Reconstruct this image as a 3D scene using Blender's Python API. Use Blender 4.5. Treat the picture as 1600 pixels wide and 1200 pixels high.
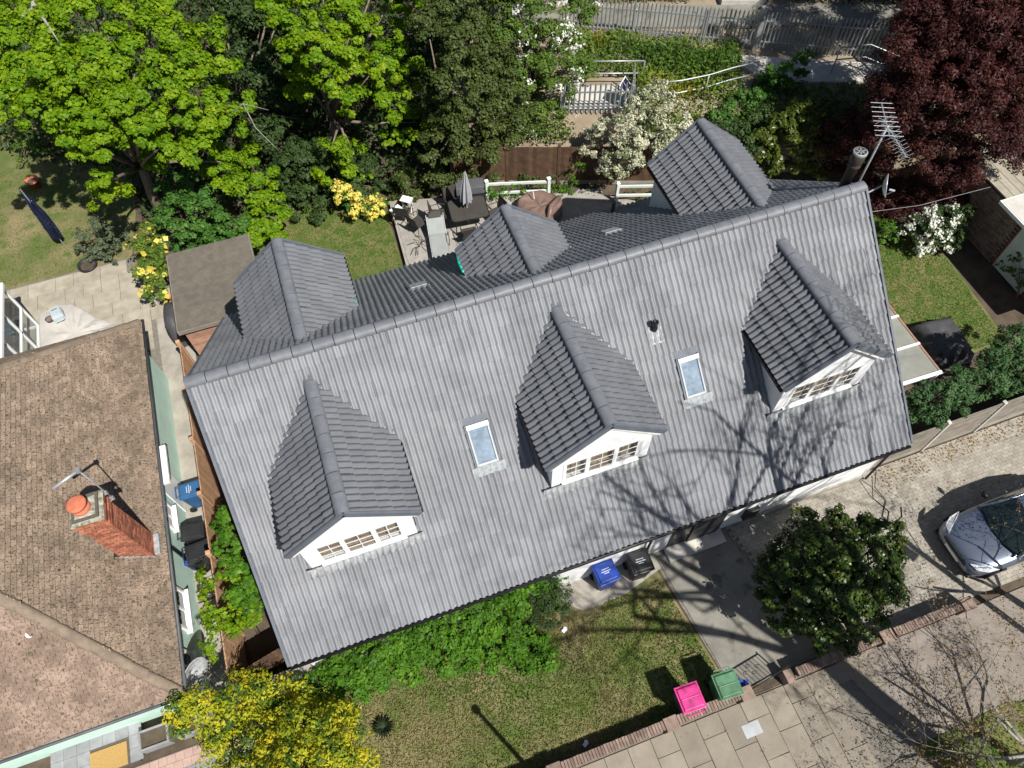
import bpy, math, random
import numpy as np
from mathutils import Matrix, Vector
R = math.radians
for o in list(bpy.data.objects): bpy.data.objects.remove(o)
scene = bpy.context.scene
C = scene.collection

# ------------------------------------------------------------------ camera, sky, sun, exposure
# world axes: x runs along the house's ridge, y towards its back garden, metres, z = 0 is the ground
cam_d = bpy.data.cameras.new('camera'); cam = bpy.data.objects.new('camera', cam_d); C.objects.link(cam)
cam_d.sensor_width = 36; cam_d.lens = 25.92; cam_d.clip_end = 500
CAM = Vector((3.93, -9.73, 19.795))
cam.matrix_world = Matrix.Translation(CAM) @ Matrix.Rotation(R(-17.82), 4, 'Z') @ Matrix.Rotation(R(30.993), 4, 'X') @ Matrix.Rotation(-0.0339, 4, 'Z')
scene.camera = cam
SUN_AZ, SUN_EL = R(-64.8), R(53)
sd = Vector((math.cos(SUN_EL)*math.cos(SUN_AZ), math.cos(SUN_EL)*math.sin(SUN_AZ), math.sin(SUN_EL)))
world = bpy.data.worlds.new('World'); scene.world = world; world.use_nodes = True
wn = world.node_tree.nodes; wl = world.node_tree.links
sky = wn.new('ShaderNodeTexSky'); sky.sky_type = 'NISHITA'; sky.sun_disc = False
sky.sun_elevation = SUN_EL; sky.sun_rotation = math.atan2(sd.x, sd.y)
wl.new(sky.outputs[0], wn['Background'].inputs[0]); wn['Background'].inputs[1].default_value = 0.05
sun_d = bpy.data.lights.new('sun', 'SUN'); sun_d.energy = 5.0; sun_d.angle = R(0.5); sun_d.color = (1, .955, .89)
sun = bpy.data.objects.new('sun', sun_d); C.objects.link(sun)
sun.rotation_euler = sd.to_track_quat('Z', 'Y').to_euler(); sun.location = (20, -20, 40)
vs = scene.view_settings; vs.view_transform = 'Standard'; vs.look = 'None'; vs.exposure = 0.5; vs.gamma = 1.0; vs.use_curve_mapping = False
scene.render.resolution_x = 1024; scene.render.resolution_y = 768

# ------------------------------------------------------------------ helpers
def link(o, parent=None):
    C.objects.link(o)
    if parent is not None:
        o.parent = parent
        o.matrix_parent_inverse = WM[parent.name].inverted()
    return o
WM = {}
def tag(o, label=None, cat=None, group=None, kind=None):
    if label: o['label'] = label
    if cat: o['category'] = cat
    if group: o['group'] = group
    if kind: o['kind'] = kind
    return o
def thing(name, label, cat, loc=(0, 0, 0), rz=0, group=None):
    o = bpy.data.objects.new(name, None); o.empty_display_size = .2
    o.location = loc; o.rotation_euler = (0, 0, rz); C.objects.link(o)
    WM[o.name] = Matrix.Translation(loc) @ Matrix.Rotation(rz, 4, 'Z')
    return tag(o, label, cat, group)
def copy_tree(o, parent=None, loc=None, rz=None, label=None):
    c = o.copy(); C.objects.link(c)
    if parent is not None: c.parent = parent
    if loc is not None: c.location = loc
    if rz is not None: c.rotation_euler = (0, 0, rz)
    if label: c['label'] = label
    for ch in [x for x in KIDS.get(o.name, [])]:
        k = copy_tree(ch, c); KIDS.setdefault(c.name, []).append(k)
    return c
KIDS = {}
class G:
    def __init__(s, M=None): s.v = []; s.f = []; s.M = M
    def add(s, vs_, fs):
        b = len(s.v)
        s.v += [tuple(s.M @ Vector(v)) for v in vs_] if s.M else [tuple(v) for v in vs_]
        s.f += [tuple(b+i for i in f) for f in fs]; return s
    def box(s, x0, x1, y0, y1, z0, z1):
        return s.add([(x0,y0,z0),(x1,y0,z0),(x1,y1,z0),(x0,y1,z0),(x0,y0,z1),(x1,y0,z1),(x1,y1,z1),(x0,y1,z1)],
                     [(3,2,1,0),(4,5,6,7),(0,1,5,4),(1,2,6,5),(2,3,7,6),(3,0,4,7)])
    def frame(s, P, ux, uy, un, x0, x1, y0, y1, z0, z1):
        P, ux, uy, un = Vector(P), Vector(ux), Vector(uy), Vector(un)
        g = G().box(x0, x1, y0, y1, z0, z1)
        return s.add([P+ux*a+uy*b+un*c for a, b, c in g.v], g.f)
    def beam(s, a, b, w, h, up=(0,0,1)):
        a, b = Vector(a), Vector(b); d = (b-a); l = d.length; d.normalize()
        up = Vector(up)
        if abs(d.dot(up)) > .98: up = Vector((1,0,0))
        sx = d.cross(up).normalized(); u = sx.cross(d)
        return s.frame(a, d, sx, u, 0, l, -w/2, w/2, -h/2, h/2)
    def tube(s, pts, rad, n=8, cap=True):
        pts = [Vector(p) for p in pts]; k = len(pts)
        if not hasattr(rad, '__len__'): rad = [rad]*k
        vv = []; prev = None
        for i, p in enumerate(pts):
            d = (pts[min(i+1,k-1)]-pts[max(i-1,0)]).normalized()
            if prev is None:
                a = Vector((0,0,1)) if abs(d.z) < .9 else Vector((1,0,0)); prev = d.cross(a).normalized()
            x = (prev-d*prev.dot(d)).normalized(); y = d.cross(x); prev = x
            vv += [p+(x*math.cos(2*math.pi*j/n)+y*math.sin(2*math.pi*j/n))*rad[i] for j in range(n)]
        ff = [(i*n+j, i*n+(j+1)%n, (i+1)*n+(j+1)%n, (i+1)*n+j) for i in range(k-1) for j in range(n)]
        if cap: ff += [tuple(range(n-1,-1,-1)), tuple((k-1)*n+j for j in range(n))]
        return s.add(vv, ff)
    def lathe(s, c, prof, n=16, sx=1, sy=1, cap=True):
        vv = [(c[0]+r*math.cos(2*math.pi*j/n)*sx, c[1]+r*math.sin(2*math.pi*j/n)*sy, c[2]+z) for r, z in prof for j in range(n)]
        k = len(prof)
        ff = [(i*n+j, i*n+(j+1)%n, (i+1)*n+(j+1)%n, (i+1)*n+j) for i in range(k-1) for j in range(n)]
        if cap: ff += [tuple(range(n-1,-1,-1)), tuple((k-1)*n+j for j in range(n))]
        return s.add(vv, ff)
    def prism(s, poly, z0, z1):
        n = len(poly)
        a = sum(poly[i][0]*poly[(i+1)%n][1]-poly[(i+1)%n][0]*poly[i][1] for i in range(n))
        if a < 0: poly = poly[::-1]
        return s.add([(x,y,z0) for x, y in poly]+[(x,y,z1) for x, y in poly],
              [tuple(range(n-1,-1,-1)), tuple(range(n,2*n))]+[(i,(i+1)%n,n+(i+1)%n,n+i) for i in range(n)])
    def ext_y(s, poly, y0, y1):   # polygon in x,z, counter-clockwise seen from -y, extruded along y
        n = len(poly)
        return s.add([(x,y0,z) for x, z in poly]+[(x,y1,z) for x, z in poly],
              [tuple(range(n)), tuple(range(2*n-1,n-1,-1))]+[((i+1)%n,i,n+i,n+(i+1)%n) for i in range(n)])
    def ext_x(s, poly, x0, x1):   # polygon in y,z
        n = len(poly)
        return s.add([(x0,y,z) for y, z in poly]+[(x1,y,z) for y, z in poly],
              [tuple(range(n-1,-1,-1)), tuple(range(n,2*n))]+[(i,(i+1)%n,n+(i+1)%n,n+i) for i in range(n)])
    def mesh(s, name, m, smooth=False):
        me = bpy.data.meshes.new(name); me.from_pydata(s.v, [], s.f)
        if m: me.materials.append(m)
        if smooth:
            me.polygons.foreach_set('use_smooth', [True]*len(me.polygons))
        me.update(); return me
    def obj(s, name, m, parent=None, smooth=False, local=False, bevel=0, sub=0):
        o = bpy.data.objects.new(name, s.mesh(name, m, smooth))
        if local:
            C.objects.link(o); o.parent = parent; KIDS.setdefault(parent.name, []).append(o)
        else: link(o, parent)
        if parent is None: WM[o.name] = Matrix.Identity(4)
        else: WM[o.name] = WM.get(parent.name, Matrix.Identity(4)) if local else Matrix.Identity(4)
        if bevel:
            b = o.modifiers.new('bevel', 'BEVEL'); b.width = bevel; b.segments = 2; b.limit_method = 'ANGLE'
        if sub:
            b = o.modifiers.new('sub', 'SUBSURF'); b.levels = sub; b.render_levels = sub
        return o
def place(me, name, mw, parent):
    o = bpy.data.objects.new(name, me); C.objects.link(o)
    if parent is not None:
        o.parent = parent; o.matrix_parent_inverse = WM[parent.name].inverted()
    o.matrix_basis = mw
    WM[o.name] = mw
    return o
def park(X, Y, z=0.0):            # grid of the public path behind the gardens, turned 17.8 degrees from the house
    a, b = X+6.714, Y-8.059; c, s_ = math.cos(R(17.82)), math.sin(R(17.82))
    return (a*c+b*s_, -a*s_+b*c, z)

# ------------------------------------------------------------------ materials
def mat(name, col, rough=.75, col2=None, scale=3.0, var=.12, bump=0.0, bscale=30.0, rnd=0.0, spec=.3, metal=0.0, speck=None, speck_scale=20, speck_t=.68, detail=6):
    m = bpy.data.materials.new(name); m.use_nodes = True
    nt = m.node_tree; n = nt.nodes; l = nt.links; p = n['Principled BSDF']
    p.inputs['Roughness'].default_value = rough; p.inputs['Metallic'].default_value = metal
    p.inputs['Specular IOR Level'].default_value = spec
    geo = n.new('ShaderNodeNewGeometry')
    no = n.new('ShaderNodeTexNoise'); no.inputs['Scale'].default_value = scale; no.inputs['Detail'].default_value = detail; no.inputs['Roughness'].default_value = .65
    l.new(geo.outputs['Position'], no.inputs['Vector'])
    rp = n.new('ShaderNodeValToRGB'); l.new(no.outputs['Fac'], rp.inputs[0])
    c2 = col2 if col2 else tuple(min(1, c*(1+var)) for c in col); c1 = col if col2 else tuple(c*(1-var) for c in col)
    rp.color_ramp.elements[0].position = .36; rp.color_ramp.elements[1].position = .64
    rp.color_ramp.elements[0].color = (*c1, 1); rp.color_ramp.elements[1].color = (*c2, 1)
    out = rp.outputs[0]
    if speck:
        n2 = n.new('ShaderNodeTexNoise'); n2.inputs['Scale'].default_value = speck_scale; n2.inputs['Detail'].default_value = 3
        l.new(geo.outputs['Position'], n2.inputs['Vector'])
        r2 = n.new('ShaderNodeValToRGB'); r2.color_ramp.elements[0].position = speck_t-.04; r2.color_ramp.elements[1].position = speck_t+.04
        l.new(n2.outputs['Fac'], r2.inputs[0])
        mx = n.new('ShaderNodeMix'); mx.data_type = 'RGBA'; l.new(r2.outputs[0], mx.inputs[0]); l.new(out, mx.inputs[6]); mx.inputs[7].default_value = (*speck, 1); out = mx.outputs[2]
    if rnd:
        oi = n.new('ShaderNodeObjectInfo'); at = n.new('ShaderNodeAttribute'); at.attribute_name = 'rnd'
        ad = n.new('ShaderNodeMath'); ad.operation = 'ADD'; l.new(oi.outputs['Random'], ad.inputs[0]); l.new(at.outputs['Fac'], ad.inputs[1])
        fr = n.new('ShaderNodeMath'); fr.operation = 'FRACT'; l.new(ad.outputs[0], fr.inputs[0])
        mr = n.new('ShaderNodeMapRange'); mr.inputs[3].default_value = 1-rnd; mr.inputs[4].default_value = 1+rnd; l.new(fr.outputs[0], mr.inputs[0])
        hs = n.new('ShaderNodeHueSaturation'); l.new(mr.outputs[0], hs.inputs['Value']); l.new(out, hs.inputs['Color']); out = hs.outputs[0]
    l.new(out, p.inputs['Base Color'])
    if bump:
        nb = n.new('ShaderNodeTexNoise'); nb.inputs['Scale'].default_value = bscale; nb.inputs['Detail'].default_value = 4; l.new(geo.outputs['Position'], nb.inputs['Vector'])
        bp = n.new('ShaderNodeBump'); bp.inputs['Strength'].default_value = bump; bp.inputs['Distance'].default_value = .02
        l.new(nb.outputs['Fac'], bp.inputs['Height']); l.new(bp.outputs[0], p.inputs['Normal'])
    return m
def leafmat(name, cols, trans=.35, rough=.5, spec=.15):
    m = bpy.data.materials.new(name); m.use_nodes = True
    nt = m.node_tree; n = nt.nodes; l = nt.links; p = n['Principled BSDF']; o = n['Material Output']
    at = n.new('ShaderNodeAttribute'); at.attribute_name = 'rnd'
    rp = n.new('ShaderNodeValToRGB'); el = rp.color_ramp.elements
    while len(el) < len(cols): el.new(.5)
    for i, (t, c) in enumerate(cols): el[i].position = t; el[i].color = (*c, 1)
    l.new(at.outputs['Fac'], rp.inputs[0]); l.new(rp.outputs[0], p.inputs['Base Color'])
    p.inputs['Roughness'].default_value = rough; p.inputs['Specular IOR Level'].default_value = spec
    tr = n.new('ShaderNodeBsdfTranslucent')
    hs = n.new('ShaderNodeHueSaturation'); hs.inputs['Value'].default_value = 1.25; hs.inputs['Saturation'].default_value = 1.1
    l.new(rp.outputs[0], hs.inputs['Color']); l.new(hs.outputs[0], tr.inputs[0])
    mx = n.new('ShaderNodeMixShader'); mx.inputs[0].default_value = trans
    l.new(p.outputs[0], mx.inputs[1]); l.new(tr.outputs[0], mx.inputs[2]); l.new(mx.outputs[0], o.inputs[0])
    return m
def glassmat(name, tint, gloss=.05, rough=.03):
    m = bpy.data.materials.new(name); m.use_nodes = True
    nt = m.node_tree; n = nt.nodes; l = nt.links; o = n['Material Output']; n.remove(n['Principled BSDF'])
    t = n.new('ShaderNodeBsdfTransparent'); t.inputs[0].default_value = (*tint, 1)
    g = n.new('ShaderNodeBsdfGlossy'); g.inputs['Roughness'].default_value = rough
    lw = n.new('ShaderNodeLayerWeight'); lw.inputs[0].default_value = .5
    mr = n.new('ShaderNodeMapRange'); mr.inputs[3].default_value = gloss; mr.inputs[4].default_value = gloss+.3
    pw = n.new('ShaderNodeMath'); pw.operation = 'POWER'; pw.inputs[1].default_value = 4; l.new(lw.outputs['Facing'], pw.inputs[0]); l.new(pw.outputs[0], mr.inputs[0])
    mx = n.new('ShaderNodeMixShader'); l.new(mr.outputs[0], mx.inputs[0]); l.new(t.outputs[0], mx.inputs[1]); l.new(g.outputs[0], mx.inputs[2]); l.new(mx.outputs[0], o.inputs[0])
    return m
MT = dict(
 tile=mat('slate_grey_tile', (.148,.155,.17), .52, col2=(.205,.213,.23), scale=.9, bump=.2, bscale=70, rnd=.085, spec=.4, speck=(.25,.258,.27), speck_scale=26, speck_t=.70, detail=9),
 tile_new=mat('dark_grey_tile', (.095,.102,.115), .5, col2=(.125,.132,.146), scale=2.0, bump=.15, bscale=70, rnd=.05, spec=.45),
 ridge=mat('ridge_tile_grey', (.135,.144,.16), .5, var=.14, bump=.15, rnd=.06, spec=.4, scale=5),
 tile_edge=mat('verge_dark', (.11,.125,.15), .55, var=.1),
 under=mat('roof_underlay', (.03,.03,.032), .9),
 lead=mat('lead_flashing', (.24,.255,.27), .5, col2=(.42,.435,.44), scale=9, bump=.2, spec=.5),
 lead_green=mat('weathered_apron', (.2,.22,.23), .6, col2=(.32,.35,.36), scale=14, bump=.3),
 white=mat('white_paint', (.78,.78,.77), .45, var=.04, scale=6),
 upvc=mat('white_plastic', (.8,.8,.8), .3, var=.03, spec=.5),
 render=mat('white_render', (.72,.73,.74), .85, var=.06, bump=.2, bscale=50),
 black=mat('black_plastic', (.012,.012,.014), .45, var=.2),
 glass=glassmat('window_glass', (.9,.92,.92)),
 sky_glass=glassmat('rooflight_glass', (.9,.95,1), .05),
 blind=mat('rooflight_blind', (.30,.315,.32), .7, var=.25, scale=5),
 room=mat('room_interior', (.50,.37,.26), .9, col2=(.27,.19,.13), scale=3.5), skyframe=mat('rooflight_frame', (.4,.42,.44), .4, var=.06),
 plain=mat('brown_plain_tile', (.185,.14,.105), .92, col2=(.285,.215,.16), scale=1.3, bump=.6, bscale=60, rnd=.2, spec=.1, speck=(.085,.075,.055), speck_scale=24, speck_t=.58),
 plain_front=mat('pink_weathered_tile', (.19,.14,.11), .92, col2=(.30,.225,.178), scale=1.6, bump=.9, bscale=50, rnd=.15, spec=.1, speck=(.165,.112,.084), speck_scale=19, speck_t=.57),
 moss=mat('mossy_mortar', (.16,.125,.095), .95, col2=(.24,.19,.14), scale=4, bump=.6, bscale=40),
 moss_green=mat('roof_moss', (.07,.062,.035), .95, col2=(.14,.12,.07), scale=6, bump=.5, rnd=.3),
 lichen=mat('pale_lichen', (.62,.58,.53), .95, var=.1),
 brick=mat('red_brick', (.25,.088,.055), .85, col2=(.36,.145,.09), scale=7, bump=.3, bscale=60, rnd=.4, spec=.15),
 coping=mat('coping_brick', (.17,.125,.10), .9, col2=(.27,.2,.165), scale=6, bump=.4, bscale=60, rnd=.25, spec=.15),
 mortar=mat('mortar', (.10,.085,.07), .95, var=.15, scale=12),
 terracotta=mat('terracotta', (.46,.145,.08), .8, var=.15, scale=8),
 flaunch=mat('lichened_mortar', (.13,.12,.07), .95, col2=(.42,.42,.36), scale=9, bump=.6),
 mint=mat('mint_render', (.48,.66,.58), .85, var=.06, scale=2, bump=.2, bscale=60),
 fence=mat('brown_fence_board', (.40,.235,.135), .8, col2=(.52,.32,.19), scale=5, rnd=.14, bump=.2, bscale=50, spec=.15),
 dkfence=mat('dark_brown_board', (.085,.05,.032), .85, col2=(.13,.08,.052), scale=5, rnd=.2, spec=.15),
 clad=mat('cedar_cladding', (.28,.155,.105), .8, col2=(.37,.22,.155), scale=5, rnd=.2, spec=.15),
 gboard=mat('weathered_board', (.165,.145,.12), .9, col2=(.24,.215,.18), scale=4, rnd=.12, bump=.3),
 felt=mat('roofing_felt', (.105,.093,.075), .95, col2=(.145,.128,.105), scale=5, bump=.4, bscale=150, rnd=.04),
 stone=mat('patio_stone', (.27,.245,.19), .9, col2=(.37,.335,.27), scale=2.5, bump=.25, bscale=30, rnd=.07),
 decking=mat('rear_paving', (.24,.225,.2), .9, col2=(.33,.31,.28), scale=2.5, bump=.25, rnd=.05),
 conc=mat('concrete', (.25,.23,.195), .92, col2=(.36,.335,.29), scale=1.6, bump=.25, bscale=25),
 dconc=mat('worn_concrete', (.155,.148,.128), .92, col2=(.23,.22,.19), scale=1.2, bump=.3, bscale=25, speck=(.11,.105,.09), speck_scale=2.2, speck_t=.62),
 lconc=mat('pale_concrete', (.48,.46,.42), .9, var=.12, scale=2, bump=.2),
 slab=mat('pavement_slab', (.20,.175,.14), .92, col2=(.25,.222,.178), scale=1.4, bump=.4, bscale=40, rnd=.1),
 asph=mat('sandy_tarmac', (.19,.165,.14), .95, col2=(.25,.22,.19), scale=3, bump=.4, bscale=90, speck=(.45,.42,.38), speck_scale=60, speck_t=.72),
 paver=mat('block_paver', (.235,.215,.18), .92, col2=(.33,.305,.26), scale=2.2, bump=.3, bscale=60, rnd=.12),
 gpaver=mat('grey_paver', (.21,.215,.225), .9, col2=(.29,.295,.305), scale=3, bump=.25, rnd=.14),
 ppaver=mat('pink_paver', (.40,.28,.235), .9, var=.1, scale=4, rnd=.08),
 joint=mat('joint_sand', (.17,.155,.13), .95, var=.2, scale=10),
 dirt=mat('earth', (.06,.046,.032), .95, col2=(.11,.085,.06), scale=1.5, bump=.5, bscale=15),
 bank=mat('dry_bank', (.20,.16,.11), .95, col2=(.29,.24,.175), scale=1.5, bump=.6, bscale=12),
 lawn=mat('lawn', (.07,.115,.022), .95, col2=(.17,.155,.065), scale=.55, bump=.6, bscale=60, speck=(.07,.115,.02), speck_scale=2.6, speck_t=.55),
 lawn_dry=mat('dry_lawn', (.085,.115,.03), .95, col2=(.22,.18,.095), scale=.6, bump=.6, bscale=60, speck=(.09,.125,.03), speck_scale=1.6, speck_t=.58),
 steel=mat('galvanised_steel', (.40,.42,.43), .45, var=.1, metal=.55, spec=.5),
 alu=mat('aluminium', (.55,.57,.6), .35, var=.05, metal=.6),
 rail_paint=mat('pale_green_white_paint', (.62,.68,.64), .55, var=.06),
 bin_blue=mat('blue_plastic', (.012,.045,.26), .45, var=.35, bump=.1, spec=.45),
 bin_dblue=mat('dull_blue_plastic', (.03,.10,.22), .5, var=.15),
 bin_black=mat('charcoal_plastic', (.022,.022,.024), .45, var=.2, spec=.45),
 bin_grey=mat('grey_bin_plastic', (.075,.08,.088), .5, var=.15),
 bin_pink=mat('pink_plastic', (.50,.035,.19), .42, var=.28, spec=.45),
 bin_green=mat('green_plastic', (.07,.17,.09), .45, var=.3, spec=.45),
 mark=mat('white_print', (.6,.62,.68), .6),
 mark_pink=mat('grey_print', (.27,.06,.16), .6),
 car=mat('silver_blue_paint', (.20,.235,.30), .28, var=.04, metal=.75, spec=.6),
 carglass=mat('dark_car_glass', (.012,.02,.02), .06, spec=.7, var=.1),
 tyre=mat('tyre_rubber', (.015,.015,.015), .85),
 lamp=mat('clear_lamp', (.55,.57,.6), .12, spec=.8),
 chrome=mat('chrome_trim', (.6,.6,.62), .2, metal=.9),
 mesh_grey=mat('charcoal_textile', (.05,.046,.04), .7, var=.12),
 mesh_lite=mat('grey_textile', (.27,.285,.28), .75, var=.08),
 brownrod=mat('brown_frame', (.05,.04,.034), .5),
 umb=mat('grey_parasol_cloth', (.33,.33,.36), .8, var=.08),
 navy=mat('navy_cloth', (.008,.012,.035), .5, var=.2, speck=(.5,.52,.58), speck_scale=16, speck_t=.72),
 tarp_brown=mat('brown_cover', (.16,.105,.085), .45, var=.2, bump=.3, bscale=10, spec=.4),
 tarp_black=mat('black_cover', (.06,.06,.064), .6, var=.2, bump=.3, bscale=10),
 sheet=mat('dust_sheet', (.42,.40,.37), .85, var=.06, bump=.2, bscale=8),
 poly=mat('polycarbonate', (.22,.225,.195), .45, var=.1, scale=2, spec=.4),
 teal=mat('conservatory_glass', (.03,.14,.18), .15, spec=.6, var=.15),
 toolgrey=mat('pale_grey_plastic', (.38,.44,.47), .5, var=.06),
 orange=mat('coir_mat', (.40,.25,.09), .95, var=.12, scale=30, bump=.5, bscale=120),
 bark=mat('bark', (.13,.1,.075), .95, col2=(.22,.18,.14), scale=9, bump=.6, bscale=25),
 bark_grey=mat('grey_bark', (.20,.19,.165), .95, col2=(.3,.29,.25), scale=9, bump=.5),
 twig=mat('twig_bark', (.15,.125,.095), .9, col2=(.3,.28,.25), scale=4),
 turq=mat('turquoise_plastic', (.0,.42,.33), .4),
 solar=mat('solar_cell', (.012,.014,.035), .15, spec=.6),
 rubble=mat('broken_slate', (.2,.21,.22), .85, var=.2),
 litter=mat('white_paper', (.75,.78,.8), .8),
 grass=leafmat('grass_blade', [(0,(.06,.135,.015)),(.5,(.11,.185,.025)),(.75,(.19,.2,.06)),(1,(.31,.25,.13))], .3, .6),
 dryleaf=leafmat('dry_leaf', [(0,(.15,.085,.035)),(.6,(.25,.165,.07)),(1,(.38,.29,.14))], .2, .7),
 L_maple=leafmat('maple_leaf', [(0,(.055,.135,.006)),(.45,(.135,.255,.008)),(.8,(.235,.34,.012)),(1,(.38,.40,.02))], .4),
 L_ever=leafmat('evergreen_leaf', [(0,(.03,.048,.010)),(.6,(.065,.090,.022)),(1,(.13,.16,.05))], .2),
 L_haw=leafmat('hawthorn_leaf', [(0,(.05,.10,.015)),(.6,(.11,.18,.03)),(1,(.18,.24,.06))], .35),
 L_white=leafmat('white_blossom', [(0,(.55,.58,.48)),(1,(.85,.86,.8))], .3, .7),
 L_whiteshrub=leafmat('whitish_foliage', [(0,(.10,.13,.05)),(.45,(.2,.23,.12)),(.55,(.5,.5,.36)),(1,(.78,.77,.62))], .3, .7),
 L_laurel=leafmat('laurel_leaf', [(0,(.035,.06,.008)),(.7,(.09,.12,.015)),(1,(.22,.25,.05))], .25, .35, .3),
 L_green=leafmat('fresh_leaf', [(0,(.035,.10,.018)),(.6,(.075,.18,.03)),(1,(.14,.26,.06))], .35),
 L_hedge=leafmat('hedge_leaf', [(0,(.03,.085,.010)),(.5,(.07,.175,.014)),(.85,(.12,.25,.02)),(1,(.2,.31,.05))], .35),
 L_dark=leafmat('dark_leaf', [(0,(.025,.05,.014)),(.7,(.05,.085,.025)),(1,(.085,.13,.04))], .25),
 L_copper=leafmat('copper_leaf', [(0,(.022,.008,.008)),(.6,(.055,.017,.016)),(.93,(.105,.036,.026)),(1,(.17,.09,.02))], .2),
 L_conif=leafmat('conifer_spray', [(0,(.03,.075,.025)),(.6,(.07,.14,.05)),(.93,(.12,.2,.08)),(1,(.3,.26,.04))], .25),
 L_holly=leafmat('holly_leaf', [(0,(.018,.04,.006)),(.65,(.042,.075,.010)),(.9,(.11,.125,.022)),(1,(.36,.32,.06))], .2, .35, .3),
 L_gold=leafmat('golden_leaf', [(0,(.10,.18,.012)),(.35,(.27,.33,.02)),(.68,(.52,.48,.03)),(.9,(.70,.57,.02)),(1,(.82,.64,.02))], .4),
 L_goldin=leafmat('inner_green_leaf', [(0,(.05,.11,.015)),(1,(.12,.2,.03))], .35),
 L_yellow=leafmat('yellow_flower', [(0,(.6,.5,.05)),(1,(.85,.75,.22))], .35),
 L_grey=leafmat('greygreen_leaf', [(0,(.06,.085,.045)),(1,(.15,.185,.11))], .3),
 L_weed=leafmat('weed_leaf', [(0,(.05,.11,.02)),(.6,(.11,.19,.03)),(.85,(.22,.26,.04)),(1,(.38,.33,.04))], .35),
)

# ------------------------------------------------------------------ foliage and trees
def leaf_mesh(name, pos, nrm, size, m, rnd, aspect=.62, rng=None, fold=.0):
    n = len(pos); nrm = nrm/np.linalg.norm(nrm, axis=1, keepdims=True)
    t = rng.normal(size=(n,3)); t -= nrm*(t*nrm).sum(1, keepdims=True); t /= np.linalg.norm(t, axis=1, keepdims=True)
    b = np.cross(nrm, t); s = size*rng.uniform(.5, 1.4, n)[:,None]
    v = np.empty((n,4,3))
    v[:,0] = pos-t*s*.5; v[:,1] = pos+b*s*.5*aspect+nrm*s*.12; v[:,2] = pos+t*s*.5; v[:,3] = pos-b*s*.5*aspect+nrm*s*.12
    me = bpy.data.meshes.new(name)
    me.vertices.add(n*4); me.vertices.foreach_set('co', v.reshape(-1))
    me.loops.add(n*4); me.loops.foreach_set('vertex_index', np.arange(n*4, dtype=np.int32))
    me.polygons.add(n); me.polygons.foreach_set('loop_start', np.arange(0, n*4, 4, dtype=np.int32))
    me.polygons.foreach_set('loop_total', np.full(n, 4, dtype=np.int32))
    a = me.attributes.new('rnd', 'FLOAT', 'FACE'); a.data.foreach_set('value', rnd.astype(np.float32))
    me.materials.append(m); me.update(calc_edges=True); return me
def crown_points(clumps, dens, rng, shell=.55, flat=.8, sub=7, sr0=.30, sr1=.52):
    P, Nn, Q = [], [], []
    for x, y, z, r in clumps:
        n = max(6, int(dens*r*r)); k = max(3, int(sub*rng.uniform(.8, 1.3)))
        d = rng.normal(size=(k,3)); d /= np.linalg.norm(d, axis=1, keepdims=True)
        d[:,2] = np.where(d[:,2] < -.25, -d[:,2]*.7, d[:,2])
        cen = np.array([x,y,z])+d*(r*rng.uniform(shell, 1.0, k))[:,None]*np.array([1,1,flat])
        sr = r*rng.uniform(sr0, sr1, k); w = sr**2; m = rng.choice(k, n, p=w/w.sum())
        e = rng.normal(size=(n,3)); e /= np.linalg.norm(e, axis=1, keepdims=True)
        p = cen[m]+e*(sr[m]*rng.random(n)**.4)[:,None]*np.array([1,1,.7])
        P.append(p); Nn.append(e*.8+d[m]*.6+np.array([0,0,.55])+rng.normal(size=(n,3))*.4); Q.append(np.clip(rng.random()*.6+rng.random(k)[m]*.4, 0, 1))
    return np.concatenate(P), np.concatenate(Nn), np.concatenate(Q)
def cl(l, dz=0): return [(a/100, b/100, c/100+dz, d/100) for a, b, c, d in l]
def crown(name, clumps, m, parent, dens, size, seed, aspect=.62, clumpvar=.45, zfloor=.03, shell=.5, pick=None, sub=8, sr=(.30,.52)):
    rng = np.random.default_rng(seed)
    p, nn, q = crown_points(clumps, dens, rng, shell, .8, sub, *sr)
    k = p[:,2] > zfloor
    if pick is not None: k &= pick(p, q)
    p, nn, q = p[k], nn[k], q[k]
    rnd = np.clip(q*clumpvar+rng.random(len(p))*(1-clumpvar), 0, .999)
    me = leaf_mesh(name, p, nn, size, m, rnd, aspect, rng)
    o = bpy.data.objects.new(name, me); link(o, parent); WM[o.name] = Matrix.Identity(4)
    return o
def limbs(name, base, r0, clumps, m, parent, k=14, seed=0, fork=.35, mid=None):
    rng = random.Random(seed); g = G()
    zs = sorted(c[2] for c in clumps); cx = sum(c[0] for c in clumps)/len(clumps); cy = sum(c[1] for c in clumps)/len(clumps)
    zt = zs[int(len(zs)*.6)]; b = Vector(base); f = b.lerp(Vector((cx, cy, zt)), fork) if mid is None else Vector(mid)
    f.z = max(f.z, base[2]+.4*(zt-base[2]))
    g.tube([b, b.lerp(f, .5)+Vector((rng.uniform(-.1,.1), rng.uniform(-.1,.1), 0)), f], [r0*1.25, r0, r0*.8], 9)
    for c in rng.sample(clumps, min(k, len(clumps))):
        e = Vector(c[:3]); a = f.lerp(e, .5)+Vector((rng.uniform(-.3,.3), rng.uniform(-.3,.3), rng.uniform(0,.4)))*min(1, r0*6)
        g.tube([f, a, e], [r0*.5, r0*.3, r0*.1], 6)
    return g.obj(name, m, parent, True)
def plant(name, label, cat, base, clumps, m, dens, size, seed, tr=None, bark='bark', group=None, **kw):
    t = thing(name, label, cat, base, 0, group)
    crown('crown' if tr else 'foliage', clumps, MT[m], t, dens, size, seed, **kw)
    limbs('trunk' if tr else 'stem', base, tr if tr else .035, clumps, MT[bark], t, 16 if tr else 8, seed)
    return t
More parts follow.
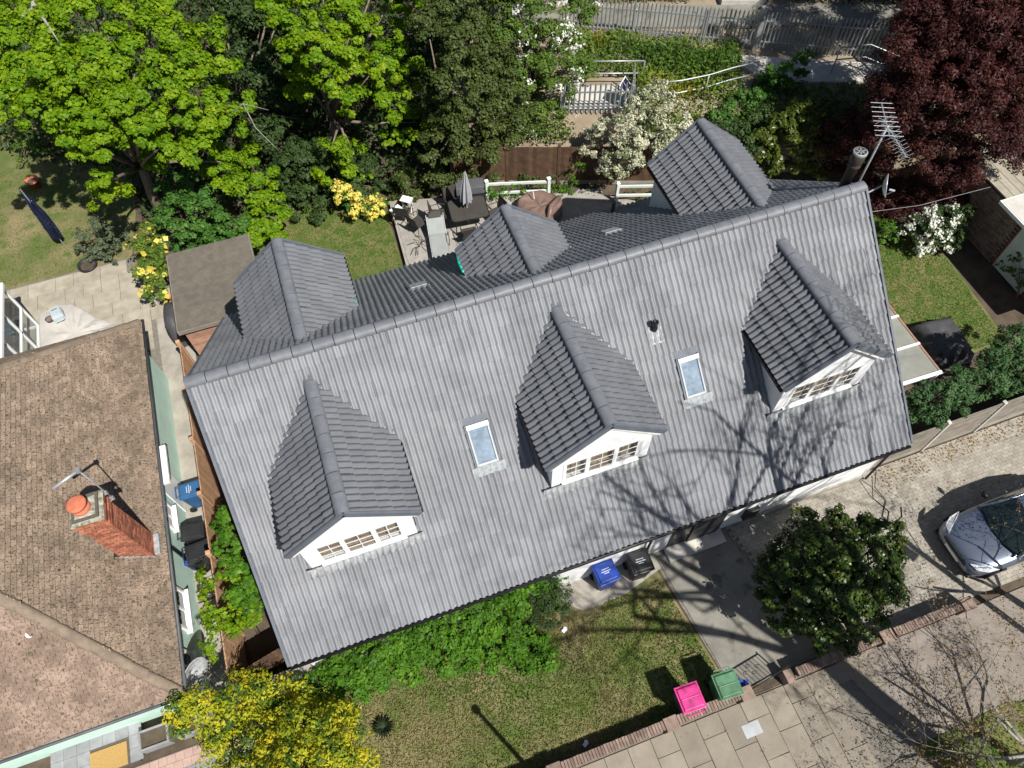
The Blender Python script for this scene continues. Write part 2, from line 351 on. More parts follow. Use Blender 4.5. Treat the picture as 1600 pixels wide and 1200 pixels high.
C_maple_west=[(-359,1506,798,64),(-301,1398,572,64),(-326,1533,758,60),(-182,1502,751,61),(-149,1524,737,63),(-230,1375,505,63),(-68,1549,701,66),(75,1505,694,49),(-161,1374,499,49),(-403,1532,756,71),(-331,1419,777,52),(-292,1496,757,70),(-270,1375,523,70),(-225,1417,775,68),(-240,1375,609,68),(-143,1404,763,71),(-69,1385,758,49),(-200,1341,524,49),(-31,1427,734,48),(38,1372,714,57),(75,1506,645,62),(-450,1489,736,64),(-312,1366,506,64),(-355,1354,778,66),(-272,1324,470,66),(-277,1317,787,59),(-242,1300,786,57),(-186,1256,778,47),(-127,1279,777,69),(-245,1315,465,69),(-85,1293,754,56),(3,1316,729,56),(43,1323,712,50),(-256,1320,433,50),(86,1363,676,69),(-417,1333,762,73),(-337,1212,773,72),(-260,1203,774,61),(-223,1226,779,63),(-189,1205,744,66),(-72,1183,737,51),(3,1232,705,73),(43,1224,678,60),(104,1248,665,69),(186,1320,586,69),(-386,1210,770,50),(-260,1320,431,50),(-330,1172,759,55),(-250,1143,754,57),(-218,1148,744,66),(-246,1262,526,66),(-150,1145,718,57),(-97,1160,715,60),(-31,1155,697,53),(-2,1178,677,58),(63,1158,649,69),(107,1211,608,65),(191,1260,559,62),(-401,1170,733,47),(-278,1301,465,47),(-356,1129,711,63),(-283,1274,491,63),(-295,1152,722,67),(-267,1286,484,67),(-227,1105,729,52),(-179,1100,713,57),(-139,1133,696,60),(-71,1127,678,66),(-30,1128,651,64),(-242,1305,445,64),(42,1136,624,59),(-121,1235,506,59),(89,1159,607,53),(128,1179,562,58),(193,1246,527,47),(-413,1116,690,60),(-351,1104,688,67),(-286,1049,685,60),(-263,1286,459,60),(-183,1058,690,54),(-122,1059,636,54),(-75,1041,645,49),(-25,1084,620,63),(-191,1250,477,63),(38,1117,587,63),(101,1133,564,54),(-273,1327,426,54),(127,1138,506,57),(196,1241,428,65),(-475,1099,660,56),(-391,1077,670,65),(-278,1286,460,65),(-296,1048,657,67),(-218,1017,651,55),(-257,1298,444,55),(-173,1011,628,57),(-95,1031,628,61),(-67,1037,600,58),(-19,1025,566,50),(-247,1304,436,50),(61,1073,545,52),(113,1089,485,63),(149,1129,457,62),(-266,1012,600,63),(-261,1278,449,63),(-219,987,604,59),(-185,996,587,65),(-104,1002,536,50),(-69,994,562,53),(15,1048,497,71),(-211,1271,437,71),(67,1057,450,67),(118,1130,367,59),(159,1160,383,49),(-214,1302,421,49),(-221,990,561,52),(-242,1167,477,52),(-165,969,551,58),(-214,1151,474,58),(-99,985,524,47),(-36,1002,491,58),(-160,1178,444,58),(-14,1014,448,51),(53,1045,428,67),(97,1162,258,55),(192,1150,260,56),(-210,951,460,47),(74,1166,228,67),(116,1110,209,57),(-161,1265,364,57),(186,1137,217,67),(-235,961,381,67),(58,1111,201,51),(117,1081,195,73),(199,1054,150,63),(148,992,137,49),(203,993,130,67),(122,957,118,73),(-110,1177,295,73),(167,939,92,48)]
C_maple_mid=[(491,1381,670,65),(416,1359,311,65),(553,1371,665,48),(446,1362,390,48),(686,1457,589,66),(754,1438,601,48),(414,1296,671,60),(419,1352,366,60),(513,1276,664,53),(472,1314,498,53),(555,1307,652,45),(624,1317,620,58),(739,1431,572,71),(822,1422,561,66),(854,1427,549,50),(398,1357,320,50),(464,1274,652,65),(484,1211,642,47),(606,1276,607,70),(651,1293,596,47),(779,1421,492,46),(822,1409,485,61),(421,1224,631,58),(420,1369,312,58),(463,1172,613,48),(437,1286,430,48),(520,1195,573,68),(594,1190,574,58),(660,1266,530,72),(770,1369,442,47),(424,1147,595,64),(487,1153,557,53),(555,1160,573,60),(612,1175,504,62),(701,1221,456,67),(813,1349,346,71),(501,1114,507,50),(574,1139,489,62),(656,1170,469,49),(700,1186,408,62),(803,1301,342,49),(640,1326,320,49),(501,1096,466,48),(557,1095,439,48),(661,1149,349,67),(768,1273,268,49),(686,1185,268,51),(767,1217,183,70),(653,1201,150,45),(740,1170,152,52),(546,1285,248,52),(438,1059,281,59),(499,1092,223,55),(355,1162,83,55),(428,1104,157,67),(535,1158,65,53),(479,1144,30,65)]
C_evergreen=[(894,1297,654,38),(870,1215,363,38),(1023,1284,628,59),(819,1290,626,50),(855,1194,293,50),(874,1296,613,51),(947,1281,588,43),(1015,1280,573,44),(871,1187,270,44),(1043,1265,586,38),(841,1265,593,53),(895,1205,606,46),(877,1192,407,46),(928,1206,608,55),(859,1180,247,55),(988,1206,578,50),(1098,1236,544,47),(825,1145,590,59),(890,1120,585,39),(959,1104,573,46),(915,1138,413,46),(996,1133,573,41),(927,1157,395,41),(1074,1175,523,38),(829,1100,571,43),(862,1185,231,43),(902,1072,579,50),(979,1061,535,53),(1013,1085,516,49),(1094,1124,469,60),(882,1063,519,59),(912,1037,539,43),(858,1184,242,43),(1001,1058,491,52),(855,1185,242,52),(1061,1053,465,48),(831,1019,485,41),(881,1005,503,50),(863,1155,282,50),(938,1013,454,47),(990,1016,472,44),(1068,1051,420,40),(823,996,481,55),(905,987,438,45),(974,994,437,50),(1047,1021,378,50),(1108,1046,337,49),(871,973,416,40),(866,1066,324,40),(922,960,377,58),(1002,1005,355,57),(906,1124,274,57),(1058,996,300,56),(1168,1103,226,42),(832,949,345,59),(853,947,340,44),(961,956,299,43),(1018,972,277,40),(1105,1041,234,59),(1174,1077,140,39),(765,955,330,41),(823,1093,269,41),(850,946,301,49),(884,956,285,38),(958,956,250,59),(1059,1015,170,56),(1160,1052,79,45),(747,958,254,41),(815,952,213,44),(864,949,231,48),(968,991,139,43),(1011,994,156,46),(1091,1039,62,38),(992,1100,126,38),(1155,1032,61,43),(652,1099,48,46),(683,1015,123,52),(784,995,112,54),(841,1134,209,54),(850,996,78,56),(917,1005,55,43),(890,1088,132,43),(1001,1012,30,52),(1065,1030,30,55),(1118,961,30,39),(1173,970,30,54),(618,1069,30,46),(672,1040,30,52),(845,1169,230,52),(718,1026,30,38),(873,988,30,49)]
C_hawthorn=[(1121,1336,569,38),(1166,1278,605,51),(1088,1276,557,46),(1186,1262,285,46),(1144,1224,590,39),(1198,1259,260,39),(1171,1185,585,57),(1270,1235,575,47),(1236,1247,402,47),(1327,1193,546,42),(1275,1221,406,42),(1407,1272,503,58),(1106,1233,548,51),(1183,1255,297,51),(1145,1211,548,60),(1204,1263,232,60),(1194,1153,555,38),(1276,1147,532,39),(1372,1211,488,47),(1431,1241,440,45),(1286,1253,310,45),(1040,1213,495,40),(1194,1258,257,40),(1108,1157,509,43),(1150,1123,508,47),(1225,1128,502,41),(1278,1125,476,41),(1418,1224,431,39),(1065,1149,493,50),(1185,1247,274,50),(1113,1137,474,53),(1212,1116,476,54),(1257,1105,476,39),(1231,1176,356,39),(1349,1122,438,38),(1024,1164,415,59),(1070,1119,407,58),(1150,1083,415,39),(1200,1066,423,54),(1280,1072,411,52),(1370,1118,337,43),(1038,1131,363,51),(1094,1085,401,51),(1171,1213,283,51),(1179,1069,399,55),(1226,1074,334,51),(1345,1090,337,45),(1414,1147,275,40),(1088,1079,327,49),(1127,1060,341,49),(1233,1062,324,40),(1200,1259,250,40),(1288,1060,300,39),(1125,1060,234,40),(1181,1209,238,40),(1164,1049,238,46),(1246,1057,222,50),(1217,1185,228,50),(1319,1087,183,42),(1163,1069,157,42),(1195,1074,154,48),(1171,1091,96,40),(1285,1111,30,57),(1230,1208,163,57),(1161,1089,30,48)]
C_white_shrub=[(1566,913,330,35),(1463,879,329,33),(1505,884,341,42),(1582,887,324,37),(1430,853,321,30),(1464,866,213,30),(1476,843,325,31),(1508,799,320,30),(1591,822,313,43),(1347,871,269,33),(1388,821,297,41),(1497,878,134,41),(1436,822,299,39),(1501,881,128,39),(1482,775,312,29),(1527,773,288,31),(1588,778,290,39),(1500,880,130,39),(1312,916,206,27),(1322,887,227,33),(1504,880,128,33),(1375,801,257,38),(1427,834,187,38),(1410,763,275,43),(1452,763,261,32),(1496,870,138,32),(1519,747,254,38),(1558,750,242,42),(1302,867,171,37),(1348,788,208,39),(1374,765,239,41),(1402,749,237,35),(1467,725,235,42),(1496,861,139,42),(1516,733,234,42),(1329,804,140,33),(1348,792,164,41),(1409,735,203,30),(1433,726,196,37),(1343,780,138,29),(1432,837,120,29),(1365,759,148,37)]
C_laurel=[(1957,686,308,40),(2045,679,286,40),(2122,704,254,36),(1889,663,286,38),(1911,654,300,34),(1928,715,189,34),(1981,645,290,33),(2054,668,268,30),(1932,766,123,30),(2131,660,230,42),(1943,759,131,42),(1855,661,247,41),(1911,727,159,41),(1911,648,273,43),(1943,629,257,36),(2033,632,241,32),(2108,670,194,28),(2157,634,217,34),(1919,772,124,34),(1865,626,227,28),(1938,616,240,32),(1990,607,210,38),(1938,766,128,38),(2108,648,151,38),(1844,624,189,28),(1923,735,135,28),(1890,604,171,30),(1954,594,183,34),(2052,622,101,31),(2096,614,129,33),(1908,605,126,41),(1927,694,115,41),(1973,600,117,35),(2055,614,76,39),(2082,570,69,34)]
C_sapling=[(2127,902,316,39),(2031,936,227,39),(2001,872,312,39),(2015,924,235,39),(2042,857,328,32),(2004,860,279,32),(2037,844,269,26),(2022,929,222,26),(2125,872,253,33),(2080,901,222,33),(1974,861,227,34),(2012,845,224,31),(2107,859,215,39),(2027,854,180,27)]
C_bush_mid=[(1880,860,256,26),(1924,843,251,30),(1800,823,252,26),(1860,857,228,30),(1912,841,217,35),(1943,810,208,38),(1742,799,244,27),(1789,793,219,33),(1897,816,186,35),(1809,841,125,35),(1929,802,192,34),(1717,785,208,40),(1781,768,214,27),(1747,845,114,27),(1885,818,150,36),(1892,784,151,29),(1733,863,99,29)]
C_copper=[(2283,548,748,61),(2503,601,386,61),(2308,539,757,66),(2503,601,384,66),(2395,474,764,64),(2497,596,401,64),(2195,553,727,60),(2220,540,725,66),(2512,603,377,66),(2270,513,742,76),(2483,594,413,76),(2308,473,750,58),(2378,473,752,79),(2485,585,430,79),(2413,416,747,78),(2463,522,529,78),(2468,421,760,56),(2501,608,375,56),(2158,550,693,65),(2468,595,415,65),(2196,515,698,64),(2523,607,369,64),(2231,467,725,59),(2479,590,414,59),(2275,440,723,76),(2452,566,454,76),(2343,426,718,79),(2471,568,445,79),(2376,389,726,55),(2444,368,725,63),(2467,463,571,63),(2151,552,645,64),(2196,501,662,76),(2479,593,407,76),(2208,466,655,75),(2435,570,442,75),(2229,421,683,58),(2522,615,368,58),(2287,404,704,72),(2351,370,709,71),(2467,549,454,71),(2376,340,700,58),(2453,501,497,58),(2463,344,683,56),(2102,519,610,65),(2149,451,603,62),(2481,592,400,62),(2186,450,626,72),(2202,404,655,57),(2424,550,450,57),(2253,355,644,61),(2297,354,659,72),(2403,339,645,75),(2449,462,508,75),(2465,301,625,69),(2113,443,593,59),(2451,580,412,59),(2147,416,592,57),(2201,362,598,56),(2518,614,379,56),(2233,355,600,61),(2486,587,399,61),(2316,324,607,63),(2488,583,402,63),(2351,320,605,64),(2424,292,577,77),(2476,503,440,77),(2099,463,525,58),(2366,554,425,58),(2116,401,539,73),(2516,608,385,73),(2199,384,544,68),(2231,343,573,61),(2431,534,429,61),(2278,307,590,73),(2426,503,447,73),(2336,275,549,51),(2418,438,454,51),(2392,273,543,51),(2443,428,455,51),(2446,262,553,59),(2468,401,468,59),(2077,431,450,75),(2127,402,448,71),(2155,354,522,59),(2431,551,410,59),(2186,331,519,62),(2251,311,528,65),(2302,284,524,64),(2501,602,389,64),(2411,257,491,63),(2459,444,422,63),(2459,253,505,62),(2492,231,516,50),(2500,593,392,50),(2071,586,245,50),(2067,520,321,74),(2418,585,371,74),(2094,443,373,74),(2100,417,425,54),(2158,352,459,50),(2201,333,446,56),(2285,299,445,64),(2294,261,449,63),(2421,471,401,63),(2368,247,438,57),(2495,587,391,57),(2418,234,465,65),(2453,391,416,65),(2514,224,436,56),(2108,641,130,50),(2444,606,349,50),(2087,548,230,66),(2073,479,306,68),(2254,530,324,68),(2129,403,345,59),(2173,341,336,59),(2452,562,378,59),(2215,319,355,56),(2391,492,365,56),(2274,298,358,70),(2318,271,347,51),(2437,486,365,51),(2369,264,382,78),(2476,539,383,78),(2446,243,380,63),(2669,275,244,62),(2129,580,97,67),(2361,593,269,67),(2151,505,168,78),(2486,596,380,78),(2175,471,155,62),(2318,528,242,62),(2177,383,241,68),(2374,516,320,68),(2211,348,283,64),(2301,312,240,60),(2388,285,238,67),(2477,536,353,67),(2386,255,318,57),(2490,570,381,57),(2494,254,280,63),(2500,579,381,63),(2640,280,208,65),(2583,410,264,65),(2689,240,221,78),(2201,472,74,56),(2355,538,223,56),(2296,441,62,59),(2491,593,374,59),(2308,389,86,64),(2371,341,141,71),(2467,534,319,71),(2352,288,225,62),(2418,293,197,59),(2496,585,379,59),(2537,260,162,72),(2517,447,274,72),(2602,257,160,65),(2497,609,397,65),(2622,201,180,58),(2245,410,42,55),(2485,589,368,55),(2281,391,30,60),(2350,352,52,62),(2438,497,238,62),(2406,312,74,54),(2477,272,94,55),(2505,251,84,59),(2659,119,166,78),(2296,325,30,74)]
C_viburnum=[(2239,213,158,24),(2275,206,166,28),(2318,193,157,30),(2390,200,126,26),(2395,187,140,27),(2205,221,135,25),(2230,185,137,30),(2259,211,84,30),(2253,181,152,21),(2293,171,140,23),(2290,232,66,23),(2339,173,134,20),(2373,173,110,23),(2313,222,65,23),(2197,215,85,30),(2275,236,59,30),(2214,199,102,27),(2240,168,117,31),(2261,158,112,27),(2288,234,62,27),(2299,156,116,25),(2374,147,74,27),(2221,185,78,25),(2241,164,88,25),(2274,162,72,29),(2286,222,56,29),(2302,152,85,24),(2352,142,65,23),(2242,162,30,26),(2263,155,30,27),(2315,144,36,21),(2337,137,42,25)]
C_conifer_a=[(1865,-366,236,32),(1839,-361,112,32),(1871,-377,239,26),(1941,-374,196,27),(1787,-368,223,24),(1825,-387,231,28),(1830,-361,83,28),(1842,-398,231,32),(1908,-392,209,34),(1838,-363,90,34),(1752,-374,205,27),(1763,-383,209,28),(1806,-368,115,28),(1801,-400,227,29),(1829,-361,84,29),(1837,-409,218,30),(1897,-414,189,33),(1758,-397,195,22),(1771,-421,194,22),(1802,-422,209,22),(1864,-442,176,27),(1736,-400,148,32),(1770,-426,160,28),(1788,-440,181,31)]
C_conifer_b=[(2265,-307,206,30),(2086,-299,231,28),(2127,-317,248,30),(2171,-321,243,31),(2162,-344,255,29),(2148,-342,164,29),(2027,-315,225,25),(2049,-320,235,28),(2085,-327,248,34),(2101,-358,245,33),(2125,-367,248,23),(2171,-369,250,23),(2008,-330,210,24),(2128,-340,82,24),(2033,-344,226,32),(2046,-367,228,30),(2087,-366,234,31),(2127,-375,241,27),(2135,-395,235,26),(2132,-359,124,26),(2188,-391,224,24),(2161,-367,141,24),(2004,-359,192,33),(2129,-340,80,33),(2018,-364,217,27),(2055,-391,224,24),(2080,-399,213,23),(2106,-410,223,29),(2156,-421,200,21),(1986,-375,191,28),(2014,-400,186,21),(2033,-405,183,32),(2076,-420,197,23),(2117,-360,101,23),(2114,-434,181,33),(2181,-438,152,26),(2159,-395,104,26),(2225,-430,141,28),(2129,-340,80,28),(2006,-397,163,33),(2027,-416,177,22),(2081,-438,141,26),(2112,-443,127,33),(2188,-444,102,25),(2127,-335,80,25),(2217,-439,108,25),(1990,-408,120,27),(2037,-427,116,28),(2053,-433,130,33),(2097,-380,89,33),(2097,-443,115,22)]
C_holly=[(1276,-581,190,39),(1300,-593,200,28),(1325,-611,214,37),(1272,-727,122,37),(1346,-616,232,29),(1380,-649,232,32),(1400,-661,247,36),(1284,-723,130,36),(1219,-610,171,28),(1264,-716,123,28),(1241,-641,248,42),(1270,-643,260,43),(1270,-706,150,43),(1270,-669,286,42),(1270,-700,185,42),(1314,-681,284,31),(1392,-669,214,41),(1422,-689,233,38),(1438,-697,249,34),(1189,-623,165,32),(1190,-659,240,28),(1217,-667,267,35),(1237,-677,288,40),(1267,-699,297,30),(1300,-709,291,35),(1362,-718,265,32),(1270,-730,119,32),(1414,-729,225,38),(1151,-658,174,33),(1174,-676,245,36),(1193,-677,248,31),(1210,-700,279,29),(1252,-717,301,41),(1282,-723,302,40),(1298,-746,293,28),(1371,-746,258,28),(1402,-765,223,42),(1336,-748,157,42),(1143,-670,152,38),(1149,-698,222,37),(1270,-730,120,37),(1164,-703,238,32),(1197,-726,271,33),(1233,-736,273,41),(1243,-744,281,40),(1267,-731,132,40),(1281,-766,295,30),(1273,-741,164,30),(1321,-778,284,34),(1381,-780,232,30),(1139,-687,88,37),(1130,-723,181,38),(1224,-728,130,38),(1145,-716,225,28),(1166,-750,253,38),(1212,-741,177,38),(1188,-759,275,36),(1229,-744,182,36),(1226,-766,273,37),(1257,-775,275,33),(1282,-791,271,36),(1350,-796,248,40),(1388,-810,189,42),(1261,-724,117,42),(1131,-727,160,40),(1150,-761,216,31),(1173,-782,229,30),(1184,-791,251,30),(1227,-760,170,30),(1243,-794,262,40),(1256,-819,262,37),(1300,-822,237,35),(1132,-777,144,40),(1281,-726,120,40),(1160,-790,194,35),(1185,-806,205,42),(1206,-817,218,40),(1248,-826,244,35),(1272,-721,112,35),(1284,-836,234,31),(1331,-843,191,36),(1264,-719,116,36),(1145,-797,152,42),(1170,-826,155,32),(1201,-839,162,34),(1238,-842,186,41),(1268,-736,122,41),(1274,-852,181,39),(1214,-850,91,39),(1230,-853,110,27),(1256,-871,105,33)]
C_golden=[(-114,-496,209,34),(-91,-511,207,35),(-67,-504,181,34),(-35,-524,167,31),(-10,-523,161,29),(-224,-506,263,34),(-208,-509,238,34),(-167,-520,235,31),(-147,-512,210,40),(-82,-639,123,40),(-108,-525,184,42),(-13,-778,64,42),(-79,-533,184,33),(-27,-734,80,33),(-67,-542,152,41),(-18,-768,68,41),(-27,-548,159,40),(11,-563,144,34),(34,-569,136,41),(-239,-515,266,35),(-224,-522,234,42),(-194,-527,241,29),(-164,-534,201,41),(-133,-546,171,42),(-117,-566,186,43),(-72,-558,152,38),(-46,-597,209,28),(-5,-591,190,33),(44,-625,232,33),(4,-708,121,33),(75,-632,225,36),(84,-629,195,37),(-15,-754,75,37),(-251,-537,254,41),(-12,-768,64,41),(-241,-548,247,28),(-209,-554,213,34),(-183,-556,211,42),(-164,-561,198,29),(-119,-578,184,38),(-88,-590,167,32),(-50,-610,227,36),(-14,-621,249,31),(13,-642,267,37),(49,-663,246,42),(79,-662,245,29),(108,-681,240,31),(-196,-578,195,31),(-187,-599,180,34),(-161,-589,166,41),(-22,-758,71,41),(-99,-634,241,36),(-67,-649,260,31),(-39,-650,263,36),(13,-677,279,27),(42,-674,265,40),(58,-688,265,43),(93,-704,254,37),(-28,-764,59,37),(-217,-611,198,36),(-196,-611,199,32),(-178,-628,160,35),(-125,-643,230,31),(-87,-658,258,27),(-49,-684,288,28),(-8,-701,288,37),(8,-688,287,29),(42,-709,286,42),(72,-723,287,40),(98,-720,268,43),(-211,-645,179,38),(-178,-639,178,32),(-123,-669,257,29),(-94,-678,274,38),(-20,-760,70,38),(-56,-697,281,40),(-33,-737,136,40),(-33,-712,307,43),(-1,-725,303,29),(34,-729,296,32),(50,-743,273,43),(-5,-756,108,43),(86,-743,279,32),(-24,-761,64,32),(115,-752,259,31),(-203,-657,163,35),(-162,-694,242,27),(-108,-709,282,38),(-84,-718,298,30),(-61,-730,297,31),(-30,-752,120,31),(-25,-744,308,38),(10,-756,317,28),(29,-764,306,41),(7,-762,184,41),(67,-761,286,43),(88,-784,286,39),(20,-769,139,39),(-148,-712,257,33),(-88,-742,306,28),(-54,-744,316,43),(-39,-751,189,43),(23,-777,301,34),(50,-783,294,35),(0,-767,125,35),(71,-794,284,42)]
C_hedge=[(579,-462,91,29),(621,-453,66,29),(664,-470,61,31),(465,-461,126,30),(513,-470,124,22),(536,-479,131,28),(556,-491,136,21),(595,-507,127,31),(632,-496,111,29),(419,-477,152,21),(457,-493,152,21),(488,-495,149,25),(510,-508,146,27),(530,-514,146,31),(575,-511,130,28),(348,-485,162,24),(372,-469,146,21),(412,-487,151,23),(428,-511,171,23),(467,-515,153,24),(500,-518,159,27),(529,-524,143,27),(537,-538,146,28),(289,-488,158,21),(320,-502,162,30),(355,-501,157,27),(384,-518,160,30),(408,-527,172,30),(441,-533,161,25),(457,-540,160,20),(501,-557,149,29),(520,-552,147,26),(223,-492,160,30),(258,-505,170,22),(291,-497,158,29),(299,-512,175,31),(341,-522,171,24),(362,-544,168,20),(381,-543,162,28),(408,-547,171,28),(440,-561,160,28),(361,-539,37,28),(481,-563,143,27),(502,-585,131,20),(536,-586,113,27),(440,-560,44,27),(140,-480,135,24),(170,-494,142,27),(212,-509,162,29),(240,-508,164,26),(263,-530,172,20),(292,-539,160,31),(325,-542,174,25),(342,-550,172,31),(368,-567,158,31),(391,-562,164,21),(433,-574,150,25),(444,-577,156,23),(470,-597,118,22),(501,-593,108,30),(542,-606,76,27),(578,-610,56,27),(131,-491,144,27),(215,-508,66,27),(156,-499,143,25),(191,-526,168,22),(219,-523,159,30),(236,-545,162,24),(268,-552,167,21),(286,-555,168,22),(313,-559,153,31),(352,-581,160,25),(375,-587,141,25),(404,-594,135,24),(425,-597,136,29),(468,-607,106,22),(488,-620,78,24),(507,-617,74,23),(538,-622,37,31),(567,-629,30,28),(59,-488,122,28),(86,-515,143,30),(111,-517,142,22),(139,-524,159,25),(165,-540,165,28),(184,-540,161,28),(219,-568,162,20),(236,-568,149,23),(267,-565,153,21),(295,-577,149,23),(327,-599,144,29),(361,-605,120,26),(391,-604,125,29),(400,-615,100,29),(429,-625,92,31),(473,-623,76,20),(492,-627,33,30),(519,-648,30,27),(563,-653,30,29),(-13,-495,79,30),(38,-506,111,24),(64,-522,127,25),(174,-525,57,25),(87,-530,143,27),(121,-543,147,20),(136,-553,153,29),(172,-566,141,24),(194,-564,147,24),(232,-585,137,31),(246,-596,125,28),(311,-604,132,21),(326,-609,131,25),(-66,-480,48,27),(-36,-494,58,24),(18,-525,108,31),(47,-533,132,21),(68,-549,133,31),(89,-555,141,30),(125,-577,133,30),(161,-579,144,24),(170,-584,126,27),(-4,-538,102,23),(164,-534,36,23),(17,-554,99,31),(38,-565,98,31),(72,-575,117,31),(107,-586,126,25),(124,-596,111,22)]
C_hedge_dark=[(637,-485,115,18),(624,-506,50,18),(578,-474,84,23),(587,-493,128,18),(623,-497,124,22),(637,-508,134,18),(554,-498,99,18),(565,-510,125,21),(593,-523,42,21),(597,-528,141,20),(625,-533,141,22),(653,-534,128,25),(635,-532,62,25),(530,-495,36,21),(556,-514,109,26),(572,-531,135,18),(596,-548,143,23),(619,-558,130,25),(518,-519,30,20),(531,-529,45,20),(556,-552,95,25),(581,-557,117,21),(600,-565,130,17),(639,-569,110,24),(532,-553,30,21),(563,-570,99,20),(585,-583,102,25),(607,-587,101,17),(550,-573,40,17)]
C_azalea=[(430,1069,116,25),(451,1052,130,23),(429,1017,113,25),(467,1011,122,28),(482,1029,52,28),(482,1003,114,22),(536,997,91,21),(451,981,85,28),(507,977,75,26),(546,982,64,18),(568,996,61,20),(528,1019,30,20),(470,983,53,28),(517,980,30,21),(535,982,30,21)]
C_shrub_gold=[(-182,1125,107,21),(-217,1058,154,31),(-226,991,67,31),(-204,1105,105,24),(-225,988,47,24),(-236,982,178,31),(-195,999,151,22),(-180,1004,141,22),(-258,977,162,27),(-209,933,168,29),(-225,954,61,29),(-187,980,143,22),(-238,903,166,22),(-209,901,164,26),(-219,929,89,26),(-189,933,137,28),(-267,895,148,23),(-222,888,165,21),(-199,871,140,28),(-257,869,149,20),(-231,848,145,22),(-197,868,125,25),(-251,836,115,25),(-223,841,121,29),(-252,820,99,23),(-213,822,85,29)]
C_shrub_grey=[(-379,1177,123,30),(-445,1167,109,27),(-404,1178,116,27),(-370,1154,95,26),(-348,1174,93,30),(-378,1183,38,30),(-431,1147,106,21),(-394,1133,92,21),(-396,1158,43,21),(-371,1144,86,22),(-342,1153,59,26),(-490,1177,38,24),(-432,1137,60,23),(-405,1122,63,27),(-369,1128,44,25),(-459,1133,30,21),(-427,1122,30,27),(-386,1102,30,29)]
C_shrub_dark=[(-56,1220,188,36),(-136,1189,197,33),(-88,1199,194,32),(-1,1121,61,32),(-36,1163,212,28),(-107,1126,188,41),(-51,1114,210,33),(-1,1078,218,36),(-156,1109,158,37),(-74,1070,199,39),(-43,1063,200,33),(5,1043,197,37),(27,1028,176,28),(-166,1119,135,41),(-6,1120,62,41),(-136,1057,144,30),(-53,1096,81,30),(-94,1029,150,34),(-49,1017,155,38),(23,1019,159,43),(50,998,129,39),(21,1069,77,39),(83,1011,125,35),(-125,1036,114,41),(-44,1091,68,41),(-78,1014,121,31),(-33,993,126,28),(3,995,118,39),(60,995,74,34),(30,1057,52,34),(-163,1066,43,29),(-65,1099,41,29),(-110,1015,69,30),(-56,988,89,39),(-19,1074,60,39),(-34,984,92,34)]
C_shrub_pot=[(-644,1784,104,29),(-667,1774,95,24),(-627,1742,86,29),(-668,1728,32,29),(-608,1768,64,26),(-586,1769,67,22),(-660,1709,102,21),(-620,1743,66,28),(-598,1752,37,23)]
C_red_maple=[(-236,1392,68,17),(-281,1373,33,17),(-272,1384,69,15),(-255,1374,52,20),(-271,1372,48,17),(-254,1368,30,22)]
C_vine=[(-106,-71,203,25),(-91,-206,125,25),(-126,-83,181,19),(-107,-96,205,18),(-107,-127,217,19),(-91,-130,219,21),(-90,-195,139,21),(-105,-139,221,17),(-119,-164,209,23),(-88,-169,218,21),(-91,-203,218,20),(-106,-209,224,22),(-84,-222,217,18),(-101,-237,218,26),(-71,-238,209,24),(-86,-223,131,24),(-82,-264,212,25),(-66,-262,204,24),(-86,-228,130,24),(-99,-289,224,25),(-76,-290,213,17),(-85,-246,144,17),(-60,-284,206,25),(-98,-308,223,19),(-69,-307,208,18),(-88,-327,206,24),(-62,-325,205,20)]
C_vine_gold=[(-174,-211,182,27),(-145,-237,206,23),(-108,-253,212,22),(-149,-329,131,22),(-171,-262,220,19),(-143,-265,219,24),(-150,-327,133,24),(-130,-278,228,22),(-90,-284,206,19),(-161,-284,233,19),(-144,-304,232,19),(-122,-290,213,28),(-153,-334,125,28),(-84,-319,201,22),(-161,-312,231,28),(-128,-322,221,24),(-106,-327,217,20),(-74,-344,196,28),(-125,-335,142,28),(-153,-347,230,25),(-114,-368,224,24),(-132,-349,161,24),(-104,-364,215,19),(-123,-350,163,19),(-74,-363,196,21),(-155,-368,235,25),(-141,-370,227,26),(-116,-386,217,21),(-180,-389,217,24),(-155,-339,139,24),(-172,-407,214,23)]
C_back_dark=[(440,1744,495,46),(147,1566,195,46),(200,1766,503,56),(240,1777,479,66),(129,1567,191,66),(317,1759,464,69),(413,1733,439,67),(442,1712,434,70),(186,1715,423,49),(119,1547,166,49),(281,1740,433,68),(333,1719,418,50),(233,1639,285,50),(420,1689,400,55),(223,1623,418,49),(307,1709,369,61),(340,1694,368,56),(136,1560,182,56),(424,1670,320,56),(247,1505,403,51),(282,1511,375,56),(382,1649,283,68),(457,1633,275,47),(310,1597,212,47),(266,1444,359,68),(106,1560,155,68),(311,1463,329,60),(370,1597,256,64),(275,1435,330,63),(341,1468,233,65),(390,1558,162,63),(218,1553,156,63),(304,1399,273,56),(356,1470,176,52),(231,1320,221,58),(295,1374,189,50),(396,1499,82,48),(221,1335,183,68),(302,1430,33,54),(255,1374,30,62),(191,1458,81,62)]
C_back_dark_b=[(327,1216,205,42),(360,1198,207,32),(429,1195,209,46),(282,1186,178,47),(337,1171,190,44),(372,1165,186,36),(398,1217,56,36),(426,1155,168,47),(484,1173,149,50),(545,1165,109,42),(405,1218,51,42),(277,1150,144,32),(339,1143,144,40),(394,1137,166,36),(468,1132,110,35),(403,1216,52,35),(503,1124,122,37),(460,1164,75,37),(553,1155,90,41),(249,1170,118,33),(286,1129,95,48),(338,1171,58,48),(334,1128,97,36),(407,1124,64,43),(402,1200,47,43),(485,1118,63,38),(528,1134,50,50),(589,1089,30,40),(229,1148,30,46),(393,1217,48,46),(301,1124,72,33),(355,1116,30,45),(407,1089,30,32),(458,1063,30,48),(278,1096,30,49),(339,1047,30,38)]
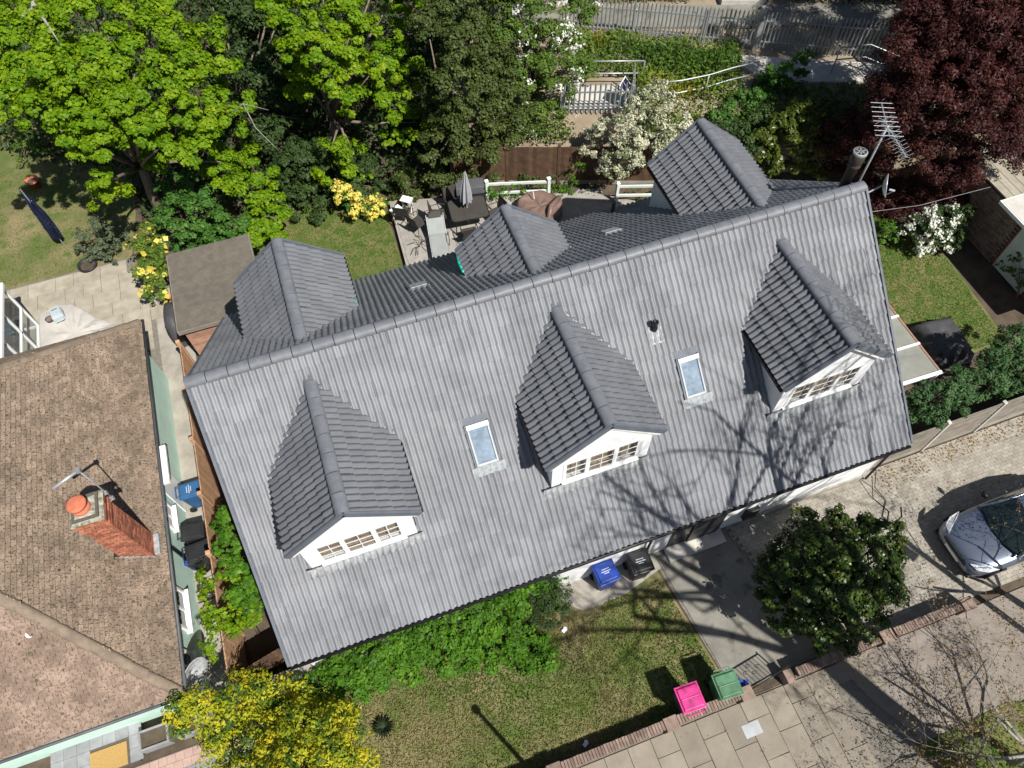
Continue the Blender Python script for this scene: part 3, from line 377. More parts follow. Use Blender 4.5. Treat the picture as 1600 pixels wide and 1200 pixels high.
C_ivy_rail=[(929,937,64,21),(945,912,83,18),(979,896,84,19),(1011,887,85,20),(1045,890,84,21),(1065,882,78,16),(1105,889,62,19),(1135,884,34,20),(1172,883,30,18),(1203,887,30,17),(1214,860,30,24),(937,893,69,22),(959,891,52,24),(986,877,68,23),(1028,880,40,20),(1054,874,55,16),(1088,875,33,16),(1165,857,30,17)]
C_ivy_fence=[(1257,861,121,24),(1226,850,90,19),(1246,847,57,17),(1206,849,30,22),(1228,843,30,19)]
C_yard_bush=[(2130,260,100,27),(2166,262,84,20),(2153,248,63,21),(2172,243,73,19),(2129,238,52,26),(2172,224,51,22)]
C_garage_bush=[(2453,-15,103,21),(2423,-3,60,23),(2445,-11,83,20),(2461,-31,99,21),(2448,-61,113,22),(2427,-25,53,20),(2439,-45,64,23),(2453,-76,38,23),(2432,-77,102,19),(2437,-97,115,26)]
C_thicket=[(1889,750,254,41),(1697,748,256,32),(1738,713,261,37),(1776,700,270,31),(1766,713,141,31),(1848,728,241,41),(1899,715,238,28),(1671,721,246,33),(1699,699,244,38),(1766,672,258,30),(1796,670,234,42),(1882,684,192,39),(1770,717,96,39),(1715,651,233,31),(1738,686,146,31),(1779,626,214,37),(1813,642,215,29),(1783,686,132,29),(1917,666,139,36),(1758,628,198,29),(1783,628,184,34),(1904,652,117,42),(1882,645,89,42),(1767,716,88,42)]
C_copper_fill=[(2624,818,296,80),(2845,713,697,80),(2547,899,720,80),(2499,883,865,80),(2728,1025,526,80),(2645,591,605,80),(2417,626,660,80),(2605,1013,727,80),(2688,494,852,80),(2728,528,832,80),(2595,579,294,80),(2811,667,356,80),(2733,612,867,80),(2344,434,670,80),(2630,489,280,80),(2902,644,572,80),(2544,831,667,80),(2581,814,908,80),(2532,682,754,80),(2545,764,258,80),(2444,786,264,80),(2635,823,292,80),(2646,706,725,80),(2385,875,767,80),(2965,556,569,80),(2613,604,505,80),(2347,638,667,80),(2335,644,791,80),(2345,536,813,80),(2277,511,555,80),(2713,451,475,80),(2367,963,557,80),(2863,498,486,80),(2668,999,566,80),(2264,465,621,80),(2224,575,815,80),(2660,944,492,80),(2173,584,806,80),(2308,622,542,80),(2449,667,894,80),(2758,966,714,80),(2543,582,489,80),(2266,428,662,80),(2335,844,617,80),(2443,1037,679,80),(2374,557,853,80),(2503,928,496,80),(2237,754,822,80),(2647,984,285,80),(2308,568,619,80),(2452,711,794,80),(2862,440,601,80),(2350,600,496,80),(2665,791,503,80),(2578,881,516,80),(2126,505,511,80),(2624,928,516,80),(2811,816,552,80),(2404,727,742,80),(2449,866,573,80),(2283,755,737,80),(2491,466,819,80),(2684,894,645,80),(2536,881,325,80),(2358,775,830,80),(2280,506,425,80),(2635,907,526,80),(2399,658,495,80),(2447,438,600,80),(2203,864,779,80),(2690,742,589,80),(2661,1008,355,80),(2541,690,753,80),(2227,567,389,80),(2606,600,413,80)]  # extra crown clumps added so the tree shades the gates and landing
# ------------------------------------------------------------------ the setting
def sheet(name, poly, z, m, kind='structure', thick=0):
    g = G()
    if thick: g.prism(poly, z-thick, z)
    else:
        n = len(poly); a = sum(poly[i][0]*poly[(i+1)%n][1]-poly[(i+1)%n][0]*poly[i][1] for i in range(n))
        if a < 0: poly = poly[::-1]
        g.add([(x,y,z) for x, y in poly], [tuple(range(n))])
    return tag(g.obj(name, MT[m]), kind=kind)
sheet('ground', [(-120,-120),(140,-120),(140,140),(-120,140)], -.012, 'dirt')
sheet('front_lawn', [(-1.6,-4.9),(9.25,-5.0),(9.75,-8.8),(-1.6,-8.8)], .004, 'lawn_dry')
sheet('rear_lawn', [(.6,4.9),(5.5,4.9),(5.75,11.5),(-1,11.5)], .004, 'lawn')
sheet('neighbour_lawn', [(-30,11.15),(-3.3,11.15),(-3.0,13.2),(-3,26),(-30,26)], .004, 'lawn_dry')
sheet('side_lawn', [(17.4,-2.2),(23.0,-2.4),(23.35,1.2),(22.2,4.2),(17.4,4.6)], .004, 'lawn')
sheet('side_passage', [(-2.75,-8),(-1.68,-8),(-1.68,8.2),(-2.75,8.2)], .004, 'conc')
sheet('concrete_strip', [(6.3,-4.84),(9.42,-4.84),(9.42,-5.3),(8.2,-5.62),(7.0,-5.65),(6.45,-5.1)], .012, 'conc')
sheet('driveway_bed', [(9.3,-4.84),(30,-4.72),(30,-8.78),(9.78,-8.78)], .006, 'joint')
sheet('driveway_apron', [(9.42,-5.0),(11.5,-4.9),(12.3,-8.72),(9.8,-8.72)], .028, 'dconc', thick=.03)
pave = sheet('pavement', [(-30,-8.98),(30,-8.98),(30,-30),(-30,-30)], .0, 'joint')
sheet('footway_tarmac', [(12.5,-9.0),(30,-9.0),(30,-14.5),(14.6,-14.5),(13.5,-11.2),(12.9,-10.1)], .03, 'asph', thick=.03)
sheet('verge_strip', [(13.3,-11.3),(14.6,-14.4),(19,-14.4),(18.5,-12.0),(16,-11.2)], .05, 'lawn', thick=.02)
# pavement slabs, each laid on its own
rs = random.Random(4)
def slab_mesh(w, d, t, m, b=.006):
    g = G(); x, y = w/2, d/2
    g.add([(-x,-y,-t),(x,-y,-t),(x,y,-t),(-x,y,-t),(-x,-y,-b),(x,-y,-b),(x,y,-b),(-x,y,-b),(-x+b,-y+b,0),(x-b,-y+b,0),(x-b,y-b,0),(-x+b,y-b,0)],
          [(0,1,5,4),(1,2,6,5),(2,3,7,6),(3,0,4,7),(4,5,9,8),(5,6,10,9),(6,7,11,10),(7,4,8,11),(8,9,10,11)])
    return g.mesh('slab', MT[m])
sm = slab_mesh(.595, .895, .05, 'slab'); sm2 = slab_mesh(.595, .445, .05, 'slab')
for i in range(-1, 21):
    x = 1.0+i*.605
    y = -9.0-(.45 if i % 2 else .9)/2-.02
    place(sm2 if i % 2 else sm, 'slab', Matrix.Translation((x, y, .035+rs.uniform(-.003,.004))) @ Matrix.Rotation(rs.uniform(-.006,.006), 4, 'Z'), pave)
    y -= (.45 if i % 2 else .9)/2
    for j in range(4):
        if x > 12.2+j*.35: break
        place(sm, 'slab', Matrix.Translation((x, y-.455, .035+rs.uniform(-.006,.007))) @ Matrix.Rotation(rs.uniform(-.014,.014), 4, 'Z'), pave); y -= .905
# driveway of block pavers
drive = bpy.data.objects['driveway_bed']
pm = slab_mesh(.195, .0955, .05, 'paver', .003)
blocks = []
for j in range(41):
    y = -8.72+j*.0985
    if y > -4.76: break
    for i in range(62):
        x = 11.2+i*.199+(.0995 if j % 2 else 0)
        edge = 11.55+(-4.9-y)*.21
        if x < edge+.1 or x > 22.4: continue
        blocks.append((x, y))
blocks.sort(key=lambda p: (p[0]-15.2)**2+((p[1]+6.0)*1.2)**2)
def join_field(name, me, mats, m, parent, seed=0):
    rng = np.random.default_rng(seed); nv = len(me.vertices); co = np.empty(nv*3); me.vertices.foreach_get('co', co); co = co.reshape(-1,3)
    fs = [tuple(p.vertices) for p in me.polygons]; sm_ = [p.use_smooth for p in me.polygons]
    V = np.concatenate([co @ np.array(M.to_3x3()).T+np.array(M.translation) for M in mats])
    n = len(mats); lt = np.array([len(f) for f in fs]*n, dtype=np.int32); li = np.concatenate([np.array([i for f in fs for i in f])+k*nv for k in range(n)]).astype(np.int32)
    o_me = bpy.data.meshes.new(name); o_me.vertices.add(len(V)); o_me.vertices.foreach_set('co', V.reshape(-1))
    o_me.loops.add(len(li)); o_me.loops.foreach_set('vertex_index', li)
    o_me.polygons.add(len(lt)); o_me.polygons.foreach_set('loop_start', (np.cumsum(lt)-lt).astype(np.int32)); o_me.polygons.foreach_set('loop_total', lt)
    o_me.polygons.foreach_set('use_smooth', sm_*n)
    a = o_me.attributes.new('rnd', 'FLOAT', 'FACE'); a.data.foreach_set('value', np.repeat(rng.random(n), len(fs)).astype(np.float32))
    o_me.materials.append(m); o_me.update(calc_edges=True)
    o = bpy.data.objects.new(name, o_me); link(o, parent); WM[o.name] = Matrix.Identity(4)
    return tag(o, kind='stuff')
bm_ = [Matrix.Translation((x, y, .030+rs.uniform(-.002,.003))) @ Matrix.Rotation(rs.uniform(-.015,.015), 4, 'Z') for x, y in blocks]
for M in bm_[:300]: place(pm, 'block', M, drive)
join_field('blocks', pm, bm_[300:], MT['paver'], drive, 5)
# neighbour's stone patio, our rear terrace
npat = sheet('neighbour_patio', [(-9,5.6),(-2.75,5.6),(-2.75,8.2),(-1.7,8.2),(-1.7,8.6),(-3.2,11.15),(-9,11.15)], .002, 'joint')
ps = slab_mesh(.59, .59, .04, 'stone'); ps2 = slab_mesh(.89, .59, .04, 'stone')
for j in range(9):
    y = 5.95+j*.6; x = -8.9+(j % 3)*.3
    while x < -2.0:
        big = rs.random() < .4; w = .9 if big else .6
        lim = -2.75 if y < 8.2 else -1.75-(y-8.6)*.55
        if x+w < lim: place(ps2 if big else ps, 'slab', Matrix.Translation((x+w/2, y, .042+rs.uniform(-.003,.003))), npat)
        x += w
ter = sheet('rear_terrace', [(5.55,5.0),(14.9,5.0),(14.6,7.0),(12.8,8.3),(9.4,9.35),(5.9,10.35)], .24, 'decking', thick=.26)
ds = slab_mesh(.89, .89, .03, 'decking', .004)
for i in range(10):
    for j in range(5):
        x, y = 6.15+i*.9, 5.5+j*.9
        if y < 10.35-(x-5.9)*.30-.75 and not (x > 12.8 and y > 6.6): place(ds, 'slab', Matrix.Translation((x+.05*j, y, .262+rs.uniform(-.002,.002))), ter)
# the bank and the public path behind, a metre or two higher than the gardens
g = G(); prof = [(20.75,-.1),(20.95,1.15),(21.85,1.9),(22.1,2.0),(24.2,2.0),(26.2,2.0),(29.5,2.1),(60,2.6)]
xs = [-2+i*1.5 for i in range(34)]; rb = random.Random(8)
g.add([park(X, Y, z+(rb.uniform(-.06,.06) if 1 < i < 6 else 0)) for X in xs for i, (Y, z) in enumerate(prof)],
      [(a*8+b, (a+1)*8+b, (a+1)*8+b+1, a*8+b+1) for a in range(len(xs)-1) for b in range(7)])
tag(g.obj('bank', MT['bank'], smooth=True), kind='structure')
def pk(pts): return [park(*p)[:2] for p in pts]
sheet('footpath', pk([(-2,26.95),(40,25.6),(40,27.1),(-2,28.3)]), 2.14, 'dconc', thick=.1)
sheet('path_spur', pk([(8.9,28.0),(10.6,27.9),(10.8,34),(8.4,34)]), 2.32, 'lconc', thick=.3)
sheet('concrete_landing', pk([(8.3,24.95),(14.6,24.0),(14.2,23.0),(9.9,23.2)]), 2.10, 'lconc', thick=.15)
sheet('concrete_pad', pk([(2.4,22.05),(5.2,22.0),(5.1,23.3),(2.4,23.4)]), 2.09, 'lconc', thick=.15)

# ------------------------------------------------------------------ the house with the grey roof
L, RUN, ZR, ZE = 16.12, 5.07, 6.85, 2.57
KS = (ZR-ZE)/RUN; PA = math.atan(KS); cs, sn = math.cos(PA), math.sin(PA)
rz_ = lambda y: ZR-KS*abs(y)
house = thing('house', 'long house with a grey tiled roof and six gabled dormers', 'house', (L/2, 0, 0))
g = G(); zt = lambda y: rz_(y)-.28
g.ext_x([(-4.84,-.05),(4.84,-.05),(4.84,zt(4.84)),(0,zt(0)),(-4.84,zt(4.84))], .18, L-.18)
g.obj('wall', MT['render'], house)
g = G()
for sg in (1, -1):
    n = Vector((0,-sn*sg,cs)); P0 = Vector((0,-RUN*sg,ZE)); up = Vector((0,cs*sg,sn))
    g.frame(P0, (1,0,0), up, n, .02, L-.02, .03, 6.62, -.10, -.035)
roof = g.obj('roof', MT['under'], house)
# double-roll interlocking tile
def roll_tile(W, LEN, m, lift=.042, lip=.05, half=False):
    k = W/.3
    px = [0,.018,.038,.075,.112,.132,.168,.188,.225,.262,.282,.3]; ph = [0,0,.038,.062,.038,0,0,.038,.062,.038,0,0]
    if half: px, ph = px[:6]+[.15], ph[:6]+[0]
    n = len(px); v = []
    for y, e in ((0,lift),(LEN,0)): v += [(px[i]*k, y, ph[i]+e) for i in range(n)]
    v += [(px[i]*k, 0, ph[i]+lift) for i in range(n)]+[(px[i]*k, .004, ph[i]+lift-lip) for i in range(n)]
    f = [(i,i+1,n+i+1,n+i) for i in range(n-1)]+[(3*n+i,3*n+i+1,2*n+i+1,2*n+i) for i in range(n-1)]
    me = bpy.data.meshes.new('roof_tile'); me.from_pydata(v, [], f); me.materials.append(m)
    me.polygons.foreach_set('use_smooth', [True]*(n-1)+[False]*(n-1)); me.update(); return me
TW = L/54; TL, GA = .40, 6.6/19
tile = roll_tile(TW-.002, TL, MT['tile']); tile_d = roll_tile(TW-.002, TL, MT['tile_new']); half_tile = roll_tile(TW-.002, TL, MT['tile'], half=True); halves = []
def frame_m(P, ux, uy, un):
    M = Matrix((ux, uy, un)).transposed().to_4x4(); M.translation = P; return M
rt = random.Random(21)
def jit(M): return M @ Matrix.Translation((rt.uniform(-.005,.005), rt.uniform(-.008,.008), rt.uniform(-.001,.005))) @ Matrix.Rotation(rt.uniform(-.003,.003), 4, 'Z') @ Matrix.Rotation(rt.uniform(-.002,.002), 4, 'X')
FD = [2.36, 7.97, 13.72]; RD = [(2.39, 3.75), (7.96, 2.86), (13.93, 4.0)]
DZ, DH, DE = 6.42, 1.39, 5.30; DK = (DZ-DE)/DH; DA = math.atan(DK); dc, dsn = math.cos(DA), math.sin(DA)
RZZ, RE_ = 6.34, 5.24; RK = (RZZ-RE_)/1.36; RA = math.atan(RK); rc, rsn = math.cos(RA), math.sin(RA)
DF = -3.72                                   # front edge of the front dormer roofs
SKY = [(18.5*TW,-2.40), (36*TW,-2.41)]; RVENT = [(5.38,2.32), (10.72,2.29)]
field = []                                   # (matrix, normal, part, shown)
def hidden_main(x, y):
    if y < 0:
        for d in FD:
            if abs(x-d) < 1.12 and y > -3.5 and DZ-DK*abs(x-d)-.15 > rz_(y): return True
        for sx, sy in SKY:
            if abs(x-sx) < .27 and -.56 < (y-sy) < .47: return True
    else:
        for d, yt in RD:
            if abs(x-d) < 1.08 and y < yt-.25 and RZZ-RK*abs(x-d)-.15 > rz_(y): return True
    return False
for sg in (1, -1):
    ux = Vector((sg,0,0)); up = Vector((0,cs*sg,sn)); n = Vector((0,-sn*sg,cs))
    P0 = Vector((0 if sg > 0 else L, -RUN*sg, ZE))
    for j in range(19):
        for i in range(54):
            a = i*TW
            if sg > 0 and i in (17, 19):      # half tiles either side of the rooflight
                P = P0+ux*(a+(TW/2 if i == 19 else 0))+up*(j*GA); c = P+up*GA/2
                if -.56 < c.y-SKY[0][1] < .47: halves.append(jit(frame_m(P, ux, up, n))); continue
            P = P0+ux*a+up*(j*GA); c = P+ux*TW/2+up*GA/2
            if hidden_main(c.x, c.y): continue
            field.append((jit(frame_m(P, ux, up, n)), n, roof, c))
dorm = []
def dormer(xd, yf, sg, zr, zeave, half, k, ang, label, wall=True):
    """sg=-1: faces the front garden; sg=+1: faces the back. yf: front edge of its roof."""
    cc, ss = math.cos(ang), math.sin(ang); hw = half-.19
    yw = yf-sg*.12; yin = sg*.75*0+ (sg*.9)
    g = G(); zb = rz_(yw)-.25; zr_ = zr-.13; zw = zr_-k*hw
    ring = lambda pts, y0, y1: g.ext_y(pts, min(y0,y1), max(y0,y1))
    x0, x1 = xd-hw, xd+hw
    yi = yw-sg*.12
    if sg < 0:   # front wall with an opening for the windows
        oz0, oz1, oh = 4.04, 5.01, .94
        ring([(x0,zb),(x1,zb),(x1,oz0),(x0,oz0)], yw, yi)
        ring([(x0,oz0),(xd-oh,oz0),(xd-oh,oz1),(x0,oz1)], yw, yi); ring([(xd+oh,oz0),(x1,oz0),(x1,oz1),(xd+oh,oz1)], yw, yi)
        ring([(x0,oz1),(x1,oz1),(x1,zw),(xd,zr_),(x0,zw)], yw, yi)
    else: ring([(x0,zb),(x1,zb),(x1,zw),(xd,zr_),(x0,zw)], yw, yi)
    for xx in (x0, x1-.08):  # cheeks reach back into the main roof
        p = [(yi, zb), (yi, zw), ((ZR-zw)/KS*sg, zw)]
        if sg < 0: p = p[::-1]
        g.ext_x(p if sg > 0 else p, xx, xx+.08)
    d = g.obj('dormer', MT['render'], house); d['label'] = label
    # roof deck of the dormer
    g = G(); yb = (ZR-zr)/KS*sg
    for s2 in (-1, 1):
        up = Vector((-s2*cc,0,ss)); n = Vector((s2*ss,0,cc)); sl = half/cc
        P = Vector((xd+s2*half, 0, zeave)); ybe = (ZR-zeave)/KS*sg
        vs_ = []
        for q_ in (-.10, -.03):
            vs_ += [P+Vector((0,yf-sg*.02,0))+up*.04+n*q_, P+Vector((0,ybe,0))+up*.04+n*q_, P+Vector((0,yb-sg*.0,0))+up*sl+n*q_, P+Vector((0,yf-sg*.02,0))+up*sl+n*q_]
        g.add(vs_, [(0,1,2,3),(7,6,5,4),(0,4,5,1),(1,5,6,2),(2,6,7,3),(3,7,4,0)])
        # tiles
        ux = up.cross(n); rows = int(sl/GA)+1; ga = sl/5.25
        for j in range(5):
            z = zeave+ss*j*ga; zc = z+ss*ga
            for i in range(14):
                a0 = yf-sg*i*TW; P1 = Vector((xd+s2*half, a0, zeave))+up*(j*ga-.01)
                if ux.y*sg > 0: P1.y -= sg*TW
                c = P1+ux*TW/2+up*ga/2
                if abs(a0-sg*TW*.0) < (ZR-zc)/KS-.02 and abs(c.y) < (ZR-zc)/KS: continue
                field.append((jit(frame_m(P1, ux, up, n)), n, d, c))
        # verge along the rake, gutter along the eave
    g.obj('roof_deck', MT['under'], d)
    g = G(); gw = G()
    for s2 in (-1, 1):
        e = Vector((xd+s2*(half+.01), yf+sg*.015, zeave+.0)); t = Vector((xd, yf+sg*.015, zr+.0))
        g.beam(e+Vector((0,0,-.005)), t+Vector((0,0,.03)), .05, .14)
        gw.beam(e+Vector((-s2*.06,-sg*.045,-.13)), t+Vector((0,-sg*.045,-.10)), .03, .14)
    g.obj('verge', MT['tile_edge'], d); gw.obj('bargeboard', MT['white'], d)
    for s2 in (-1, 1):
        g = G(); ybe = (ZR-zeave)/KS*sg
        g.tube([(xd+s2*(half+.035), yf-sg*.02, zeave-.06), (xd+s2*(half+.035), ybe+sg*.08, zeave-.055)], .05, 8)
        gt = g.obj('gutter', MT['black'], d, True)
        g = G(); g.box(xd+s2*(half+.03)-.07, xd+s2*(half+.03)+.07, ybe+sg*.0-.07, ybe+sg*.0+.07, zeave-.07, zeave+.05)
        g.obj('valley_end', MT['lead'], d, bevel=.02)
        # lead valley gutters
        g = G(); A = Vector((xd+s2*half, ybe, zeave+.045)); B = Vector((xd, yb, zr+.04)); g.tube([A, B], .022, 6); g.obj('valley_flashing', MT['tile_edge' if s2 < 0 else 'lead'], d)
    dorm.append(d)
    # ridge tiles
    nr = int(abs(yf-yb)/.45)+1
    for i in range(nr):
        y = yf-sg*(.45*i) if sg < 0 else yf-.45*(i+1)
        M = Matrix.Translation((xd, y, zr+.0)) @ Matrix.Rotation(R(90), 4, 'Z') @ Matrix.Rotation(rt.uniform(-.008,.008), 4, 'Y')
        place(ridge_me, 'ridge_tile', M, d)
    if sg > 0: 
        return d
    # lead apron dressed over the rolls below the window wall
    g = G(); px = [0,.018,.038,.06,.075,.09,.112]; ph = [0,0,.038,.056,.062,.056,.038]
    i0, i1 = int((x0-.08)/TW*2), int((x1+.08)/TW*2)+1; xs_, hs_ = [], []
    for i in range(i0, i1):
        xs_ += [i*TW/2+q_*TW/.3 for q_ in px]; hs_ += ph
    n = Vector((0,-sn,cs)); up = Vector((0,cs,sn)); nn = len(xs_); v = []
    Pb = Vector((0, yw-.005, rz_(yw)))
    for kk, (sl, h) in enumerate(((.10,.20),(.0,.048),(-.17,.042),(-.17,.02))):
        v += [Vector((x,0,0))+Pb+up*(sl+(rt.uniform(-.012,.012) if kk >= 2 and int(i/7)%1 == 0 else 0))+n*((hs_[i] if kk else 0)+h) for i, x in enumerate(xs_)]
    g.add(v, [(q_*nn+i+1, q_*nn+i, (q_+1)*nn+i, (q_+1)*nn+i+1) for q_ in range(3) for i in range(nn-1)])
    g.obj('lead_apron', MT['lead'], d, True)
    # windows: three casements, each with two by three panes, a room behind
    oz0, oz1 = 4.04, 5.01
    g = G(); g.box(xd-.95, xd+.95, yw+.14, yw+.6, oz0-.1, oz1+.1); g.box(xd-.95, xd+.95, yi, yw+.55, oz0-.12, oz0-.07)
    g.box(xd-.98, xd-.95, yi, yw+.6, oz0-.1, oz1+.1); g.box(xd+.95, xd+.98, yi, yw+.6, oz0-.1, oz1+.1)
    g.box(xd-.3, xd+.35, yw+.07, yw+.14, oz0-.05, oz0+.3)
    g.obj('room', MT['room'], d)
    g = G(); f = .035; yo = yw-.002
    g.box(xd-.94, xd+.94, yo-.012, yo+.04, oz0, oz0+.05); g.box(xd-.94, xd+.94, yo-.012, yo+.04, oz1-.05, oz1)
    for xx in (-.94, -.365, .315, .89): g.box(xd+xx, xd+xx+.05, yo-.011, yo+.04, oz0+.05, oz1-.05)
    g.obj('window_frame', MT['upvc'], d, bevel=.006)
    g = G(); g.box(xd-.96, xd+.96, yw-.07, yw+.02, oz0-.045, oz0-.002); g.obj('window_sill', MT['upvc'], d, bevel=.006)
    for a, b in ((-.89,-.365), (-.315,.315), (.365,.89)):
        g = G(); y0, y1 = yo-.008, yo+.014; za, zb_ = oz0+.05, oz1-.05
        w = .03; xa, xb = xd+a, xd+b
        g.box(xa, xa+w, y0, y1, za, zb_); g.box(xb-w, xb, y0, y1, za, zb_); g.box(xa+w, xb-w, y0, y1, za, za+w); g.box(xa+w, xb-w, y0, y1, zb_-w, zb_)
        xm = (xa+xb)/2; h3 = (zb_-za-2*w)/3
        g.box(xm-.009, xm+.009, y0+.003, y1-.006, za+w, zb_-w)
        for q_ in (1, 2): g.box(xa+w, xb-w, y0+.004, y1-.007, za+w+h3*q_-.009, za+w+h3*q_+.009)
        g.obj('casement', MT['upvc'], d)
        for ci in (0, 1):
            for q_ in range(3):
                gp = G(); p0 = xa+w if ci == 0 else xm+.009; p1 = xm-.009 if ci == 0 else xb-w
                gp.box(p0, p1, yo-.001, yo+.004, za+w+h3*q_+.009*(q_ > 0), za+w+h3*(q_+1)-.009*(q_ < 2)); gp.obj('pane', MT['glass'], d)
    return d
# half-round ridge tile along +x from 0 to .45
def ridge_mesh(r=.15, l=.432):
    v, f = [], []; n = 10
    for x, rr in ((0,r),(l,r-.001),(0,r-.03)):
        for j in range(n+1):
            a = math.pi*(-.06+1.12*j/n); v.append((x, math.cos(a)*rr, math.sin(a)*rr*.72-.005))
    m_ = n+1
    f += [(j+1, j, m_+j, m_+j+1) for j in range(n)]
    b = len(v); v += [v[j] for j in range(m_)]; f += [(b+j, b+j+1, 2*m_+j+1, 2*m_+j) for j in range(n)]
    b = len(v); v += [v[m_+j] for j in range(m_)]; f.append(tuple(b+j for j in range(m_)))
    me = bpy.data.meshes.new('ridge_tile'); me.from_pydata(v, [], [t[::-1] for t in f]); me.materials.append(MT['ridge'])
    me.polygons.foreach_set('use_smooth', [True]*n+[False]*(n+1)); me.update(); return me
ridge_me = ridge_mesh()
nr = 36
for i in range(nr):
    place(ridge_me, 'ridge_tile', Matrix.Translation((-.03+i*(L+.05)/nr, 0, ZR+.02+rt.uniform(-.004,.004))) @ Matrix.Rotation(R(-1.0), 4, 'Y') @ Matrix.Rotation(rt.uniform(-.006,.006), 4, 'Z'), roof)
for i, xd in enumerate(FD):
    dormer(xd, DF, -1, DZ, DE, DH, DK, DA, ['front dormer nearest the brown-roofed house', 'middle front dormer', 'front dormer nearest the car'][i])
for i, (xd, yt) in enumerate(RD):
    dormer(xd, yt, 1, RZZ, RE_, 1.36, RK, RA, ['rear dormer above the shed', 'short rear dormer above the patio table', 'rear dormer below the white flowering shrub'][i])
# 300 tiles that show largest are pieces of their own, the rest one mesh
def shows(M, n, c):
    v = CAM-c; d = v.length; return max(0, n.dot(v/d))/d**2
field.sort(key=lambda t: -shows(t[0], t[1], t[3]))
for M, n, part, c in field[:300]: place(tile if part is roof else tile_d, 'roof_tile', M, part)
join_field('roof_tiles', tile, [t[0] for t in field[300:] if t[2] is roof], MT['tile'], house, 7)
join_field('dormer_tiles', tile_d, [t[0] for t in field[300:] if t[2] is not roof], MT['tile_new'], house, 17)
join_field('half_tiles', half_tile, halves, MT['tile'], roof, 8)
# black ridge-to-tile gaps filled with mortar bits, eaves gutter, fascia, verges
g = G(); g.box(.05, L-.05, -4.99, -4.95, ZE-.22, ZE-.03); g.box(.05, L-.05, 4.95, 4.99, ZE-.22, ZE-.03); g.obj('fascia', MT['white'], house)
for y in (-5.12, 5.12):
    g = G(); g.tube([(.0, y, ZE-.06), (L, y, ZE-.07)], .055, 8); g.obj('gutter', MT['black'], house, True)
for x in (-.015, L+.045):
    for sg in (-1, 1):
        g = G(); g.beam((x, sg*RUN, ZE-.01), (x, 0, ZR-.0), .06, .12); g.obj('verge', MT['tile_edge'], house)
for x in (16.02, 9.05):
    g = G(); g.tube([(x, -5.1, ZE-.08), (x, -4.93, ZE-.35), (x, -4.93, .1)], .035, 8); g.obj('downpipe', MT['black'], house, True)
# skylights
for i, (x, y) in enumerate(SKY):
    n = Vector((0,-sn,cs)); up = Vector((0,cs,sn)); P = Vector((x, y, rz_(y)))
    g = G(); hw, hl = .255, .49
    fr = lambda *a: g.frame(P, (1,0,0), up, n, *a)
    fr(-hw, hw, hl-.11, hl, -.02, .105); fr(-hw, -hw+.04, -hl, hl-.11, -.02, .10); fr(hw-.04, hw, -hl, hl-.11, -.02, .10); fr(-hw+.04, hw-.04, -hl, -hl+.06, -.02, .10)
    s_ = g.obj('skylight', MT['skyframe'], house, bevel=.008)
    g = G(); g.frame(P, (1,0,0), up, n, -hw+.04, hw-.04, -hl+.06, hl-.11, .08, .088); g.obj('pane', MT['sky_glass'], s_)
    g = G(); g.frame(P, (1,0,0), up, n, -hw+.04, hw-.04, -hl+.06, hl-.11, .05, .06); g.obj('blind', MT['blind'], s_)
    g = G()
    for a, b in ((-hw-.045, -hw), (hw, hw+.03)): g.frame(P, (1,0,0), up, n, a, b, -hl-.02, hl+.02, -.01, .075)
    g.frame(P, (1,0,0), up, n, -hw-.04, hw+.04, hl, hl+.30, -.03, .02); g.frame(P, (1,0,0), up, n, -hw-.04, hw+.04, -hl-.35, -hl, -.03, .02); g.obj('flashing', MT['tile_edge'], s_); g = G(); g.frame(P, (1,0,0), up, n, -hw-.005, hw+.005, hl-.10, hl+.005, .106, .112); g.obj('top_cover', MT['white'], s_)
    v = []; W = 26; rows = 4
    for r_ in range(rows):
        for c_ in range(W+1):
            xx = -.40+c_*.8/W; h = .092+.02*math.sin((x+xx)/(TW/2)*2*math.pi)*(r_/3)+rt.uniform(-.004,.004)
            v.append(P+Vector((xx,0,0))+up*(-hl-.005-r_*.075)+n*(h if r_ < 3 else h-.008))
    g = G().add(v, [((r_+1)*(W+1)+c_, (r_+1)*(W+1)+c_+1, r_*(W+1)+c_+1, r_*(W+1)+c_) for r_ in range(rows-1) for c_ in range(W)])
    g.obj('apron', MT['lead_green'], s_, True)
for i, (x, y) in enumerate(RVENT):
    n = Vector((0,sn,cs)); up = Vector((0,-cs,sn)); P = Vector((x, y, rz_(y)))
    g = G(); g.frame(P, (-1,0,0), up, n, -.28, .28, -.3, .3, -.02, .09); s_ = g.obj('skylight', MT['tile_edge'], house, bevel=.01)
    g = G(); g.frame(P, (-1,0,0), up, n, -.22, .22, -.24, .24, .09, .105); g.obj('pane', MT['sky_glass'] if i == 9 else MT['lead'], s_)
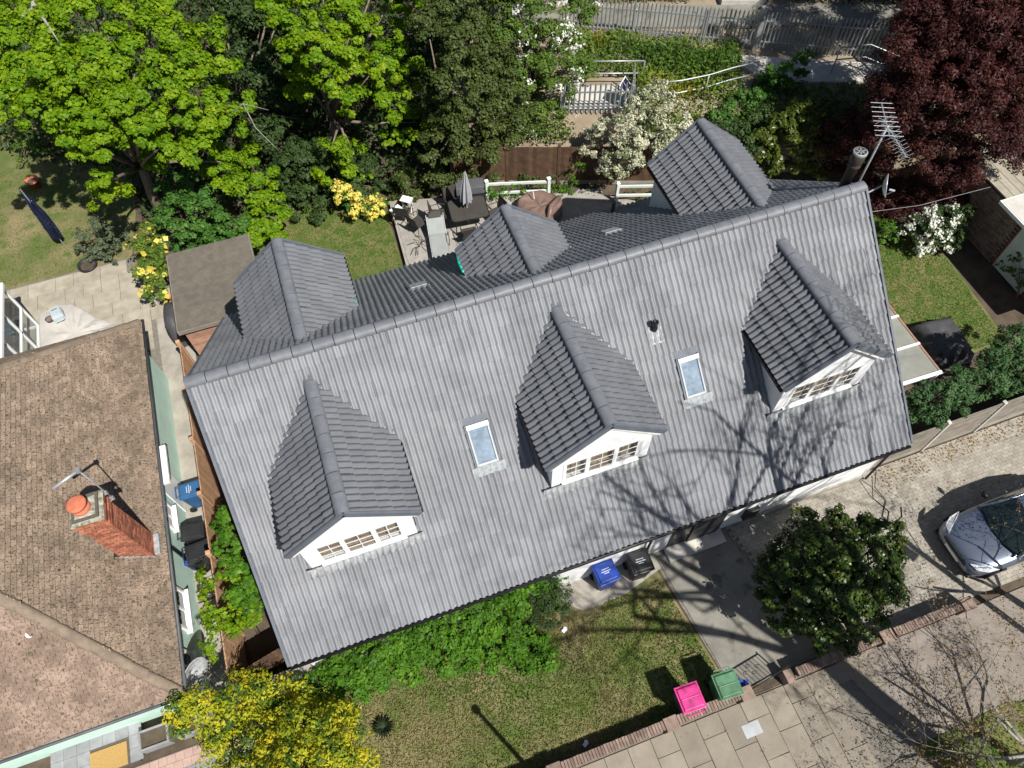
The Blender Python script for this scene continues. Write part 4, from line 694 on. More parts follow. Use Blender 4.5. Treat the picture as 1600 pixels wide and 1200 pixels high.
# soil vent with lead slate, rear vent, flue
P = Vector((10.10, -1.42, rz_(-1.42))); n = Vector((0,-sn,cs)); up = Vector((0,cs,sn))
g = G(); g.lathe((P.x, P.y, P.z-.15), [(.062,0),(.062,.24),(.085,.25),(.085,.30),(.062,.31),(.062,.46),(.075,.47),(.075,.52),(.05,.525),(.05,.5)], 16); v_ = g.obj('vent_pipe', MT['black'], house, True)
g = G(); v = []
for r_ in range(4):
    for c_ in range(17):
        xx = -.2+c_*.4/16; v.append(P+Vector((xx,0,0))+up*(.12-r_*.14)+n*(.055+.02*math.sin((P.x+xx)/(TW/2)*2*math.pi)))
g.add(v, [((r_+1)*17+c_, (r_+1)*17+c_+1, r_*17+c_+1, r_*17+c_) for r_ in range(3) for c_ in range(16)]); g.obj('lead_slate', MT['lead'], v_, True)
g = G(); g.lathe((12.0, 4.66, 2.7), [(.055,0),(.055,.62),(.07,.63),(.07,.7),(.055,.71)], 14); g.obj('vent_pipe', MT['bin_grey'], house, True)
g = G(); g.lathe((15.82, .28, 6.3), [(.12,0),(.12,1.05),(.15,1.06),(.15,1.13),(.125,1.15),(.16,1.2),(.16,1.48),(.13,1.5),(.13,1.42),(.02,1.40)], 18); fl = g.obj('flue', MT['brownrod'], house, True)
g = G()
for a in range(3):
    t = a*math.pi/3; g.beam((15.82-.12*math.cos(t), .28-.12*math.sin(t), 7.78), (15.82+.12*math.cos(t), .28+.12*math.sin(t), 7.78), .025, .03)
g.lathe((15.82,.28,7.74), [(.158,0),(.165,.0),(.165,.05),(.135,.06)], 18, cap=False); g.obj('cowl', MT['steel'], fl)
# front door over a flat black sheet painting the recess's shade, a meter box and a lean window on the ground floor
g = G(); g.box(9.75, 11.35, -4.86, -4.845, .0, 2.35); dr = g.obj('doorway_shade', MT['black'], house)
g = G(); g.box(10.35, 11.25, -4.90, -4.86, .05, 2.1); g.box(10.45, 10.75, -4.915, -4.90, 1.2, 1.9); g.obj('door', MT['bin_black'], house, bevel=.01)
g = G(); g.box(9.8, 10.28, -4.9, -4.862, .9, 2.0); g.obj('sidelight', MT['glass'], house)
g = G(); g.box(9.7, 11.4, -5.25, -4.85, .03, .13); g.obj('doorstep', MT['lconc'], house)
g = G(); g.box(11.95, 12.35, -4.97, -4.845, .45, 1.0); g.obj('meter_box', MT['black'], house, bevel=.02)
g = G(); g.box(12.6, 15.9, -4.89, -4.843, -.02, .25); g.obj('plinth', MT['conc'], house)
# loose turquoise clips left on the rear dormers' gutters
g = G(); g.tube([(6.57, 2.75, RE_+.02), (6.53, 2.45, RE_+.03), (6.55, 2.1, RE_+.02)], .035, 6); tag(g.obj('strap', MT['turq'], None, True), 'turquoise strap lying on the eave of the short rear dormer', 'strap')
g = G(); g.tube([(3.74, 2.0, RE_+.02), (3.78, 2.3, RE_+.03)], .03, 6); tag(g.obj('strap', MT['turq'], None, True), 'turquoise strap on the eave of the rear dormer above the shed', 'strap')
# ------------------------------------------------------------------ the neighbour's hipped house
NX, NY0, NY1, NZ, NP = -2.40, -4.81, 5.87, 2.50, R(45)
nc, ns = math.cos(NP), math.sin(NP); HALF = (NY1-NY0)/2; yc = (NY0+NY1)/2
nh = thing('neighbour_house', 'mint green bungalow with a mossy brown hipped roof', 'house', (NX-4, yc, 0))
g = G(); g.box(-16, -2.62, NY0+.33, NY1-.35, -.05, NZ-.08); nw = g.obj('wall', MT['mint'], nh)
g = G(); ap = (NX-HALF, yc, NZ+HALF*math.tan(NP)-.05); e = .03
g.add([(NX-e,NY0+e,NZ-.05),(NX-e,NY1-e,NZ-.05),(-16,NY1-e,NZ-.05),(-16,NY0+e,NZ-.05),ap,(-16,yc,ap[2])], [(0,1,4),(1,2,5,4),(3,0,4,5),(3,2,1,0),(2,3,5)])
nroof = g.obj('roof', MT['under'], nh)
def plain_tile(m):
    w, l, t = .158, .175, .038; g = G()
    v = [(-w/2,0,.044),(w/2,0,.044),(w/2,l,-.004),(-w/2,l,-.004),(-w/2,0,.044-t),(w/2,0,.044-t),(w/2,l,-.008),(-w/2,l,-.008)]
    return g.add(v, [(0,1,2,3),(4,5,1,0),(5,6,2,1),(7,4,0,3)]).mesh('roof_tile', m)
pt, ptf = plain_tile(MT['plain']), plain_tile(MT['plain_front'])
rn = random.Random(33); GAU = .102
def pjit(M): return M @ Matrix.Translation((rn.uniform(-.004,.004), rn.uniform(-.006,.006), rn.uniform(-.002,.004))) @ Matrix.Rotation(rn.uniform(-.03,.03), 4, 'Z') @ Matrix.Rotation(rn.uniform(-.03,.03), 4, 'Y')
ef, ff_ = [], []
for face in ('east', 'front', 'rear'):
    if face == 'east': P0, ux, up, n = Vector((NX+.04, yc, NZ-.02)), Vector((0,1,0)), Vector((-nc,0,ns)), Vector((ns,0,nc))
    elif face == 'front': P0, ux, up, n = Vector((NX, NY0-.04, NZ-.02)), Vector((1,0,0)), Vector((0,nc,ns)), Vector((0,-ns,nc))
    else: P0, ux, up, n = Vector((NX, NY1+.04, NZ-.02)), Vector((-1,0,0)), Vector((0,-nc,ns)), Vector((0,ns,nc))
    for j in range(int(HALF/nc/GAU)):
        d = j*GAU*nc
        cols = range(-34, 35) if face == 'east' else range(0, 46)
        for i in cols:
            o = (i+(.5 if j % 2 else 0))*.1655
            if face == 'east':
                if abs(o) > HALF-d+.02: continue
                P = P0+ux*o+up*(j*GAU)
                if -3.16 < P.x < -2.48 and -1.6 < P.y < -.92: continue
            else:
                if o < d-.02: continue
                P = P0+(ux*-o if face == 'front' else ux*o)+up*(j*GAU)
                if P.x < -9.2: continue
            (ff_ if face == 'front' else ef).append((pjit(frame_m(P, ux, up, n)), n, nroof, P+up*.05))
allt = [(t, pt) for t in ef]+[(t, ptf) for t in ff_]
allt = [(t, m_) for t, m_ in allt]
allt.sort(key=lambda a: -shows(a[0][0], a[0][1], a[0][3]))
for (M, n, part, c), me in allt[:300]: place(me, 'roof_tile', M, nroof)
join_field('roof_tiles', pt, [t[0] for t, m_ in allt[300:] if m_ is pt], MT['plain'], nroof, 9)
join_field('front_roof_tiles', ptf, [t[0] for t, m_ in allt[300:] if m_ is ptf], MT['plain_front'], nroof, 10)
mg = G(); mg.lathe((0,0,0), [(1,0),(.8,.35),(.35,.6)], 6); mme = mg.mesh('moss_clump', MT['moss_green']); mo = []
for k in range(900):
    M, n_, pr_, c_ = rn.choice(ef if rn.random() < .75 else ff_); s_ = rn.uniform(.012,.04)
    mo.append(Matrix.Translation(c_-n_*0+Vector((0,0,.02))+Vector((rn.uniform(-.06,.06), rn.uniform(-.06,.06), 0))) @ n_.to_track_quat('Z','Y').to_matrix().to_4x4() @ Matrix.Scale(s_, 4))
join_field('moss_clumps', mme, mo, MT['moss_green'], nroof, 11)
# hip tiles bedded in mortar
hipm = G(); v = []; nn = 9
for x, r_ in ((0,.125),(.2,.12),(.46,.112)):
    for j in range(nn):
        a = math.pi*j/(nn-1); v.append((x, math.cos(a)*r_, math.sin(a)*r_*.75-.01))
hipm.add(v, [(q_*nn+j, q_*nn+j+1, (q_+1)*nn+j+1, (q_+1)*nn+j) for q_ in (0,1) for j in range(nn-1)]); hipme = hipm.mesh('hip_tile', MT['moss'], True)
for y, sy in ((NY0, 1), (NY1, -1)):
    a = Vector((NX, y, NZ+.02)); b = Vector((NX-HALF, yc, NZ+HALF)); d = (b-a); ln = d.length; d.normalize()
    side = d.cross(Vector((0,0,1))).normalized(); up = side.cross(d)
    for k in range(int(ln/.42)):
        place(hipme, 'hip_tile', frame_m(a+d*(k*.42), d, up.cross(d), up) @ Matrix.Rotation(rn.uniform(-.03,.03), 4, 'Z'), nroof)
for x, y, r_ in ((-2.9,4.1,.05),(-4.3,3.9,.06),(-4.9,3.3,.055),(-5.6,2.6,.06),(-3.0,1.9,.06),(-2.95,3.9,.06),(-5.4,.6,.05),(-4.6,-3.1,.08),(-3.2,-4.6,.0)):
    if r_:
        zz = NZ+(NX-x) if y > NY0+(NX-x) else NZ+(y-NY0)
        g = G(); g.lathe((0,0,0), [(r_,0),(r_*.7,.012)], 9); me = g.mesh('lichen_patch', MT['lichen'])
        place(me, 'lichen_patch', Matrix.Translation((x, y, zz+.03)) @ Matrix.Rotation(NP, 4, 'Y'), nroof)
for (a, b) in (((NX+.09,NY0-.1,NZ-.06),(NX+.09,NY1+.1,NZ-.06)), ((NX+.1,NY0-.09,NZ-.065),(-9.5,NY0-.09,NZ-.065)), ((NX+.1,NY1+.09,NZ-.065),(-9.5,NY1+.09,NZ-.065))):
    g = G(); g.tube([a,b], .04, 8); g.obj('gutter', MT['bin_grey'], nh, True)
g = G(); g.box(-9.5, NX, NY0+.02, NY0+.06, NZ-.25, NZ-.06); g.box(NX-.06, NX-.02, NY0, NY1, NZ-.25, NZ-.06); g.obj('fascia', MT['white'], nh)
# chimney of red bricks with a tall round pot
cx0, cx1, cy0, cy1, ct = -3.12, -2.55, -1.56, -.96, 5.3
g = G(); g.box(cx0+.014, cx1-.014, cy0+.014, cy1-.014, 2.2, ct+.1); chim = g.obj('chimney', MT['mortar'], nh)
bme = {}
def brick(w, d, h): 
    k = (round(w,3), round(d,3), round(h,3))
    if k not in bme: bme[k] = slab_mesh(w, d, h, 'brick', .004); 
    return bme[k]
rows = int((ct-2.45)/.075); extra = []
for r_ in range(rows):
    z = 2.45+(r_+1)*.075; out = .03 if r_ in (rows-6, rows-5) else (.05 if r_ >= rows-2 else 0)
    off = .11 if r_ % 2 else 0
    for face in 'SENW':
        ln = (cx1-cx0 if face in 'SN' else cy1-cy0)+2*out; s = off; a = 0
        while a < ln-.01:
            w = min(.215 if not (off and a == 0) else .1025, ln-a); 
            mid = a+w/2; me = brick(w-.018, .1, .056)
            if face == 'S': M = Matrix.Translation((cx0-out+mid, cy0-out+.05, z))
            elif face == 'N': M = Matrix.Translation((cx0-out+mid, cy1+out-.05, z))
            elif face == 'E': M = Matrix.Translation((cx1+out-.051, cy0-out+mid, z+.0005)) @ Matrix.Rotation(R(90), 4, 'Z')
            else: M = Matrix.Translation((cx0-out+.051, cy0-out+mid, z+.0005)) @ Matrix.Rotation(R(90), 4, 'Z')
            if face in 'SE': place(me, 'brick', M, chim)
            elif r_ >= rows-4: place(me, 'brick', M, chim)
            a += w
g = G(); g.add([(cx0-.06,cy0-.06,ct-.0),(cx1+.06,cy0-.06,ct-.0),(cx1+.06,cy1+.06,ct),(cx0-.06,cy1+.06,ct),(cx0+.1,cy0+.1,ct+.12),(cx1-.1,cy0+.1,ct+.12),(cx1-.1,cy1-.1,ct+.12),(cx0+.1,cy1-.1,ct+.12)],
      [(4,5,6,7),(0,1,5,4),(1,2,6,5),(2,3,7,6),(3,0,4,7)]); g.obj('flaunching', MT['flaunch'], chim)
g = G(); g.lathe((-2.88,-1.27,ct+.05), [(.19,0),(.19,.14),(.18,.15),(.16,.16),(.16,.24),(.2,.25),(.2,.32),(.15,.33),(.03,.34)], 20); g.obj('chimney_pot', MT['terracotta'], chim, True)
g = G(); g.box(cx1-.01, cx1+.12, cy0+.05, cy1-.02, 2.55, 2.70)
for k in range(7): g.frame((cx0+k*.085, cy0-.012, NZ+(NX-(cx0+k*.085))-.06), (1,0,0), (0,1,0), (0,0,1), 0, .085, -.01, .0, 0, .13)
g.obj('flashing', MT['lead'], chim)
# aerial strapped to the chimney
ae = thing('tv_aerial', 'grey television aerial on a mast strapped to the brick chimney', 'aerial', (cx1+.06, cy1-.02, ct-.4))
mx, my = cx1+.07, cy1+.03
g = G(); g.tube([(mx,my,ct-.55),(mx-.02,my+.02,ct+1.0)], .018, 8); g.obj('mast', MT['steel'], ae, True)
g = G(); g.tube([(mx-.02,my+.02,ct+.98),(mx-.52,my-.22,ct+.98)], .035, 8); g.obj('boom', MT['alu'], ae, True)
g = G(); g.box(mx-.06, mx+.03, my-.03, my+.06, ct+.93, ct+1.03); g.obj('clamp', MT['steel'], ae)
for z in (ct-.42, ct-.12):
    g = G(); g.tube([(mx-.1,my-.12,z),(mx+.03,my-.02,z),(mx-.02,my+.06,z),(mx-.14,my-.02,z+.02)], .014, 6); g.box(mx-.08, mx+.03, my-.04, my+.02, z-.05, z+.05); g.obj('bracket', MT['steel'], ae)
# windows, doors and pipes of the mint wall
wx = -2.62
def nwin(y0, y1, z0, z1):
    g = G(); g.box(wx-.02, wx+.05, y0, y0+.07, z0, z1); g.box(wx-.02, wx+.05, y1-.07, y1, z0, z1); g.box(wx-.02, wx+.05, y0+.07, y1-.07, z0, z0+.07); g.box(wx-.02, wx+.05, y0+.07, y1-.07, z1-.07, z1)
    g.box(wx, wx+.04, (y0+y1)/2-.03, (y0+y1)/2+.03, z0+.07, z1-.07)
    w_ = g.obj('window', MT['upvc'], nh)
    for a, b in ((y0+.07,(y0+y1)/2-.03),((y0+y1)/2+.03,y1-.07)):
        g = G(); g.box(wx+.003, wx+.015, a, b, z0+.07, z1-.07); g.obj('pane', MT['carglass'], w_)
    g = G(); g.box(wx, wx+.13, y0-.05, y1+.05, z0-.05, z0-.001); g.obj('sill', MT['upvc'], w_)
nwin(-3.0, -1.95, 1.0, 2.05); nwin(-4.35, -3.55, 1.0, 2.05); nwin(-.25, .45, 1.1, 2.0)
g = G(); g.box(wx, wx+.03, .75, 1.6, .05, 2.05); g.obj('side_door', MT['upvc'], nh, bevel=.01)
g = G(); g.box(wx, wx+.42, .60, 1.75, 2.1, 2.2); g.obj('door_canopy', MT['white'], nh, bevel=.01)
g = G(); g.tube([(NX+.08,-.93,NZ-.08),(wx+.06,-.93,NZ-.4),(wx+.06,-.93,.0)], .035, 8); g.obj('downpipe', MT['black'], nh, True)
# front threshold: grey tiled step with a coir mat, planters
g = G(); g.box(-6.4, -4.35, NY0-.55, NY0+.33, -.02, .14); nstep = g.obj('porch_step', MT['mortar'], nh)
tme = slab_mesh(.30, .30, .02, 'gpaver', .003)
for i in range(7):
    for j in range(3):
        if not (2.4 < i < 6 and j < 2): place(tme, 'tile', Matrix.Translation((-6.24+i*.305, NY0-.38+j*.305, .16)), nstep)
g = G(); g.box(-5.48, -4.62, NY0-.53, NY0+.0, .14, .17); tag(g.obj('doormat', MT['orange']), 'orange coir doormat on the grey tiled step of the brown-roofed house', 'doormat')
for k, (x0, x1) in enumerate(((-4.25,-3.55), (-3.35,-2.85))):
    t = thing('planter', ['stone planter box of soil beside the coir doormat', 'smaller stone planter box of soil at the corner of the mint wall'][k], 'planter', ((x0+x1)/2, NY0-.2, 0), 0, 'stone planters by the mint house')
    g = G(); y0, y1 = NY0-.42, NY0+.05
    g.box(x0,x1,y0,y0+.05,0,.4); g.box(x0,x1,y1-.05,y1,0,.4); g.box(x0,x0+.05,y0+.05,y1-.05,0,.4); g.box(x1-.05,x1,y0+.05,y1-.05,0,.4); g.obj('trough', MT['gpaver'], t, bevel=.01)
    g = G(); g.box(x0+.05,x1-.05,y0+.05,y1-.05,.02,.34); g.obj('soil', MT['dirt'], t)
fy = sheet('forecourt_bed', [(-12,NY0-.62),(-1.75,NY0-.62),(-1.75,-9.0),(-12,-9.0)], .01, 'joint')
gm = slab_mesh(.295, .195, .03, 'gpaver', .004); gp = slab_mesh(.20, .195, .03, 'ppaver', .004); k = 0
for j in range(12):
    y = NY0-.74-j*.2
    for i in range(34):
        x = -8.6+i*(.205 if j < 2 else .3)*(1.46 if j < 2 else 1)*(1/1.46 if j < 2 else 1)+(.15 if j % 2 else 0)
        if x > -2.0: continue
        place(gp if j in (0, 1) else gm, 'block', Matrix.Translation((x, y, .032+rs.uniform(-.002,.002))), fy)
# satellite dish at the corner
def dish(name, label, c, d, dia, arm_to, m='alu'):
    t = thing(name, label, 'satellite dish', arm_to)
    d = Vector(d).normalized(); a = d.cross(Vector((0,0,1))).normalized(); b = a.cross(d); c = Vector(c); n = 20; v = []; f = []
    for r_ in (0, .35, .7, 1.0):
        for j in range(n):
            t_ = 2*math.pi*j/n; v.append(c+(a*math.cos(t_)+b*math.sin(t_)*1.08)*dia/2*r_+d*(.11*dia*r_*r_*1.6))
    f = [(q_*n+j, q_*n+(j+1)%n, (q_+1)*n+(j+1)%n, (q_+1)*n+j) for q_ in range(3) for j in range(n)]
    o = G().add(v, f).obj('reflector', MT[m], t, True); s_ = o.modifiers.new('solid', 'SOLIDIFY'); s_.thickness = .012
    g = G(); e = c+d*.42*dia*1.2-b*.3*dia; g.tube([c-b*dia*.5, c-b*dia*.5+d*.2*dia, e], .014, 6); g.obj('feed_arm', MT['bin_grey'], t)
    g = G(); g.tube([e, e-d*.12+b*.04], .028, 8); g.obj('receiver', MT['lead'], t)
    g = G(); g.tube([c-d*.02, Vector(arm_to)+Vector((0,0,.12)), arm_to], .022, 8); g.obj('bracket', MT['steel'], t)
    return t
dish('satellite_dish', 'oval grey satellite dish at the corner of the mint bungalow', (-2.3,-4.3,2.0), (.8,-.6,.15), .75, (-2.72,-4.4,1.7), 'lead')
# ------------------------------------------------------------------ conservatory of the neighbour
cv = thing('conservatory', 'white framed conservatory with a blue glass roof on the brown-roofed house', 'conservatory', (-7.6, 7.5, 0))
g = G(); x1, y1 = -6.45, 9.1
for y in (6.0, 7.03, 8.06, 9.1): g.box(x1-.07, x1+.0, y-.035, y+.035, .0, 2.15)
g.box(x1-.07, x1, 6.0, 9.1, 2.08, 2.18); g.box(x1-.075, x1+.005, 6.0, 9.1, .0, .1); g.box(x1-.07, x1, 6.0, 9.1, 1.0, 1.06)
g.box(-12, x1-.07, y1-.07, y1, 2.08, 2.18); g.box(-12, x1-.07, y1-.07, y1, 0, .1)
for x in (-7.5, -8.6, -9.7): g.box(x-.03, x+.03, y1-.07, y1, .1, 2.08)
g.obj('frame', MT['upvc'], cv)
for k in range(3):
    a = 6.03+k*1.03
    for z0, z1 in ((.1, 1.0), (1.06, 2.08)):
        g = G(); g.box(x1-.04, x1-.03, a+.01, a+.96, z0, z1); g.obj('pane', MT['glass'], cv)
for k in range(4):
    g = G(); y0 = 6.02+k*.77; g.add([(x1-.22,y0,2.22),(x1-.22,y0+.74,2.22),(-8.6,y0+.74,3.0),(-8.6,y0,3.0)], [(0,1,2,3)]); o = g.obj('roof_pane', MT['teal'], cv); s_ = o.modifiers.new('s', 'SOLIDIFY'); s_.thickness = .02
    g = G(); g.beam((x1-.1,y0-.015,2.22),(-8.6,y0-.015,3.03), .05, .06); g.obj('glazing_bar', MT['upvc'], cv)
g = G(); g.beam((x1-.1,9.1,2.23),(-8.6,9.1,3.04), .07, .07); g.box(x1-.02, x1+.09, 6.0, 9.15, 2.12, 2.22); g.box(x1-.22, x1-.13, 6.0, 9.15, 2.2, 2.25); g.obj('gutter', MT['upvc'], cv)
g = G(); g.box(x1-.13, x1-.02, 6.0, 9.15, 2.13, 2.185); g.obj('leaf_litter_strip', MT['coping'], cv)
# ------------------------------------------------------------------ things on the neighbour's patio
g = G(); n = 30; v = []
out = [(-6.4,9.55),(-5.9,9.75),(-5.4,9.6),(-5.1,9.3),(-4.7,8.8),(-4.2,8.35),(-3.6,7.9),(-3.4,7.0),(-4.6,6.4),(-6.2,6.4),(-6.4,7.6),(-6.4,8.6)]
v.append((-5.3,8.3,.11)); rr = random.Random(5)
for s_ in (.3,.55,.78,1.0):
    for i in range(36):
        t_ = i/36*12; a = out[int(t_) % 12]; b = out[(int(t_)+1) % 12]; f_ = t_-int(t_)
        x, y = a[0]+(b[0]-a[0])*f_, a[1]+(b[1]-a[1])*f_
        v.append((-5.3+(x+5.3)*s_, 8.3+(y-8.3)*s_, .065+.13*abs(math.sin(i*.9+s_*2))**1.5*(1 if s_ < 1 else .25)+rr.uniform(0,.02)))
f = [(0,1+i,1+(i+1)%36) for i in range(36)]+[(1+q_*36+i, 1+(q_+1)*36+i, 1+(q_+1)*36+(i+1)%36, 1+q_*36+(i+1)%36) for q_ in range(3) for i in range(36)]
tag(g.add(v, f).obj('dust_sheet', MT['sheet'], None, True), 'crumpled off-white dust sheet spread on the stone patio', 'dust sheet')
t = thing('tool_case', 'pale grey plastic tool case standing on the dust sheet', 'tool case', (-5.75,9.15,.12), R(15))
g = G(); g.box(-.19,.19,-.24,.2,0,.3); g.obj('body', MT['toolgrey'], t, local=True, bevel=.06)
g = G(); g.box(-.16,.16,-.2,.17,.3,.335); g.obj('lid', MT['toolgrey'], t, local=True, bevel=.02)
g = G(); g.tube([(-.13,-.22,.2),(-.13,-.34,.18),(.13,-.34,.18),(.13,-.22,.2)], .018, 6); g.obj('handle', MT['toolgrey'], t, local=True)
g = G()
for k in range(5): g.box(-.09+k*.038,-.06+k*.038,.06,.1,.336,.338)
g.obj('lettering', MT['black'], t, local=True)
t = thing('bucket', 'small brown bucket beside the grey tool case', 'bucket', (-6.02,9.05,.1))
g = G(); g.lathe((0,0,0), [(.1,0),(.125,.2),(.115,.2),(.095,.03)], 16); g.obj('pail', MT['brownrod'], t, True, local=True)
g = G(); g.lathe((0,0,.16), [(.11,0),(.0,.002)], 16); g.obj('contents', MT['coping'], t, local=True)
# closed navy parasol on the neighbour's lawn
t = thing('parasol', 'closed navy parasol with white flecks on the dry lawn', 'parasol', (-5.5,12.45,0))
g = G(); g.tube([(0,0,0),(-.02,.05,2.75)], .02, 8); g.obj('pole', MT['steel'], t, local=True)
g = G(); v = []; n = 18
for k in range(10):
    z = .55+k*.24; r_ = [.11,.14,.15,.14,.125,.11,.09,.07,.05,.02][k]
    for j in range(n): q_ = r_*(1+.35*(j % 2))*(1+.1*math.sin(j*3+k)); v.append((q_*math.cos(2*math.pi*j/n)-.007*k, q_*math.sin(2*math.pi*j/n)+.015*k, z))
g.add(v, [(a*n+j, a*n+(j+1)%n, (a+1)*n+(j+1)%n, (a+1)*n+j) for a in range(9) for j in range(n)]); g.obj('canopy', MT['navy'], t, local=True)
# garden pots
for k, (x, y, lb) in enumerate(((-6.45,16.0,'terracotta pot standing on bare earth below the western maple'), (-1.95,8.45,'terracotta pot on its side between the black cover and the gold shrub'))):
    t = thing('flower_pot', lb, 'flower pot', (x,y,0), 0)
    g = G(); g.lathe((0,0,0), [(.16,0),(.22,.3),(.25,.3),(.25,.37),(.21,.37),(.18,.05)], 18); g.obj('pot', MT['terracotta'], t, True, local=True)
    g = G(); g.lathe((0,0,.28), [(.2,0),(.0,.01)], 14); g.obj('soil', MT['dirt'], t, local=True)
t = thing('flower_pot', 'low black bowl at the edge of the stone patio', 'flower pot', (-4.75,11.15,0))
g = G(); g.lathe((0,0,0), [(.2,0),(.3,.16),(.33,.16),(.33,.2),(.28,.2),(.2,.04)], 18); g.obj('pot', MT['bin_black'], t, True, local=True)
g = G(); g.lathe((0,0,.12), [(.27,0),(0,.01)], 14); g.obj('soil', MT['dirt'], t, local=True)
# ------------------------------------------------------------------ wheelie bins
def bin_model(name, label, loc, rz, body, lid, group, crease=False, marks=None, sx=1.0, wheels=True):
    t = thing(name, label, 'wheelie bin', loc, rz, group)
    def quadbox(g, a, b, z0, z1, dy0=0, dy1=0):
        (w0,d0),(w1,d1) = a, b
        g.add([(-w0,-d0+dy0,z0),(w0,-d0+dy0,z0),(w0,d0+dy0,z0),(-w0,d0+dy0,z0),(-w1,-d1+dy1,z1),(w1,-d1+dy1,z1),(w1,d1+dy1,z1),(-w1,d1+dy1,z1)],
              [(3,2,1,0),(4,5,6,7),(0,1,5,4),(1,2,6,5),(2,3,7,6),(3,0,4,7)])
    g = G(); quadbox(g, (.20*sx,.21),(.265*sx,.275), .07, .93, -.0); quadbox(g, (.29*sx,.30),(.29*sx,.30), .9, .955); g.obj('body', MT[body], t, local=True, bevel=.03)
    g = G(); quadbox(g, (.295*sx,.305),(.295*sx,.305), .958, .985); quadbox(g, (.265*sx,.27),(.235*sx,.235), .985, 1.03)
    if crease: g.frame((0,0,1.028), (1,0,0), (0,1,0), (0,0,1), -.23*sx, .23*sx, -.012, .012, 0, .016)
    g.obj('lid', MT[lid], t, local=True, bevel=.02)
    g = G(); g.tube([(-.2*sx,.28,.93),(-.2*sx,.37,.99),(.2*sx,.37,.99),(.2*sx,.28,.93)], .017, 8); g.obj('handle', MT[lid], t, local=True)
    g = G(); g.tube([(-.24*sx,.24,.1),(.24*sx,.24,.1)], .012, 6); g.obj('axle', MT['steel'], t, local=True)
    for s_ in (-1, 1):
        g = G(); g.tube([(s_*.21*sx,.24,.1),(s_*.26*sx,.24,.1)], .1, 16); g.obj('wheel', MT['tyre'], t, local=True)
    if marks == 'print':
        g = G(); rr = random.Random(int(loc[0]*100))
        for a, (y, w) in enumerate(((.06,.10),(.0,.13),(-.05,.07))):
            x = -w
            while x < w: l_ = rr.uniform(.012,.03); g.box(x, min(x+l_, w), y-.012, y+.01, 1.0305, 1.032); x += l_+.012
        g.obj('lettering', MT['mark'], t, local=True)
    if marks == 'crest':
        g = G(); n = 24
        for r0, r1 in ((.088,.08),(.06,.054)):
            g.add([(r_*math.cos(2*math.pi*j/n), .1+r_*math.sin(2*math.pi*j/n), 1.0315) for r_ in (r0, r1) for j in range(n)], [(j,(j+1)%n,n+(j+1)%n,n+j) for j in range(n)])
        for a in range(5): g.box(-.04+a*.018, -.03+a*.018, .07, .12+.01*(a % 2), 1.0305, 1.0318)
        g.obj('emblem', MT['mark_pink'], t, local=True)
    return t
bin_model('wheelie_bin', 'blue wheelie bin standing on the concrete strip by the white wall', (7.78,-5.12,.015), R(3), 'bin_blue', 'bin_blue', 'bins by the house wall', marks='print')
bin_model('wheelie_bin', 'charcoal wheelie bin on the concrete strip beside the driveway edge', (8.72,-5.18,.015), R(-2), 'bin_black', 'bin_black', 'bins by the house wall', marks='print')
bin_model('wheelie_bin', 'wheelie bin with a bright pink lid behind the low brick wall', (8.46,-8.56,.01), R(178), 'bin_grey', 'bin_pink', 'bins by the front wall', True, 'crest')
bin_model('wheelie_bin', 'green wheelie bin behind the low brick wall', (9.42,-8.60,.01), R(-3), 'bin_green', 'bin_green', 'bins by the front wall', True)
bin_model('wheelie_bin', 'dull blue wheelie bin in the side passage by the mint wall', (-2.12,.88,.01), R(90), 'bin_dblue', 'bin_dblue', 'bins in the side passage', marks='print', sx=.8)
bin_model('wheelie_bin', 'black wheelie bin in the side passage, the farther of two', (-2.2,-.36,.01), R(85), 'bin_black', 'bin_black', 'bins in the side passage', sx=.8)
bin_model('wheelie_bin', 'black wheelie bin in the side passage under the overhanging vine', (-2.13,-.98,.01), R(95), 'bin_black', 'bin_black', 'bins in the side passage', sx=.9)
t = thing('bucket', 'bright blue bucket beside the black bins in the side passage', 'bucket', (-2.52,-.95,0))
g = G(); g.lathe((0,0,0), [(.12,0),(.16,.62),(.175,.62),(.175,.66),(.0,.67)], 16); g.obj('pail', MT['bin_blue'], t, True, local=True)
t = thing('storage_box', 'blue recycling box tucked behind the green wheelie bin', 'recycling box', (9.92,-8.78,.03), R(-20))
g = G(); g.box(-.14,.14,-.2,.2,0,.32); g.obj('box', MT['bin_blue'], t, local=True, bevel=.03)
g = G(); g.box(-.155,.155,-.215,.215,.32,.35); g.obj('rim', MT['bin_blue'], t, local=True, bevel=.01)
for k in range(4):
    g = G(); g.box(-2.66+rs.uniform(0,.1), -1.85, -1.62-k*.34, -1.36-k*.34, .0, .05+.04*k % .12); tag(g.obj('loose_slab', MT['stone'], bevel=.01), ['first','second','third','last'][k]+' loose stone slab past the black bins in the side passage', 'slab', 'loose slabs in the passage')
